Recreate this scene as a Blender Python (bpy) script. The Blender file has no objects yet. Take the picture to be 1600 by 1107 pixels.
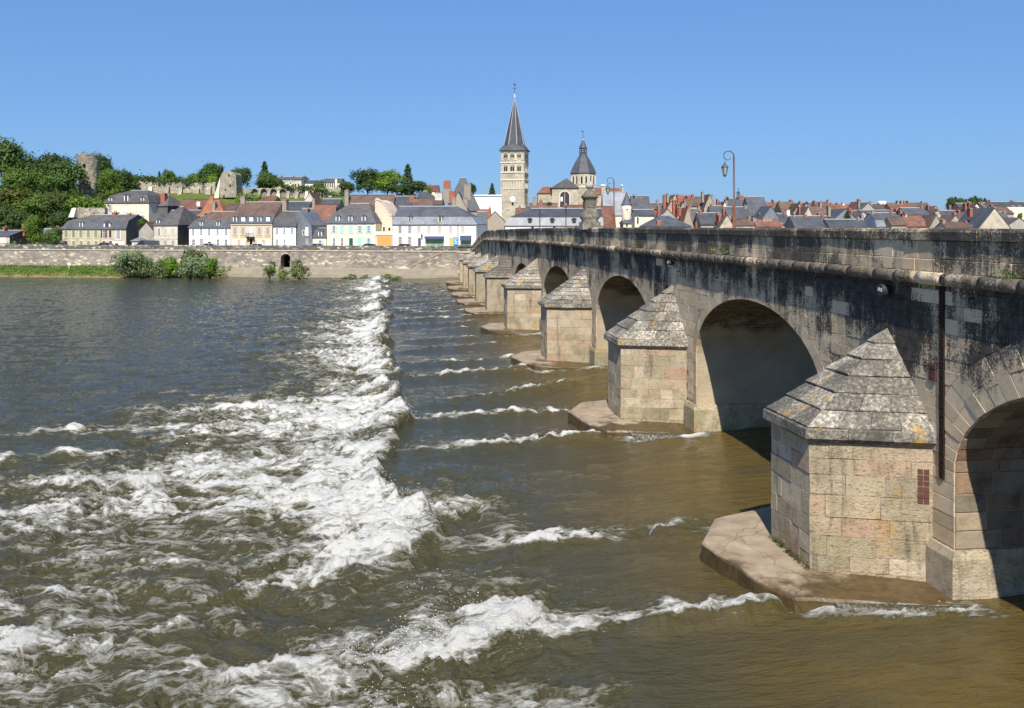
import bpy, math, random
import numpy as np
from mathutils import Vector
from math import sin, cos, pi, radians, sqrt, atan2

random.seed(11)
scene = bpy.context.scene
COL = scene.collection
EYE, F, HZ, CX = 9.8, 1500.0, 355.0, 800.0      # eye height above the river, focal length and horizon of the photograph

# ------------------------------------------------------------------ camera, sky, sun, exposure
cam_d = bpy.data.cameras.new('camera')
cam = bpy.data.objects.new('camera', cam_d)
COL.objects.link(cam)
cam.location = (0, 0, EYE)
cam.rotation_euler = (radians(90), 0, 0)
cam_d.sensor_width = 36
cam_d.lens = F / 1600 * 36
cam_d.shift_y = -(553.5 - HZ) / 1600
cam_d.clip_end = 20000
scene.camera = cam

SUN_EL = radians(47)
world = bpy.data.worlds.new('World')
scene.world = world
world.use_nodes = True
wn = world.node_tree
bg = wn.nodes['Background']
sky = wn.nodes.new('ShaderNodeTexSky')
sky.sky_type = 'NISHITA'
sky.sun_disc = False
sky.sun_elevation = SUN_EL
sky.sun_rotation = radians(183)
sky.air_density = 1.0
sky.dust_density = 0.3
sky.ozone_density = 4.0
hs = wn.nodes.new('ShaderNodeMix')
hs.data_type = 'RGBA'
hs.blend_type = 'MULTIPLY'
hs.inputs[0].default_value = 1.0
hs.inputs[7].default_value = (.774, 1.249, 2.018, 1)
gm = wn.nodes.new('ShaderNodeGamma')          # the photograph's soft tone curve flattens the sky's gradient
gm.inputs[1].default_value = .531
wn.links.new(sky.outputs[0], gm.inputs[0])
wn.links.new(gm.outputs[0], hs.inputs[6])
wn.links.new(hs.outputs[2], bg.inputs['Color'])
bg.inputs['Strength'].default_value = 0.1

sun_d = bpy.data.lights.new('sun', 'SUN')
sun_d.energy = 4.6
sun_d.angle = radians(0.53)
sun_d.color = (1.0, 0.94, 0.84)
sun = bpy.data.objects.new('sun', sun_d)
COL.objects.link(sun)
hx, hy = sin(radians(3.0)), cos(radians(3.0))
L = Vector((hx * cos(SUN_EL), hy * cos(SUN_EL), -sin(SUN_EL)))
sun.rotation_euler = L.to_track_quat('-Z', 'Y').to_euler()
sun.location = (0, -50, 80)

vs = scene.view_settings
vs.view_transform = 'Standard'
vs.look = 'None'
vs.exposure = 0.5
vs.gamma = 1.0
vs.use_curve_mapping = False

# ------------------------------------------------------------------ helpers: materials
class G:
    def __init__(s, name):
        s.m = bpy.data.materials.new(name)
        s.m.use_nodes = True
        s.nt = s.m.node_tree
        s.b = s.nt.nodes['Principled BSDF']
    def n(s, t, outs=0, props=None, **ins):
        nd = s.nt.nodes.new('ShaderNode' + t)
        for k, v in (props or {}).items():
            setattr(nd, k, v)
        for k, v in ins.items():
            key = int(k[1:]) if k[0] == '_' and k[1:].isdigit() else k.replace('_', ' ')
            s.put(nd.inputs[key], v)
        return nd.outputs[outs]
    def put(s, sock, v):
        if isinstance(v, bpy.types.NodeSocket):
            s.nt.links.new(v, sock)
        else:
            if isinstance(v, tuple) and len(v) == 3 and sock.type == 'RGBA':
                v = (*v, 1)
            sock.default_value = v
    def pos(s, sc=(1, 1, 1), rot=(0, 0, 0)):
        return s.n('Mapping', Vector=s.n('NewGeometry'), Scale=sc, Rotation=rot)
    def uv(s, sc=(1, 1, 1)):
        return s.n('Mapping', Vector=s.n('TexCoord', 2), Scale=sc)
    def sep(s, v, i):
        return s.n('SeparateXYZ', i, _0=v)
    def noise(s, v, scale, detail=4, rough=.55):
        return s.n('TexNoise', 0, Vector=v, Scale=scale, Detail=detail, Roughness=rough)
    def vor(s, v, scale, out=0):
        return s.n('TexVoronoi', out, Vector=v, Scale=scale)
    def ramp(s, fac, stops):
        nd = s.nt.nodes.new('ShaderNodeValToRGB')
        el = nd.color_ramp.elements
        while len(el) < len(stops):
            el.new(0.5)
        for e, (p, c) in zip(el, stops):
            e.position = p
            e.color = (c, c, c, 1) if not isinstance(c, tuple) else (*c, 1)
        s.put(nd.inputs[0], fac)
        return nd.outputs[0]
    def mix(s, f, a, b, blend='MIX'):
        nd = s.nt.nodes.new('ShaderNodeMix')
        nd.data_type = 'RGBA'
        nd.blend_type = blend
        s.put(nd.inputs[0], f); s.put(nd.inputs[6], a); s.put(nd.inputs[7], b)
        return nd.outputs[2]
    def ma(s, op, a, b=0.0, clamp=False):
        nd = s.nt.nodes.new('ShaderNodeMath')
        nd.operation = op
        nd.use_clamp = clamp
        s.put(nd.inputs[0], a); s.put(nd.inputs[1], b)
        return nd.outputs[0]
    def step(s, v, lo, hi):
        nd = s.nt.nodes.new('ShaderNodeMapRange')
        nd.interpolation_type = 'SMOOTHSTEP'
        s.put(nd.inputs[0], v); s.put(nd.inputs[1], lo); s.put(nd.inputs[2], hi)
        return nd.outputs[0]
    def rnd(s):
        return s.n('ObjectInfo', 'Random' and 5)
    def bump(s, h, st=.5, dist=.05):
        s.put(s.b.inputs['Normal'], s.n('Bump', Height=h, Strength=st, Distance=dist))
    def fin(s, col, rough=.85, spec=.3):
        s.put(s.b.inputs['Base Color'], col)
        s.put(s.b.inputs['Roughness'], rough)
        s.put(s.b.inputs['Specular IOR Level'], spec)
        return s.m

def m_flat(name, c, rough=.7, var=.15, scale=1.5, spec=.3, bump=0):
    g = G(name)
    k = g.ma('MULTIPLY_ADD', g.noise(g.pos(), scale, 5), 2 * var)
    g.nt.nodes[-1].inputs[2].default_value = 1 - var
    col = g.mix(1.0, c, g.n('CombineColor', Red=k, Green=k, Blue=k), 'MULTIPLY')
    if bump:
        g.bump(g.noise(g.pos(), scale * 6, 5), bump, .03)
    return g.fin(col, rough, spec)

def m_plaster(name, c, rough=.85, var=.1, scale=.6):
    g = G(name)
    p = g.pos()
    k = g.ramp(g.noise(p, scale, 7, .65), [(.25, 1 - 1.6 * var), (.5, 1.0), (.8, 1 + var)])
    col = g.mix(1, c, k, 'MULTIPLY')
    run = g.step(g.noise(g.pos((2.2, 2.2, .22)), 1, 6, .65), .55, .75)
    col = g.mix(g.ma('MULTIPLY', run, .30), col, (.30, .27, .22))
    z = g.sep(p, 2)
    damp = g.step(g.ma('ADD', z, g.ma('MULTIPLY', g.noise(p, .9, 5), 2.2)), 7.4, 6.0)
    col = g.mix(g.ma('MULTIPLY', damp, .25), col, (.33, .29, .23))
    g.bump(g.noise(p, 6, 5), .3, .03)
    return g.fin(col, rough, .25)

def m_weathered(name, zlo, zhi, pale=(.63, .50, .335), warm=(.56, .385, .215), amount=1.0, fine=1.0):
    """old ashlar: warm limestone under a dark lichen crust that has run down in streaks from zhi"""
    g = G(name)
    p = g.pos()
    base = g.ramp(g.noise(p, .9, 6, .6), [(.25, warm), (.5, pale), (.75, (.46, .385, .275))])
    tint = g.ma('ADD', g.ma('MULTIPLY', g.rnd(), .34), .80)
    base = g.mix(1, base, g.n('CombineColor', Red=tint, Green=tint, Blue=tint), 'MULTIPLY')
    st = g.noise(g.pos((2.6, 2.6, .16)), 1.0, 7, .62)
    st2 = g.noise(g.pos((7, 7, .7)), 1.0, 7, .7)
    patch = g.noise(p, .42, 5, .6)
    z = g.sep(p, 2)
    zz = g.ma('ADD', z, g.ma('MULTIPLY', g.ma('SUBTRACT', st, .5), 4.0))
    zz = g.ma('ADD', zz, g.ma('MULTIPLY', g.ma('SUBTRACT', patch, .5), 4.5))
    up = g.step(zz, zlo, zhi)
    cr = g.ma('MULTIPLY', g.ma('ADD', g.ma('MULTIPLY', up, .8), g.ma('MULTIPLY', g.ma('SUBTRACT', st2, .5), .95)), 1.0)
    cr = g.ma('ADD', cr, g.ma('MULTIPLY', g.ma('SUBTRACT', patch, .52), 2.3))
    speck = g.noise(p, 17, 5, .8)
    cr = g.ma('ADD', cr, g.ma('MULTIPLY', g.ma('SUBTRACT', speck, .5), 2.3 * fine))
    fresh = g.step(g.rnd(), .955, .965)
    cr = g.ma('SUBTRACT', cr, g.ma('MULTIPLY', fresh, .45))
    cr = g.ma('MULTIPLY', g.step(cr, .20, .62), amount, True)
    dark = g.ramp(g.noise(p, 3.2, 4), [(.3, (.028, .025, .022)), (.7, (.090, .080, .068))])
    col = g.mix(cr, base, dark)
    gr = g.noise(p, 11, 6, .8)
    col = g.mix(g.ma('MULTIPLY', g.step(gr, .54, .66), .38), col, (.13, .108, .08))
    col = g.mix(g.ma('MULTIPLY', g.step(g.noise(p, 14, 4, .75), .60, .68), .3), col, (.50, .45, .36))
    # pale lime runs and orange lichen
    lime = g.step(g.noise(g.pos((3.5, 3.5, .3), (0, 0, .7)), 1.3, 6, .65), .60, .72)
    col = g.mix(g.ma('MULTIPLY', lime, .5), col, (.46, .45, .42))
    lich = g.step(g.noise(p, 5.5, 4, .7), .70, .76)
    col = g.mix(g.ma('MULTIPLY', lich, .5), col, (.34, .21, .05))
    g.bump(g.ma('ADD', speck, g.noise(p, 6, 6, .7)), .55, .03)
    return g.fin(col, .92, .2)

def m_pier():
    g = G('pier_limestone')
    p = g.pos()
    base = g.ramp(g.rnd(), [(0, (.47, .36, .25)), (.2, (.37, .31, .205)), (.4, (.58, .475, .35)), (.6, (.31, .26, .18)), (.8, (.47, .39, .255)), (1, (.42, .275, .19))])
    v = g.ramp(g.noise(p, 2.2, 7, .65), [(.25, .62), (.5, .98), (.8, 1.12)])
    col = g.mix(1, base, v, 'MULTIPLY')
    z = g.sep(p, 2)
    low = g.step(g.ma('ADD', z, g.ma('MULTIPLY', g.noise(p, .8, 4), 2.4)), 4.4, 1.4)
    alg = g.ma('MULTIPLY', g.step(g.noise(p, 1.3, 6, .65), .42, .68), low)
    col = g.mix(g.ma('MULTIPLY', alg, .75), col, (.215, .18, .075))
    run = g.step(g.noise(g.pos((2.0, 2.0, .35)), 1, 8, .72), .52, .68)
    col = g.mix(g.ma('MULTIPLY', run, .72), col, (.095, .088, .075))
    li = g.step(g.ma('ADD', g.noise(p, .75, 3), g.ma('MULTIPLY', g.noise(p, 9, 4, .7), .35)), .80, .88)
    col = g.mix(g.ma('MULTIPLY', li, .6), col, (.36, .22, .06))
    sp = g.step(g.noise(p, 30, 2, .6), .66, .72)
    col = g.mix(g.ma('MULTIPLY', sp, .5), col, (.52, .50, .44))
    bed = g.noise(g.pos((1.5, 1.5, 14)), 1, 6, .75)
    pit = g.step(g.noise(g.pos((1, 1, 2.2)), 9, 7, .75), .30, .46)
    col = g.mix(g.ma('MULTIPLY', g.ma('SUBTRACT', 1, pit), .3), col, (.14, .115, .08))
    g.bump(g.ma('ADD', g.ma('MULTIPLY', bed, .7), g.ma('ADD', pit, g.noise(p, 20, 4))), .75, .035)
    return g.fin(col, .92, .2)

def m_slab():
    g = G('lichened_slab')
    p = g.pos()
    n1 = g.noise(p, 9, 8, .8)
    tint = g.ma('ADD', g.ma('MULTIPLY', g.rnd(), .75), .58)
    col = g.ramp(n1, [(.30, (.045, .042, .038)), (.43, (.16, .14, .115)), (.53, (.29, .265, .225)), (.62, (.60, .57, .51))])
    col = g.mix(1, col, g.n('CombineColor', Red=tint, Green=tint, Blue=g.ma('MULTIPLY', tint, .97)), 'MULTIPLY')
    big = g.step(g.noise(p, 1.1, 5, .6), .44, .62)
    col = g.mix(g.ma('MULTIPLY', big, .6), col, (.09, .08, .07))
    li = g.step(g.ma('ADD', g.noise(p, .9, 3), g.ma('MULTIPLY', g.noise(p, 12, 3, .7), .4)), .83, .91)
    col = g.mix(g.ma('MULTIPLY', li, .85), col, (.45, .26, .04))
    mo = g.step(g.noise(p, 1.7, 5, .6), .66, .74)
    col = g.mix(g.ma('MULTIPLY', mo, .45), col, (.12, .12, .03))
    g.bump(g.ma('ADD', n1, g.noise(p, 30, 3)), .7, .03)
    return g.fin(col, .95, .15)

def m_footing():
    g = G('footing_concrete')
    p = g.pos()
    col = g.ramp(g.noise(p, 1.4, 7, .65), [(.25, (.19, .14, .09)), (.5, (.31, .24, .165)), (.75, (.42, .335, .235))])
    z = g.sep(p, 2)
    wet = g.step(g.ma('ADD', z, g.ma('MULTIPLY', g.ma('SUBTRACT', g.noise(p, .7, 5, .6), .5), .34)), .615, .53)
    col = g.mix(g.ma('MULTIPLY', wet, .92), col, g.ramp(g.noise(p, 4, 5), [(.3, (.034, .021, .007)), (.7, (.11, .068, .020))]))
    crk = g.step(g.n('TexVoronoi', 0, props={'feature': 'DISTANCE_TO_EDGE'}, Vector=g.n('VectorMath', 0, props={'operation': 'ADD'}, _0=p, _1=g.n('TexNoise', 1, Vector=p, Scale=1.2)), Scale=.30), .008, .0)
    col = g.mix(g.ma('MULTIPLY', crk, .45), col, (.06, .045, .03))
    g.bump(g.ma('SUBTRACT', g.noise(p, 7, 6, .7), g.ma('MULTIPLY', crk, 1.5)), .5, .03)
    return g.fin(col, g.ma('SUBTRACT', .9, g.ma('MULTIPLY', wet, .55)), .35)

def m_vault(name, bw, bh, c1, c2, mortar):
    g = G(name)
    u = g.uv()
    uw = g.n('VectorMath', 0, props={'operation': 'ADD'}, _0=u, _1=g.n('VectorMath', 0, props={'operation': 'SCALE'}, _0=g.n('TexNoise', 1, Vector=u, Scale=1.5), Scale=.12))
    br = g.nt.nodes.new('ShaderNodeTexBrick')
    for k, v in (('Vector', uw), ('Color1', c1), ('Color2', c2), ('Mortar', mortar), ('Scale', 1.0), ('Mortar Size', .018), ('Brick Width', bw), ('Row Height', bh)):
        g.put(br.inputs[k], v)
    p = g.pos()
    col = g.mix(1, br.outputs[0], g.ramp(g.noise(p, 1.1, 7, .7), [(.3, .35), (.55, .9), (.8, 1.25)]), 'MULTIPLY')
    z = g.sep(p, 2)
    plast = g.step(g.ma('ADD', z, g.ma('MULTIPLY', g.noise(p, .5, 5), 3.2)), 7.4, 6.9)
    col = g.mix(g.ma('MULTIPLY', plast, .96), col, g.ramp(g.noise(p, .8, 6), [(.3, (.34, .275, .18)), (.7, (.48, .395, .27))]))
    g.bump(g.ma('ADD', g.ma('MULTIPLY', br.outputs[1], g.ma('SUBTRACT', g.ma('MULTIPLY', plast, .95), 1.0)), g.noise(p, 8, 5)), .6, .04)
    return g.fin(col, .9, .2)

def m_quay(name, cols, bw=.75, bh=.34):
    g = G(name)
    p = g.pos()
    v = g.n('CombineXYZ', X=g.sep(p, 0), Y=g.sep(p, 2))
    vw = g.n('VectorMath', 0, props={'operation': 'ADD'}, _0=v, _1=g.n('VectorMath', 0, props={'operation': 'SCALE'}, _0=g.n('TexNoise', 1, Vector=p, Scale=.8), Scale=.35))
    br = g.nt.nodes.new('ShaderNodeTexBrick')
    for k, x in (('Vector', vw), ('Color1', cols[0]), ('Color2', cols[1]), ('Mortar', cols[2]), ('Scale', 1.0), ('Mortar Size', .02), ('Bias', -.25), ('Brick Width', bw), ('Row Height', bh)):
        g.put(br.inputs[k], x)
    cell = g.vor(g.n('Mapping', Vector=vw, Scale=(1 / bw, 1 / bh, 1)), 1.0, 1)
    w = g.step(g.sep(cell, 0), .86, .9)
    col = g.mix(w, br.outputs[0], (.56, .49, .37))
    col = g.mix(g.step(g.sep(cell, 1), .72, .8), col, cols[3])
    col = g.mix(1, col, g.ramp(g.noise(p, .22, 6, .65), [(.3, .62), (.5, .95), (.75, 1.2)]), 'MULTIPLY')
    g.bump(g.ma('ADD', g.noise(p, 3, 5), g.ma('MULTIPLY', br.outputs[1], -1)), .5, .08)
    return g.fin(col, .92, .2)

def m_rooftile(name, c, c2, rough=.75, spec=.3, rows=5.0):
    g = G(name)
    p = g.pos()
    tint = g.ma('ADD', g.ma('MULTIPLY', g.rnd(), .34), .83)
    col = g.mix(g.noise(p, 1.6, 6, .7), c, c2)
    col = g.mix(1, col, g.ramp(g.noise(g.pos((.5, .5, .35)), 1, 5, .6), [(.3, .7), (.7, 1.22)]), 'MULTIPLY')
    cell = g.vor(g.pos((3, 3, 6)), 1.0, 1)
    col = g.mix(.22, col, g.n('CombineColor', Red=g.sep(cell, 0), Green=g.sep(cell, 0), Blue=g.sep(cell, 0)), 'SOFT_LIGHT')
    col = g.mix(1, col, g.n('CombineColor', Red=tint, Green=tint, Blue=tint), 'MULTIPLY')
    g.bump(g.ma('FRACT', g.ma('MULTIPLY', g.sep(p, 2), rows)), .35, .05)
    return g.fin(col, rough, spec)

def m_leaf():
    g = G('leaf')
    at = g.n('Attribute', 2, props={'attribute_name': 'tone'})
    oc = g.n('ObjectInfo', 1)
    k = g.ramp(at, [(0, .65), (.5, 1.45), (1, 2.5)])
    col = g.mix(1, oc, k, 'MULTIPLY')
    col = g.mix(g.ma('MULTIPLY', at, .35), col, (.12, .12, .015))
    g.put(g.b.inputs['Base Color'], col)
    g.put(g.b.inputs['Roughness'], .6)
    g.put(g.b.inputs['Specular IOR Level'], .25)
    tr = g.n('BsdfTranslucent', Color=g.mix(1, col, (1.3, 1.5, .6), 'MULTIPLY'))
    mx = g.nt.nodes.new('ShaderNodeMixShader')
    g.put(mx.inputs[0], .25)
    g.nt.links.new(g.b.outputs[0], mx.inputs[1])
    g.nt.links.new(tr, mx.inputs[2])
    out = [n for n in g.nt.nodes if n.type == 'OUTPUT_MATERIAL'][0]
    g.nt.links.new(mx.outputs[0], out.inputs[0])
    return g.m

def m_water():
    g = G('river_water')
    p = g.pos()
    foam = g.n('Attribute', 2, props={'attribute_name': 'foam'})
    gold = g.n('Attribute', 2, props={'attribute_name': 'gold'})
    ang = radians(8)
    q = g.pos((1, 1, 1), (0, 0, -ang))
    fl = g.n('Mapping', Vector=q, Scale=(.48, 1.2, 1))
    A = g.n('TexNoise', 0, Vector=fl, Scale=1.15, Detail=10, Roughness=.70, Distortion=.45)
    R = g.n('TexNoise', 0, Vector=fl, Scale=1.7, Detail=8, Roughness=.64, Distortion=1.0)
    rid = g.ma('SUBTRACT', 1, g.ma('ABSOLUTE', g.ma('MULTIPLY', g.ma('SUBTRACT', R, .5), 2.0)))
    rid = g.step(rid, .80, 1.0)
    f1 = g.noise(fl, 11, 8, .8)
    v = g.ma('ADD', g.ma('MULTIPLY', g.ma('SUBTRACT', A, .5), 3.0), g.ma('MULTIPLY', rid, .42))
    v = g.ma('ADD', v, g.ma('MULTIPLY', g.ma('SUBTRACT', f1, .5), 1.35))
    v = g.ma('ADD', v, g.ma('SUBTRACT', g.ma('MULTIPLY', foam, 1.62), 1.0))
    gold = g.ma('MULTIPLY', gold, g.ramp(g.noise(fl, .30, 5, .6), [(.3, .35), (.5, .85), (.7, 1.0)]))
    deep = g.mix(gold, (.047, .045, .021), (.125, .076, .010))
    deep = g.mix(g.ma('MULTIPLY', g.noise(fl, .35, 4), .5), deep, (.056, .060, .046))
    col = g.mix(g.step(v, -.30, .14), deep, (.125, .112, .048))
    col = g.mix(g.step(v, -.02, .40), col, (.40, .38, .295))
    col = g.mix(g.step(v, .22, .88), col, (.78, .77, .72))
    rough = g.ma('ADD', .06, g.ma('MULTIPLY', g.step(v, -.05, .4), .7))
    rip = g.ma('ADD', g.ma('MULTIPLY', g.noise(fl, 2.2, 5, .62), 1.0), g.ma('MULTIPLY', g.noise(fl, 9, 4, .6), .34))
    rip = g.ma('ADD', rip, g.ma('MULTIPLY', g.step(v, -.2, .7), g.ma('ADD', .25, g.ma('MULTIPLY', f1, 1.0))))
    g.bump(rip, .9, .2)
    g.put(g.b.inputs['IOR'], 1.33)
    return g.fin(col, rough, .5)

M = {}
M['spandrel'] = m_weathered('weathered_spandrel_stone', 5.0, 9.0)
M['parapet'] = m_weathered('weathered_parapet_stone', 7.2, 10.4, amount=.9)
M['cap'] = m_weathered('weathered_cap_stone', 7.0, 9.6, amount=.96, fine=1.2)
M['roll'] = m_weathered('weathered_roll_stone', 5.0, 9.6, amount=.88, fine=1.4)
M['pier'] = m_pier()
M['slab'] = m_slab()
M['footing'] = m_footing()
M['vault'] = m_vault('vault_stone', .55, .22, (.30, .235, .15), (.17, .135, .09), (.05, .04, .03))
M['arch_stone'] = m_weathered('arch_stone', 5.4, 9.2, amount=.92)
M['ashlar_shade'] = m_flat('intrados_ashlar', (.30, .235, .16), .9, .35, 1.8, .2, .5)
g = G('vault_ashlar')
p = g.pos()
c = g.ramp(g.rnd(), [(0, (.30, .235, .16)), (.3, (.20, .165, .12)), (.5, (.36, .29, .20)), (.7, (.27, .155, .09)), (1, (.32, .27, .20))])
c = g.mix(1, c, g.ramp(g.noise(p, 1.3, 7, .7), [(.28, .35), (.5, .95), (.8, 1.2)]), 'MULTIPLY')
g.bump(g.noise(p, 9, 6), .6, .04)
M['vault_ashlar'] = g.fin(c, .9, .2)
M['brick_shaded'] = m_flat('shaded_brick', (.045, .022, .018), .9, .4, 6, .2, .5)  # brick darkened in colour to carry the shade of the recessed joint
M['brick_red'] = m_flat('red_brick', (.115, .05, .038), .9, .6, 5, .2, .8)
M['quay'] = m_quay('quay_masonry', ((.29, .255, .215), (.19, .168, .15), (.25, .22, .18), (.37, .31, .235)))
M['quay_cap'] = m_quay('quay_parapet_stone', ((.17, .16, .145), (.105, .10, .095), (.09, .085, .08), (.24, .225, .20)), .6, .3)
M['quay_string'] = m_flat('pale_string_course', (.50, .43, .32), .9, .3, .8, .2)
M['ledge'] = m_flat('quay_ledge_stone', (.30, .265, .20), .92, .4, .6, .2, .5)
M['ruin'] = m_quay('ruin_masonry', ((.37, .33, .26), (.28, .25, .205), (.24, .21, .17), (.42, .36, .25)), .5, .3)
M['church'] = m_quay('church_stone', ((.47, .42, .325), (.40, .355, .275), (.34, .30, .23), (.50, .44, .33)), .9, .45)
M['rubble'] = m_flat('rubble_wall', (.36, .315, .25), .92, .4, 2.2, .2, .5)
M['slate'] = m_rooftile('blue_slate', (.060, .064, .074), (.100, .105, .116), .6, .35)
M['slate_brown'] = m_rooftile('weathered_slate', (.082, .076, .074), (.135, .122, .114), .6, .35)
M['slate_pale'] = m_rooftile('pale_slate', (.15, .165, .19), (.23, .245, .27), .45, .5)
M['tile_brown'] = m_rooftile('brown_tile', (.100, .064, .051), (.165, .112, .090), .85, .2)
M['tile_red'] = m_rooftile('red_tile', (.145, .066, .050), (.200, .104, .077), .85, .2)
M['tile_orange'] = m_rooftile('orange_tile', (.23, .092, .052), (.285, .135, .08), .85, .2)
M['white'] = m_plaster('white_render', (.76, .75, .71), .85, .07, .5)
M['cream'] = m_plaster('cream_render', (.74, .67, .52), .85, .08, .5)
M['beige'] = m_plaster('beige_render', (.50, .43, .33), .88, .25, .8)
M['grey_render'] = m_plaster('grey_render', (.36, .335, .29), .9, .25, .7)
M['old_white'] = m_plaster('stained_white_render', (.58, .53, .44), .88, .28, .6)
M['peach'] = m_plaster('peach_render', (.70, .54, .41), .88, .12, .5)
M['pink'] = m_plaster('pinkish_render', (.52, .34, .25), .88, .25, .6)
M['slate_wall'] = m_rooftile('slate_hung_wall', (.085, .083, .085), (.135, .13, .13), .7, .3)
M['chim'] = m_flat('chimney_brick', (.34, .12, .075), .88, .3, 2.5)
M['chim_stone'] = m_flat('chimney_stone', (.31, .265, .215), .9, .3, 2.5)
M['trim'] = m_flat('pale_stone_trim', (.66, .60, .48), .85, .12, 1)
M['white_trim'] = m_flat('white_paint', (.80, .80, .78), .6, .04, 1)
M['zinc'] = m_flat('zinc_ridge', (.44, .46, .48), .45, .1, 1, .5)
M['glass'] = m_flat('window_glass', (.022, .027, .034), .12, .3, .7, .6)
M['dark'] = m_flat('dark_opening', (.012, .011, .011), .9, .3, 1)
M['sh_green'] = m_flat('green_shutter', (.21, .29, .13), .6, .08, 1)
M['sh_brown'] = m_flat('brown_shutter', (.095, .045, .04), .6, .08, 1)
M['sh_blue'] = m_flat('turquoise_shutter', (.36, .62, .62), .6, .06, 1)
M['sh_grey'] = m_flat('grey_shutter', (.34, .33, .32), .65, .08, 1)
M['sh_beige'] = m_flat('beige_shutter', (.50, .47, .41), .65, .08, 1)
M['door_green'] = m_flat('green_door', (.02, .09, .065), .5, .08, 1)
M['door_brown'] = m_flat('brown_door', (.085, .035, .025), .6, .1, 1)
M['door_orange'] = m_flat('orange_garage_door', (.72, .33, .10), .6, .04, 1)
M['awning'] = m_flat('slate_blue_awning', (.075, .095, .17), .7, .08, 1)
M['shopglass'] = m_flat('shop_display', (.22, .33, .20), .25, .8, 2.2, .5)
M['sign_blue'] = m_flat('blue_sign', (.04, .30, .58), .5, .1, 1)
M['iron'] = m_flat('dark_iron', (.03, .03, .032), .5, .2, 4, .4)
M['iron_grey'] = m_flat('grey_painted_iron', (.075, .085, .085), .5, .2, 6, .4)
M['rust'] = m_flat('rusty_pole', (.21, .085, .04), .75, .4, 7, .3)
M['lantern_glass'] = m_flat('lantern_glass', (.30, .36, .38), .15, .1, 3, .6)
M['led'] = m_flat('floodlight_glass', (.55, .62, .68), .1, .1, 3, .6)
M['bark'] = m_flat('bark', (.085, .065, .045), .9, .35, 4, .2, .6)
M['grass'] = m_flat('bank_grass', (.10, .13, .028), .9, .45, .9, .2, .8)
M['earth'] = m_flat('town_ground', (.24, .21, .17), .95, .2, .3)
M['asphalt'] = m_flat('deck_asphalt', (.055, .055, .057), .9, .15, 1)
M['tyre'] = m_flat('tyre_rubber', (.02, .02, .02), .85, .1, 3)
M['leaf'] = m_leaf()
M['water'] = m_water()

# ------------------------------------------------------------------ helpers: meshes and objects
class MB:
    def __init__(s):
        s.v, s.f, s.mi, s.mats, s.uv = [], [], [], [], None
    def idx(s, m):
        if m not in s.mats:
            s.mats.append(m)
        return s.mats.index(m)
    def add(s, vs_, fs, m):
        o = len(s.v)
        s.v += [tuple(x) for x in vs_]
        s.f += [tuple(o + i for i in f) for f in fs]
        s.mi += [s.idx(m)] * len(fs)
    def box(s, x0, x1, y0, y1, z0, z1, m):
        s.add([(x0, y0, z0), (x1, y0, z0), (x1, y1, z0), (x0, y1, z0), (x0, y0, z1), (x1, y0, z1), (x1, y1, z1), (x0, y1, z1)],
              [(0, 3, 2, 1), (4, 5, 6, 7), (0, 1, 5, 4), (1, 2, 6, 5), (2, 3, 7, 6), (3, 0, 4, 7)], m)
    def lathe(s, c, prof, seg, m, rot=0.0, cap=True, sq=None):
        """rings of radius r at height z round the point c; sq flattens the ring towards a square"""
        vs_ = []
        for r, z in prof:
            for k in range(seg):
                a = rot + 2 * pi * k / seg
                q = 1.0
                if sq:
                    q = (abs(cos(a)) ** sq + abs(sin(a)) ** sq) ** (-1.0 / sq)
                vs_.append((c[0] + r * q * cos(a), c[1] + r * q * sin(a), c[2] + z))
        fs = []
        for i in range(len(prof) - 1):
            for k in range(seg):
                k2 = (k + 1) % seg
                fs.append((i * seg + k, i * seg + k2, (i + 1) * seg + k2, (i + 1) * seg + k))
        if cap:
            fs.append(tuple(range(seg))[::-1])
            fs.append(tuple(range((len(prof) - 1) * seg, len(prof) * seg)))
        s.add(vs_, fs, m)
    def tube(s, pts, rads, seg, m):
        pts = [Vector(p) for p in pts]
        if not isinstance(rads, (list, tuple)):
            rads = [rads] * len(pts)
        vs_, fs = [], []
        for i, p in enumerate(pts):
            d = (pts[min(i + 1, len(pts) - 1)] - pts[max(i - 1, 0)]).normalized()
            a = d.cross(Vector((0, 0, 1)))
            a = a.normalized() if a.length > 1e-3 else Vector((1, 0, 0))
            b = d.cross(a)
            for k in range(seg):
                t = 2 * pi * k / seg
                vs_.append(p + (a * cos(t) + b * sin(t)) * rads[i])
        for i in range(len(pts) - 1):
            for k in range(seg):
                k2 = (k + 1) % seg
                fs.append((i * seg + k, i * seg + k2, (i + 1) * seg + k2, (i + 1) * seg + k))
        fs.append(tuple(range(seg))); fs.append(tuple(range((len(pts) - 1) * seg, len(pts) * seg))[::-1])
        s.add(vs_, fs, m)
    def build(s, name, parent=None, smooth=False, fix=True):
        me = bpy.data.meshes.new(name)
        me.from_pydata(s.v, [], s.f)
        for m in s.mats:
            me.materials.append(m)
        if len(s.mats) > 1:
            me.polygons.foreach_set('material_index', s.mi)
        if smooth:
            me.polygons.foreach_set('use_smooth', [True] * len(s.f))
        if s.uv:
            l = me.uv_layers.new(name='UVMap')
            for poly in me.polygons:
                for li in poly.loop_indices:
                    l.data[li].uv = s.uv[me.loops[li].vertex_index]
        me.update()
        o = bpy.data.objects.new(name, me)
        COL.objects.link(o)
        if parent:
            o.parent = parent
        return o

def tag(o, label=None, cat=None, group=None, kind=None):
    if label: o['label'] = label
    if cat: o['category'] = cat
    if group: o['group'] = group
    if kind: o['kind'] = kind
    return o

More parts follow.
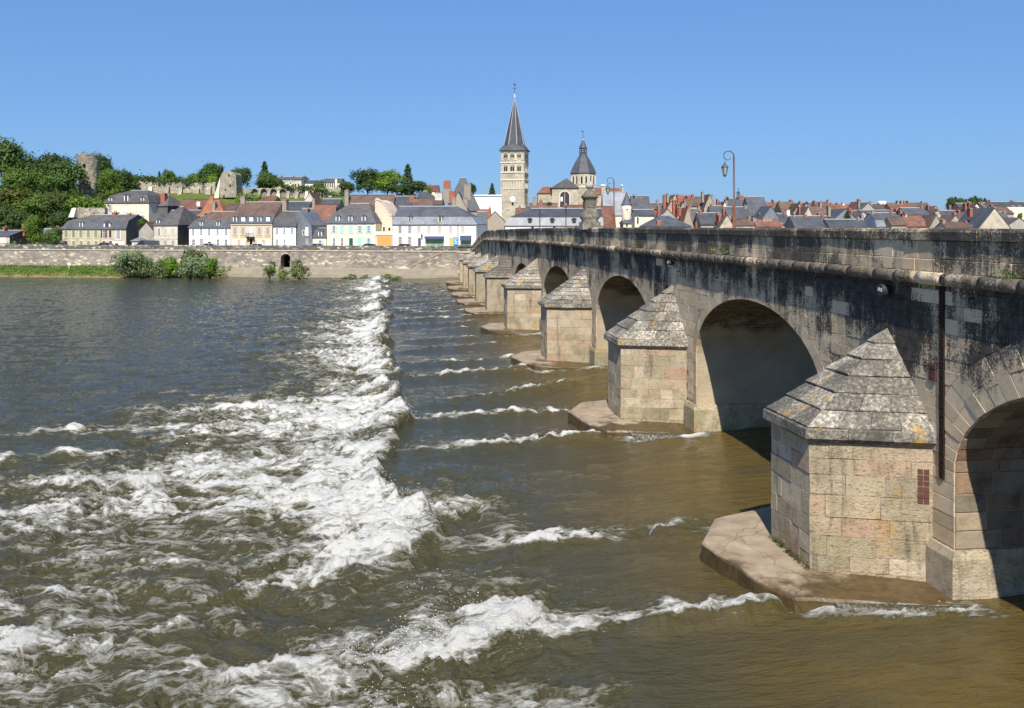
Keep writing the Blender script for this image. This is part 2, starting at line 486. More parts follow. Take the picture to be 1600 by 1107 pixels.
def thing(name, label, cat, loc=(0, 0, 0), rz=0.0, group=None):
    o = bpy.data.objects.new(name, None)
    o.empty_display_size = .3
    COL.objects.link(o)
    o.location = loc
    o.rotation_euler = (0, 0, rz)
    return tag(o, label, cat, group)

def copy_tree(o, parent=None):
    c = o.copy()
    COL.objects.link(c)
    if parent:
        c.parent = parent
    for ch in KIDS.get(o.name, list(o.children)):
        copy_tree(ch, c)
    return c
KIDS = {}

def P(x, y, Y):
    return Vector(((x - CX) * Y / F, Y, EYE - (y - HZ) * Y / F))

def sst(a, lo, hi):
    t = np.clip((a - lo) / (hi - lo), 0, 1)
    return t * t * (3 - 2 * t)
# ------------------------------------------------------------------ river
DX, DY = -.1367, .9906                # along the bridge
OX, OY = 14.28, 1.971                 # foot of the bridge's face
def bend(s):
    return .00044 * max(0.0, s - 100) ** 2
def bp(s, t, z):
    """point of the bridge: s along it, t out of its near face over the water, z up"""
    return Vector((OX + DX * s - DY * t + bend(s), OY + DY * s + DX * t, z))
PIERS = [-14.0, 6.1, 26.2, 46.2, 66.7, 87.5, 106.0, 119.0, 132.0, 146.0, 161.0]

def water():
    rg = np.random.default_rng(5)
    perm = rg.permutation(512)
    perm = np.concatenate([perm, perm, perm])
    ga = rg.random(512) * 2 * np.pi
    gx, gy = np.cos(ga), np.sin(ga)
    def per(x, y, sd=0):
        x = x + 17.3 * sd; y = y - 9.1 * sd
        xi = np.floor(x).astype(np.int64); yi = np.floor(y).astype(np.int64)
        xf = x - xi; yf = y - yi
        u = xf * xf * xf * (xf * (xf * 6 - 15) + 10); v = yf * yf * yf * (yf * (yf * 6 - 15) + 10)
        xi &= 511; yi &= 511
        x1 = (xi + 1) & 511; y1 = (yi + 1) & 511
        def gd(a, b, dx, dy):
            h = perm[perm[a] + b] & 511
            return gx[h] * dx + gy[h] * dy
        a = gd(xi, yi, xf, yf); b = gd(x1, yi, xf - 1, yf)
        c = gd(xi, y1, xf, yf - 1); d = gd(x1, y1, xf - 1, yf - 1)
        return 1.5 * ((a + u * (b - a)) + v * ((c + u * (d - c)) - (a + u * (b - a))))
    def fbm(x, y, o, sd=0, g=.5):
        r, a, q = 0, 1.0, 0
        for i in range(o):
            r = r + a * per(x, y, sd + i * 3); q += a
            x = x * 2.03; y = y * 2.03; a *= g
        return r / q
    ys = np.concatenate([np.linspace(-70, 15, 9), np.geomspace(17.0, 186.5, 720), [190.0, 200.0]])
    us = np.concatenate([np.linspace(-3.2, -.62, 22), np.linspace(-.60, .60, 880), np.linspace(.63, 2.2, 14)])
    Yg, Ug = np.meshgrid(ys, us, indexing='ij')
    Xg = Ug * np.maximum(Yg, 17.0)
    nr, nc = Yg.shape
    X, Y = Xg.ravel(), Yg.ravel()
    s = DX * (X - OX) + DY * (Y - OY)
    t = -DY * (X - OX) + DX * (Y - OY)
    # the water level drops as the current comes out from under the bridge
    base = .62 * (1 - sst(t, -6, 9))
    w1 = fbm(s * .16, t * .13, 3, 1); w2 = fbm(s * .16, t * .13, 3, 2)
    sw, tw = s + 2.2 * w1, t + 2.6 * w2
    line = 13.4 + 1.5 * fbm(s * .10, s * 0, 2, 4) + 1.1 * fbm(s * .42, t * .06, 3, 5) + 1.3 * (1 - sst(s, 60, 150)) * 0
    tt = t - line
    near = 1 - sst(s, 25, 30)                       # the jump fades out towards the camera
    jump = sst(tt, -.15, .35)
    pos = np.maximum(tt, 0)
    core = jump * np.exp(-pos / (8.0 + 7 * sst(s, 70, 130))) * (1 - near) * (1 - .15 * sst(s, 90, 140))
    wide = sst(tt, -.5, 1.5) * np.exp(-pos / (9 + 20 * (1 - sst(s, 36, 66)))) * (1 - .25 * sst(s, 70, 130))
    patch = fbm(s * .11, t * .075, 3, 9)
    patch2 = fbm(s * .30, t * .2, 3, 10)
    fore = sst(t, 7.5, 12.5) * (1 - sst(s, 30, 46)) * (.49 + .48 * patch + .45 * patch2)
    dens = .50 * core + .74 * wide * (.80 + .85 * patch + .55 * patch2)
    dens = np.maximum(dens, fore)
    # standing waves that trail from the footings
    wk = np.zeros_like(s); wkh = np.zeros_like(s)
    wl = []
    rw = random.Random(8)
    for i, c in enumerate(PIERS[2:]):
        fs = (1.0 if i < 4 else .9) * rw.uniform(.75, 1.25) if i > 1 else 1.0
        wl += [(c - 2.9, 4.2, -.17, (9.5 if i < 3 else 12) * (1 if i < 2 else rw.uniform(.5, 1.1)) + (1.5 if i == 0 else 0), (1.3 if i < 3 else 1.15) * fs, .34 if i < 3 else .2),
               (c + 3.6, 4.0, -.12 if i < 2 else rw.uniform(-.25, .0), 7.0 if i == 0 else 10.5 * (1 if i < 2 else rw.uniform(.4, 1.1)), (1.3 if i < 3 else 1.05) * fs, .2)]
    wl += [(57.0, 2.4, -.45, 9.5, 1.0, .40), (78.5, 4.5, -.3, 8, .8, .25), (97.5, 4.5, -.3, 9, .8, .25), (113, 4, -.3, 10, .8, .25), (126, 4, -.2, 10, .7, .2), (140, 4, -.2, 10, .7, .2), (154, 4, -.2, 10, .7, .2)]
    for (s0, t0, k, ln, am, ht) in wl:
        m = (np.abs(s - s0) < 9) & (t > t0 - 2) & (t < t0 + ln + 6)
        if not m.any():
            continue
        sm, tm = s[m], t[m]
        al = tm - t0
        cl = s0 + k * al + .9 * fbm(tm * .30, tm * 0 + s0, 2, 21) + .38 * fbm(tm * 1.3, sm * .7, 3, 22)
        d = sm - cl
        am = am * (1.08 + (.75 if s0 > 60 else .45) * fbm(tm * .6, sm * .6, 3, 24))
        wdt = .50 + .15 * np.maximum(al, 0)
        env = sst(al, -.8, .8) * (1 - sst(al, ln * .55, ln + 3))
        pr = np.where(d < 0, np.exp(-(d / .22) ** 2), np.exp(-d / wdt))
        wk[m] = np.maximum(wk[m], am * env * pr)
        ph = np.where(d < 0, np.exp(-(d / .75) ** 2), np.exp(-(d / (1.1 + .05 * al)) ** 2))
        wkh[m] = np.maximum(wkh[m], ht * env * ph)
    for c in PIERS[2:6]:
        ee = c - 4.55 + .19 * t
        dd = s - ee
        ev = sst(t, -1.2, .2) * (1 - sst(t, 3.6, 5.2))
        wk = np.maximum(wk, 1.0 * ev * np.where(dd < 0, np.exp(-(dd / .42) ** 2), 1.0 * (dd < .6)))
        ee = c + 4.3 - .25 * t
        wk = np.maximum(wk, .8 * sst(t, 1.2, 2.4) * (1 - sst(t, 4.2, 5.4)) * np.exp(-((s - ee) / .4) ** 2))
    # white water round the feet of the piers
    for c in PIERS[2:6]:
        d = np.hypot((s - (c - 3.6)) * .9, (t - 1.2) / 3.0)
        wk = np.maximum(wk, .75 * np.exp(-(d / .75) ** 2))
    # three larger rollers in the foreground, as in the photograph
    for (s0, t0, k, ln, am, ht) in ((21.9, 14.5, -.22, 5.5, .85, .28), (24.0, 16.0, -.25, 3.6, .95, .36), (20.4, 12.0, -.4, 4, .6, .14), (28.2, 12.6, -.25, 6.5, .8, .26), (23.4, 22, .15, 7, .5, .2), (19.6, 9.2, -.15, 4, .6, .1), (26.5, 20, -.1, 6, .5, .2), (47.0, 18, .05, 20, .62, .2), (42.5, 25, .03, 14, .6, .2), (37.5, 20, .05, 15, .68, .24), (34.3, 17, .0, 13, .6, .22), (32.0, 24, .06, 10, .6, .2), (53, 21, .02, 9, .45, .12)):
        al = t - t0
        cl = s0 + k * al + 1.5 * fbm(t * .22, s * .1 + s0, 3, 31) + .35 * fbm(t * 1.4, s * .8, 3, 32)
        d = s - cl
        env = sst(al, -1.5, 1.5) * (1 - sst(al, ln * .5, ln + 2)) * np.clip(.72 + 1.1 * fbm(t * .35 + s0, s * .35, 3, 35), 0, 1.2)
        wk = np.maximum(wk, am * env * np.where(d < 0, np.exp(-(d / .25) ** 2), np.exp(-d / .8)))
        wkh = wkh + ht * env * np.where(d < 0, np.exp(-(d / .7) ** 2), np.exp(-(d / 1.0) ** 2))
    nb = fbm(sw * .42, tw * .30, 4, 40)
    rid = 1 - np.abs(per(sw * .75, tw * .5, 44)) * 2.0
    rid2 = 1 - np.abs(fbm(sw * 1.9 + .6 * nb, tw * 1.25, 3, 47)) * 2.6
    nf = fbm(sw * 1.5, tw * .95, 4, 50)
    turb = np.clip(dens * 1.25 + .4 * wk, 0, 1)
    far = 1 / (1 + (Y / 150) ** 4)
    ch = .52 * nb + .30 * (rid - .5) + .15 * rid2 + .16 * nf
    h = base + wkh * (.8 + .9 * nf) + turb * ch
    h = h + jump * np.exp(-(tt / 1.5) ** 2) * .42 * (1 - near) * (1 + 1.1 * nb)
    h = h + .05 * fbm(sw * .5, tw * .4, 3, 60) + .07 * (1 - turb) * fbm(s * .28, t * .20, 2, 63) + .022 * fbm(s * 1.5, t * .9, 3, 66)
    D = np.clip(np.maximum(dens, 0) + wk * (.75 + .5 * nf), 0, 1.15)
    foam = np.clip(D * (.86 + .5 * ch + .25 * (rid2 - .4)), 0, 1.1)
    spk = sst(fbm(s * .8, t * .33, 4, 70), .38, .7) * sst(t, 13, 22) * .42
    foam = np.maximum(foam, spk * far)
    gold = (1 - sst(t + 1.5 * w1, 2, 10.5)) * .95
    gold = np.clip(gold + .16 * (1 - sst(s, 24, 46)) * sst(t, 5, 12), 0, 1)
    Z = h
    co = np.stack([X, Y, Z], 1).astype(np.float32)
    me = bpy.data.meshes.new('river')
    me.vertices.add(nr * nc)
    me.vertices.foreach_set('co', co.ravel())
    ii = (np.arange(nr - 1)[:, None] * nc + np.arange(nc - 1)[None, :]).ravel()
    quad = np.stack([ii, ii + 1, ii + nc + 1, ii + nc], 1).astype(np.int32)
    me.loops.add(quad.size)
    me.loops.foreach_set('vertex_index', quad.ravel())
    me.polygons.add(len(quad))
    me.polygons.foreach_set('loop_start', np.arange(0, quad.size, 4, dtype=np.int32))
    me.polygons.foreach_set('use_smooth', np.ones(len(quad), dtype=bool))
    for nm, arr in (('foam', foam), ('gold', gold)):
        a = me.attributes.new(nm, 'FLOAT', 'POINT')
        a.data.foreach_set('value', arr.astype(np.float32))
    me.materials.append(M['water'])
    me.update(calc_edges=True)
    o = bpy.data.objects.new('river', me)
    COL.objects.link(o)
    tag(o, kind='structure')
    return X, Y, Z, s, t, foam, D, jump, tt
WATER = water()

# ------------------------------------------------------------------ land beyond the river
def quay_y(X):
    return 184.0 - .16 * min(X + 8, 0)
def hill(X, Y):
    H = 13.5 * float(sst(np.array(-X), 4, 34))
    H += 3.0 * float(sst(np.array(-X), 60, 110))
    k = float(sst(np.array(Y - quay_y(X)), 26, 78))
    return 5.0 + H * k + 9.0 * float(sst(np.array(Y), 300, 700)) * float(sst(np.array(X), 0, 60))

def land():
    mb = MB()
    xs = [-900, -500, -300] + list(np.linspace(-230, 60, 60)) + list(np.linspace(80, 400, 12)) + [700, 1500]
    offs = [.4, 4, 10, 20] + list(np.linspace(26, 90, 16)) + [110, 150, 220, 320, 500, 900, 2500, 6000]
    vs_, nx = [], len(xs)
    for of in offs:
        for x in xs:
            y = quay_y(max(x, -230)) + of
            z = hill(x, y) + (0 if of < 22 else .5 * sin(x * .31) * sin(of * .17))
            vs_.append((x, y, z))
    fs = [(i * nx + j, i * nx + j + 1, (i + 1) * nx + j + 1, (i + 1) * nx + j) for i in range(len(offs) - 1) for j in range(nx - 1)]
    mb.add(vs_, fs, M['grass'])
    mb.mats.append(M['earth'])
    for k, f in enumerate(fs):
        x, of = xs[k % (nx - 1)], offs[k // (nx - 1)]
        mb.mi[k] = 1 if (of < 20 or x > -8) else 0
    tag(mb.build('ground', smooth=True), kind='structure')
land()

def strip(mb, prof, xs, m):
    """sweeps a (y offset from the quay line, z) profile along the quay"""
    n = len(prof)
    vs_ = [(x, quay_y(x) + a, z) for x in xs for a, z in prof]
    fs = [(i * n + k, (i + 1) * n + k, (i + 1) * n + k + 1, i * n + k + 1) for i in range(len(xs) - 1) for k in range(n - 1)]
    mb.add(vs_, fs, m)

def quay():
    root = thing('quay_wall', 'long stone quay wall along the far bank, with a dark parapet and a small arched drain', 'quay wall', (0, 0, 0))
    xs = list(np.linspace(-240, 140, 39))
    # a gap in the wall face for the drain tunnel
    gc = P(446, 400, 189.6)
    gx0, gx1 = gc.x - .95, gc.x + .95
    zt = 4.55
    mb = MB()
    xl = [x for x in xs if x < gx0] + [gx0]
    xr = [gx1] + [x for x in xs if x > gx1]
    strip(mb, [(-.55, -1.5), (-.45, 1.75), (.0, 5.0)], xl, M['quay'])
    strip(mb, [(-.55, -1.5), (-.45, 1.75), (.0, 5.0)], xr, M['quay'])
    yb = lambda z: quay_y(gc.x) - .45 + (z - 1.75) * .1385
    n = 10
    arc = [(gc.x - .95 * cos(pi * k / n), 3.55 + .95 * sin(pi * k / n)) for k in range(n + 1)]
    vs_, fs = [], []
    for x, z in arc:
        vs_ += [(x, yb(z), z), (x, yb(5.0), 5.0), (x, yb(z) + 4.0, z)]
    for k in range(n):
        fs += [(3 * k, 3 * k + 3, 3 * k + 4, 3 * k + 1), (3 * k, 3 * k + 2, 3 * k + 5, 3 * k + 3)]
    mb.add(vs_, fs, M['quay'])
    mb.add([(gx0, yb(1.75), 1.75), (gx0, yb(3.55), 3.55), (gx0, yb(3.55) + 4, 3.55), (gx0, yb(1.75) + 4, 1.75)], [(0, 1, 2, 3)], M['quay'])
    mb.add([(gx1, yb(1.75), 1.75), (gx1, yb(3.55), 3.55), (gx1, yb(3.55) + 4, 3.55), (gx1, yb(1.75) + 4, 1.75)], [(0, 3, 2, 1)], M['quay'])
    mb.add([(gx0, yb(1.75), 1.75), (gx1, yb(1.75), 1.75), (gx1, yb(1.75) + 4, 1.75), (gx0, yb(1.75) + 4, 1.75)], [(0, 1, 2, 3)], M['ledge'])
    mb.add([(gx0, yb(1.75) + 3.9, 1.7), (gx1, yb(1.75) + 3.9, 1.7), (gx1, yb(1.75) + 3.9, 4.6), (gx0, yb(1.75) + 3.9, 4.6)], [(0, 1, 2, 3)], M['dark'])
    mb.build('wall', root)
    mb = MB(); strip(mb, [(-.1, 4.98), (-.16, 5.02), (-.16, 5.18), (.0, 5.22)], xs, M['quay_string']); mb.build('string_course', root)
    mb = MB()
    k = 0
    xp = list(np.arange(-240, 140, 1.9))
    strip(mb, [(-.02, 5.2), (-.02, 6.0), (-.05, 6.02), (.0, 6.14), (.38, 6.14), (.42, 6.0), (.4, 5.0)], xp, M['quay_cap'])
    mb.build('parapet', root)
    mb = MB()
    xq = list(np.linspace(P(296, 0, 186).x, 140, 30))
    strip(mb, [(-3.4, -1.2), (-3.3, .62), (-2.2, .68), (-2.1, 1.55), (-.44, 1.75)], xq, M['ledge'])
    mb.build('ledge', root)
    mb = MB()
    # sloping coping that climbs the wall to the bridge
    a, b = P(642, 416, 183.6), P(699, 391, 183.6)
    fy = lambda x, z: quay_y(x) - .45 + max(0, z - 1.75) * .1385
    vs_ = []
    for q in range(9):
        c = a.lerp(b, q / 8)
        for dz, dy in ((-.16, -.0), (-.16, -.10), (.16, -.10), (.16, .0)):
            vs_.append((c.x, fy(c.x, c.z + dz) + dy, c.z + dz))
    mb.add(vs_, [(4 * q + k, 4 * q + 4 + k, 4 * q + 5 + k, 4 * q + 1 + k) for q in range(8) for k in range(3)], m_flat('terracotta_coping', (.33, .23, .15), .9, .3, 1))
    mb.build('ramp_coping', root)
quay()

def leaf_mesh(name, centres, radius, per, size, seed, up=.3, flat=1.0, tones=None, hull=0.0):
    """many small leaf faces gathered in clumps; 'tone' gives each clump its own green"""
    rg = np.random.default_rng(seed)
    n = len(centres)
    c = np.repeat(np.asarray(centres, float), per, 0)
    tone = np.repeat(rg.random(n) if tones is None else np.asarray(tones), per) * .75 + .25 * rg.random(n * per)
    off = rg.normal(size=(n * per, 3)) * (radius * .5) * np.array([1, 1, flat])
    nrm = off / (np.linalg.norm(off, axis=1)[:, None] + 1e-6) + rg.normal(size=off.shape) * .5 + np.array([0, 0, up])
    if hull:
        cen = c.mean(0) - np.array([0, 0, .12 * np.ptp(c[:, 2])])
        o2 = c + off - cen
        nrm = nrm * .75 + hull * o2 / (np.linalg.norm(o2, axis=1)[:, None] + 1e-6)
    nrm /= np.linalg.norm(nrm, axis=1)[:, None]
    a = np.cross(nrm, rg.normal(size=off.shape)); a /= np.linalg.norm(a, axis=1)[:, None]
    b = np.cross(nrm, a)
    sz = size * (.6 + .8 * rg.random(n * per))[:, None]
    p = c + off
    vv = np.stack([p - a * sz, p - b * sz * .6, p + a * sz, p + b * sz * .6], 1).reshape(-1, 3)
    N = n * per
    me = bpy.data.meshes.new(name)
    me.vertices.add(N * 4); me.vertices.foreach_set('co', vv.astype(np.float32).ravel())
    me.loops.add(N * 4); me.loops.foreach_set('vertex_index', np.arange(N * 4, dtype=np.int32))
    me.polygons.add(N); me.polygons.foreach_set('loop_start', np.arange(0, N * 4, 4, dtype=np.int32))
    at = me.attributes.new('tone', 'FLOAT', 'POINT')
    at.data.foreach_set('value', np.repeat(tone, 4).astype(np.float32))
    me.materials.append(M['leaf'])
    me.update(calc_edges=True)
    return me

def blob_points(ells, n, seed, lo=.72):
    rg = np.random.default_rng(seed)
    w = np.array([e[3] * e[5] for e in ells]); w = w / w.sum()
    out = []
    for i in rg.choice(len(ells), n, p=w):
        e = ells[i]
        u = rg.normal(size=3); u /= np.linalg.norm(u)
        if u[2] < -.55: u[2] *= -1
        r = lo + (1.04 - lo) * rg.random() ** .6
        out.append((e[0] + u[0] * e[3] * r, e[1] + u[1] * e[4] * r, e[2] + u[2] * e[5] * r))
    return out

PROTO = {}
def proto_trees():
    rg = random.Random(21)
    def broad(key, seed, hgt=12.0, wid=10.0, low=.30, loose=1.0, nclump=330):
        r = random.Random(seed)
        ells = []
        for k in range(15):
            a = r.random() * 2 * pi; q = r.random() ** .5 * wid * .33
            zc = hgt * (low + (1 - low) * (.22 + .58 * r.random()))
            sc = wid * (.15 + .11 * r.random()) * (1.1 - .35 * abs((zc / hgt) - .6))
            ells.append((q * cos(a), q * sin(a), zc, sc, sc, sc * .85))
        ells.append((0, 0, hgt * .62, wid * .30, wid * .30, hgt * .30))
        crown = leaf_mesh('crown', blob_points(ells, nclump, seed), wid * .105 * loose, 17, .30, seed, hull=.8)
        tb = MB()
        pts = [(0, 0, -1.0)]
        for k in range(1, 7):
            pts.append((.18 * sin(k * 1.7 + seed), .18 * cos(k * 2.1), hgt * .13 * k))
        tb.tube(pts, [.34, .30, .26, .22, .18, .12, .06], 8, M['bark'])
        for k in range(7):
            a = k * 2.4 + seed; z = hgt * (.25 + .06 * k)
            e = (wid * .33 * cos(a), wid * .33 * sin(a), z + hgt * .2)
            tb.tube([(0, 0, z), (e[0] * .5, e[1] * .5, z + hgt * .13), e], [.13, .09, .03], 6, M['bark'])
        return crown, tb, hgt, wid
    def cone(key, seed, hgt, wid, per=14):
        r = random.Random(seed)
        pts = []
        for k in range(330):
            z = r.random() ** 1.25
            rad = wid * .5 * (1 - z) ** .8 * (.55 + .5 * r.random()) * (1 + .22 * sin(z * 31))
            a = r.random() * 2 * pi
            pts.append((rad * cos(a), rad * sin(a), hgt * (.07 + .93 * z)))
        crown = leaf_mesh('crown', pts, wid * .10, per, .26, seed, up=.1, flat=.7, hull=.7)
        tb = MB(); tb.tube([(0, 0, -.8), (0, 0, hgt * .5), (.05, 0, hgt * .97)], [.28, .17, .02], 8, M['bark'])
        return crown, tb, hgt, wid
    def shrub(key, seed, hgt, wid, nclump=220, size=.16):
        r = random.Random(seed)
        ells = []
        for k in range(9):
            a = r.random() * 2 * pi; q = r.random() ** .5 * wid * .33
            sc = wid * (.16 + .10 * r.random())
            ells.append((q * cos(a), q * sin(a), hgt * (.25 + .42 * r.random()), sc, sc, hgt * .28))
        crown = leaf_mesh('foliage', blob_points(ells, nclump, seed, .5), wid * .11, 20, size, seed, up=.35, hull=.7)
        tb = MB()
        for k in range(6):
            a = k * 1.05
            tb.tube([(0, 0, -.3), (wid * .12 * cos(a), wid * .12 * sin(a), hgt * .35), (wid * .26 * cos(a), wid * .26 * sin(a), hgt * .72)], [.07, .05, .015], 5, M['bark'])
        return crown, tb, hgt, wid
    for k, v in {'broad_a': broad('a', 2), 'broad_b': broad('b', 5, low=.2, nclump=380), 'broad_c': broad('c', 9, low=.42, loose=1.15, nclump=280),
                 'round': broad('r', 14, hgt=9, wid=9, low=.15, nclump=340), 'cypress': cone('cy', 3, 12, 4.6), 'fir': cone('f', 8, 12, 6.0),
                 'shrub': shrub('s', 4, 4.5, 6.0), 'bushy': shrub('t', 6, 4.0, 4.5, 240), 'wispy': shrub('w', 12, 3.5, 3.4, 90, .12)}.items():
        PROTO[k] = v
proto_trees()
TREE_MESH = {}
def plant(kind, x, ytop, ybase, wpx, Y, label, col, cat='tree', group=None, name=None, rz=None, sink=0.0):
    crown, tb, hgt, wid = PROTO[kind]
    b, top = P(x, ybase, Y), P(x, ytop, Y)
    h = top.z - b.z
    w = wpx * Y / F
    o = thing(name or cat.replace(' ', '_'), label, cat, (b.x, b.y, b.z - sink), rz if rz is not None else random.random() * 6.28, group)
    o.scale = (w / wid, w / wid, (h + sink) / hgt)
    c = bpy.data.objects.new(crown.name, crown)
    COL.objects.link(c); c.parent = o; c.color = (*col, 1)
    if kind not in TREE_MESH:
        k = tb.build('trunk' if cat == 'tree' else 'stems', o, smooth=True)
        TREE_MESH[kind] = k.data
    else:
        k = bpy.data.objects.new('trunk' if cat == 'tree' else 'stems', TREE_MESH[kind])
        COL.objects.link(k); k.parent = o
    return o
# ------------------------------------------------------------------ bridge
NB = Vector((-DY, DX, 0))             # out of the bridge's face
SB = Vector((DX, DY, 0))
def z_cap(s):                         # top of the parapet
    z = 9.76 - .0000 * s
    if s > 70: z -= .36 * ((s - 70) / 55) ** 1.6
    if s > 137:
        z = 9.76 - .36 * (67 / 55) ** 1.6 - 2.75 * min((s - 137) / 39.0, 1.0)
    return z
def z_cor(s):                         # top of the roll moulding
    return z_cap(s) - 1.14
ARCH = []
for i in range(len(PIERS) - 1):
    a, b = PIERS[i], PIERS[i + 1]
    hw = lambda c: 3.65 if c < 80 else 3.3 if c < 100 else 2.6
    s0, s1 = a + hw(a), b - hw(b)
    crown = 6.5 if b < 30 else 6.92 if b < 60 else 6.85 if b < 70 else 6.6 if b < 90 else 6.1 if b < 110 else 5.7 if b < 125 else 5.3
    A = (s1 - s0) / 2
    ARCH.append(((s0 + s1) / 2, A, crown - min(2.92, A * .8), min(2.92, A * .8)))
def intrados(s):
    for c, A, zs, B in ARCH:
        if abs(s - c) < A:
            return zs + B * sqrt(max(0, 1 - ((s - c) / A) ** 2))
    return None

def stone(name, parent, c, nrm, mat, proud=.0, gap=.008, ch=.016, depth=.09, jit=.004, pr2=None):
    """one dressed block: chamfered front, sides running back into the wall"""
    c = [Vector(x) for x in c]
    if (c[1] - c[0]).cross(c[2] - c[0]).dot(nrm) < 0:
        c = c[::-1]
        if pr2: pr2 = pr2[::-1]
    k = len(c)
    def inset(d):
        r = []
        for i in range(k):
            a, b = c[(i - 1) % k] - c[i], c[(i + 1) % k] - c[i]
            r.append(c[i] + (a.normalized() + b.normalized()) * min(d, .35 * a.length, .35 * b.length))
        return r
    g = inset(gap)
    f = inset(gap + ch)
    pr = pr2 or [proud] * k
    J = lambda q: Vector((random.uniform(-q, q), random.uniform(-q, q), random.uniform(-q, q)))
    vs_ = [x - nrm * depth for x in g] + [x + nrm * (p - ch * .8) + J(jit) for x, p in zip(g, pr)] + [x + nrm * p + J(jit) for x, p in zip(f, pr)]
    fs = []
    for i in range(k):
        j = (i + 1) % k
        fs += [(i, j, k + j, k + i), (k + i, k + j, 2 * k + j, 2 * k + i)]
    fs.append(tuple(range(2 * k, 3 * k)))
    if isinstance(parent, MB):
        parent.add(vs_, fs, mat)
        return None
    me = bpy.data.meshes.new(name)
    me.from_pydata([tuple(v) for v in vs_], [], fs)
    me.materials.append(mat)
    o = bpy.data.objects.new(name, me)
    COL.objects.link(o)
    o.parent = parent
    return o

def sweep(name, parent, prof, ss, zf, mat, jit=0.0, smooth=False, mb=None, closed=False):
    own = mb is None
    mb = mb or MB()
    n = len(prof)
    vs_ = []
    for s in ss:
        for t, z in prof:
            vs_.append(bp(s, t + random.uniform(-jit, jit), z + zf(s) + random.uniform(-jit, jit)))
    fs = []
    for i in range(len(ss) - 1):
        for k in range(n if closed else n - 1):
            k2 = (k + 1) % n
            fs.append((i * n + k, i * n + k2, (i + 1) * n + k2, (i + 1) * n + k))
    fs += [tuple(range(n))[::-1], tuple(range((len(ss) - 1) * n, len(ss) * n))]
    mb.add(vs_, fs, mat)
    return mb.build(name, parent, smooth=smooth) if own else None

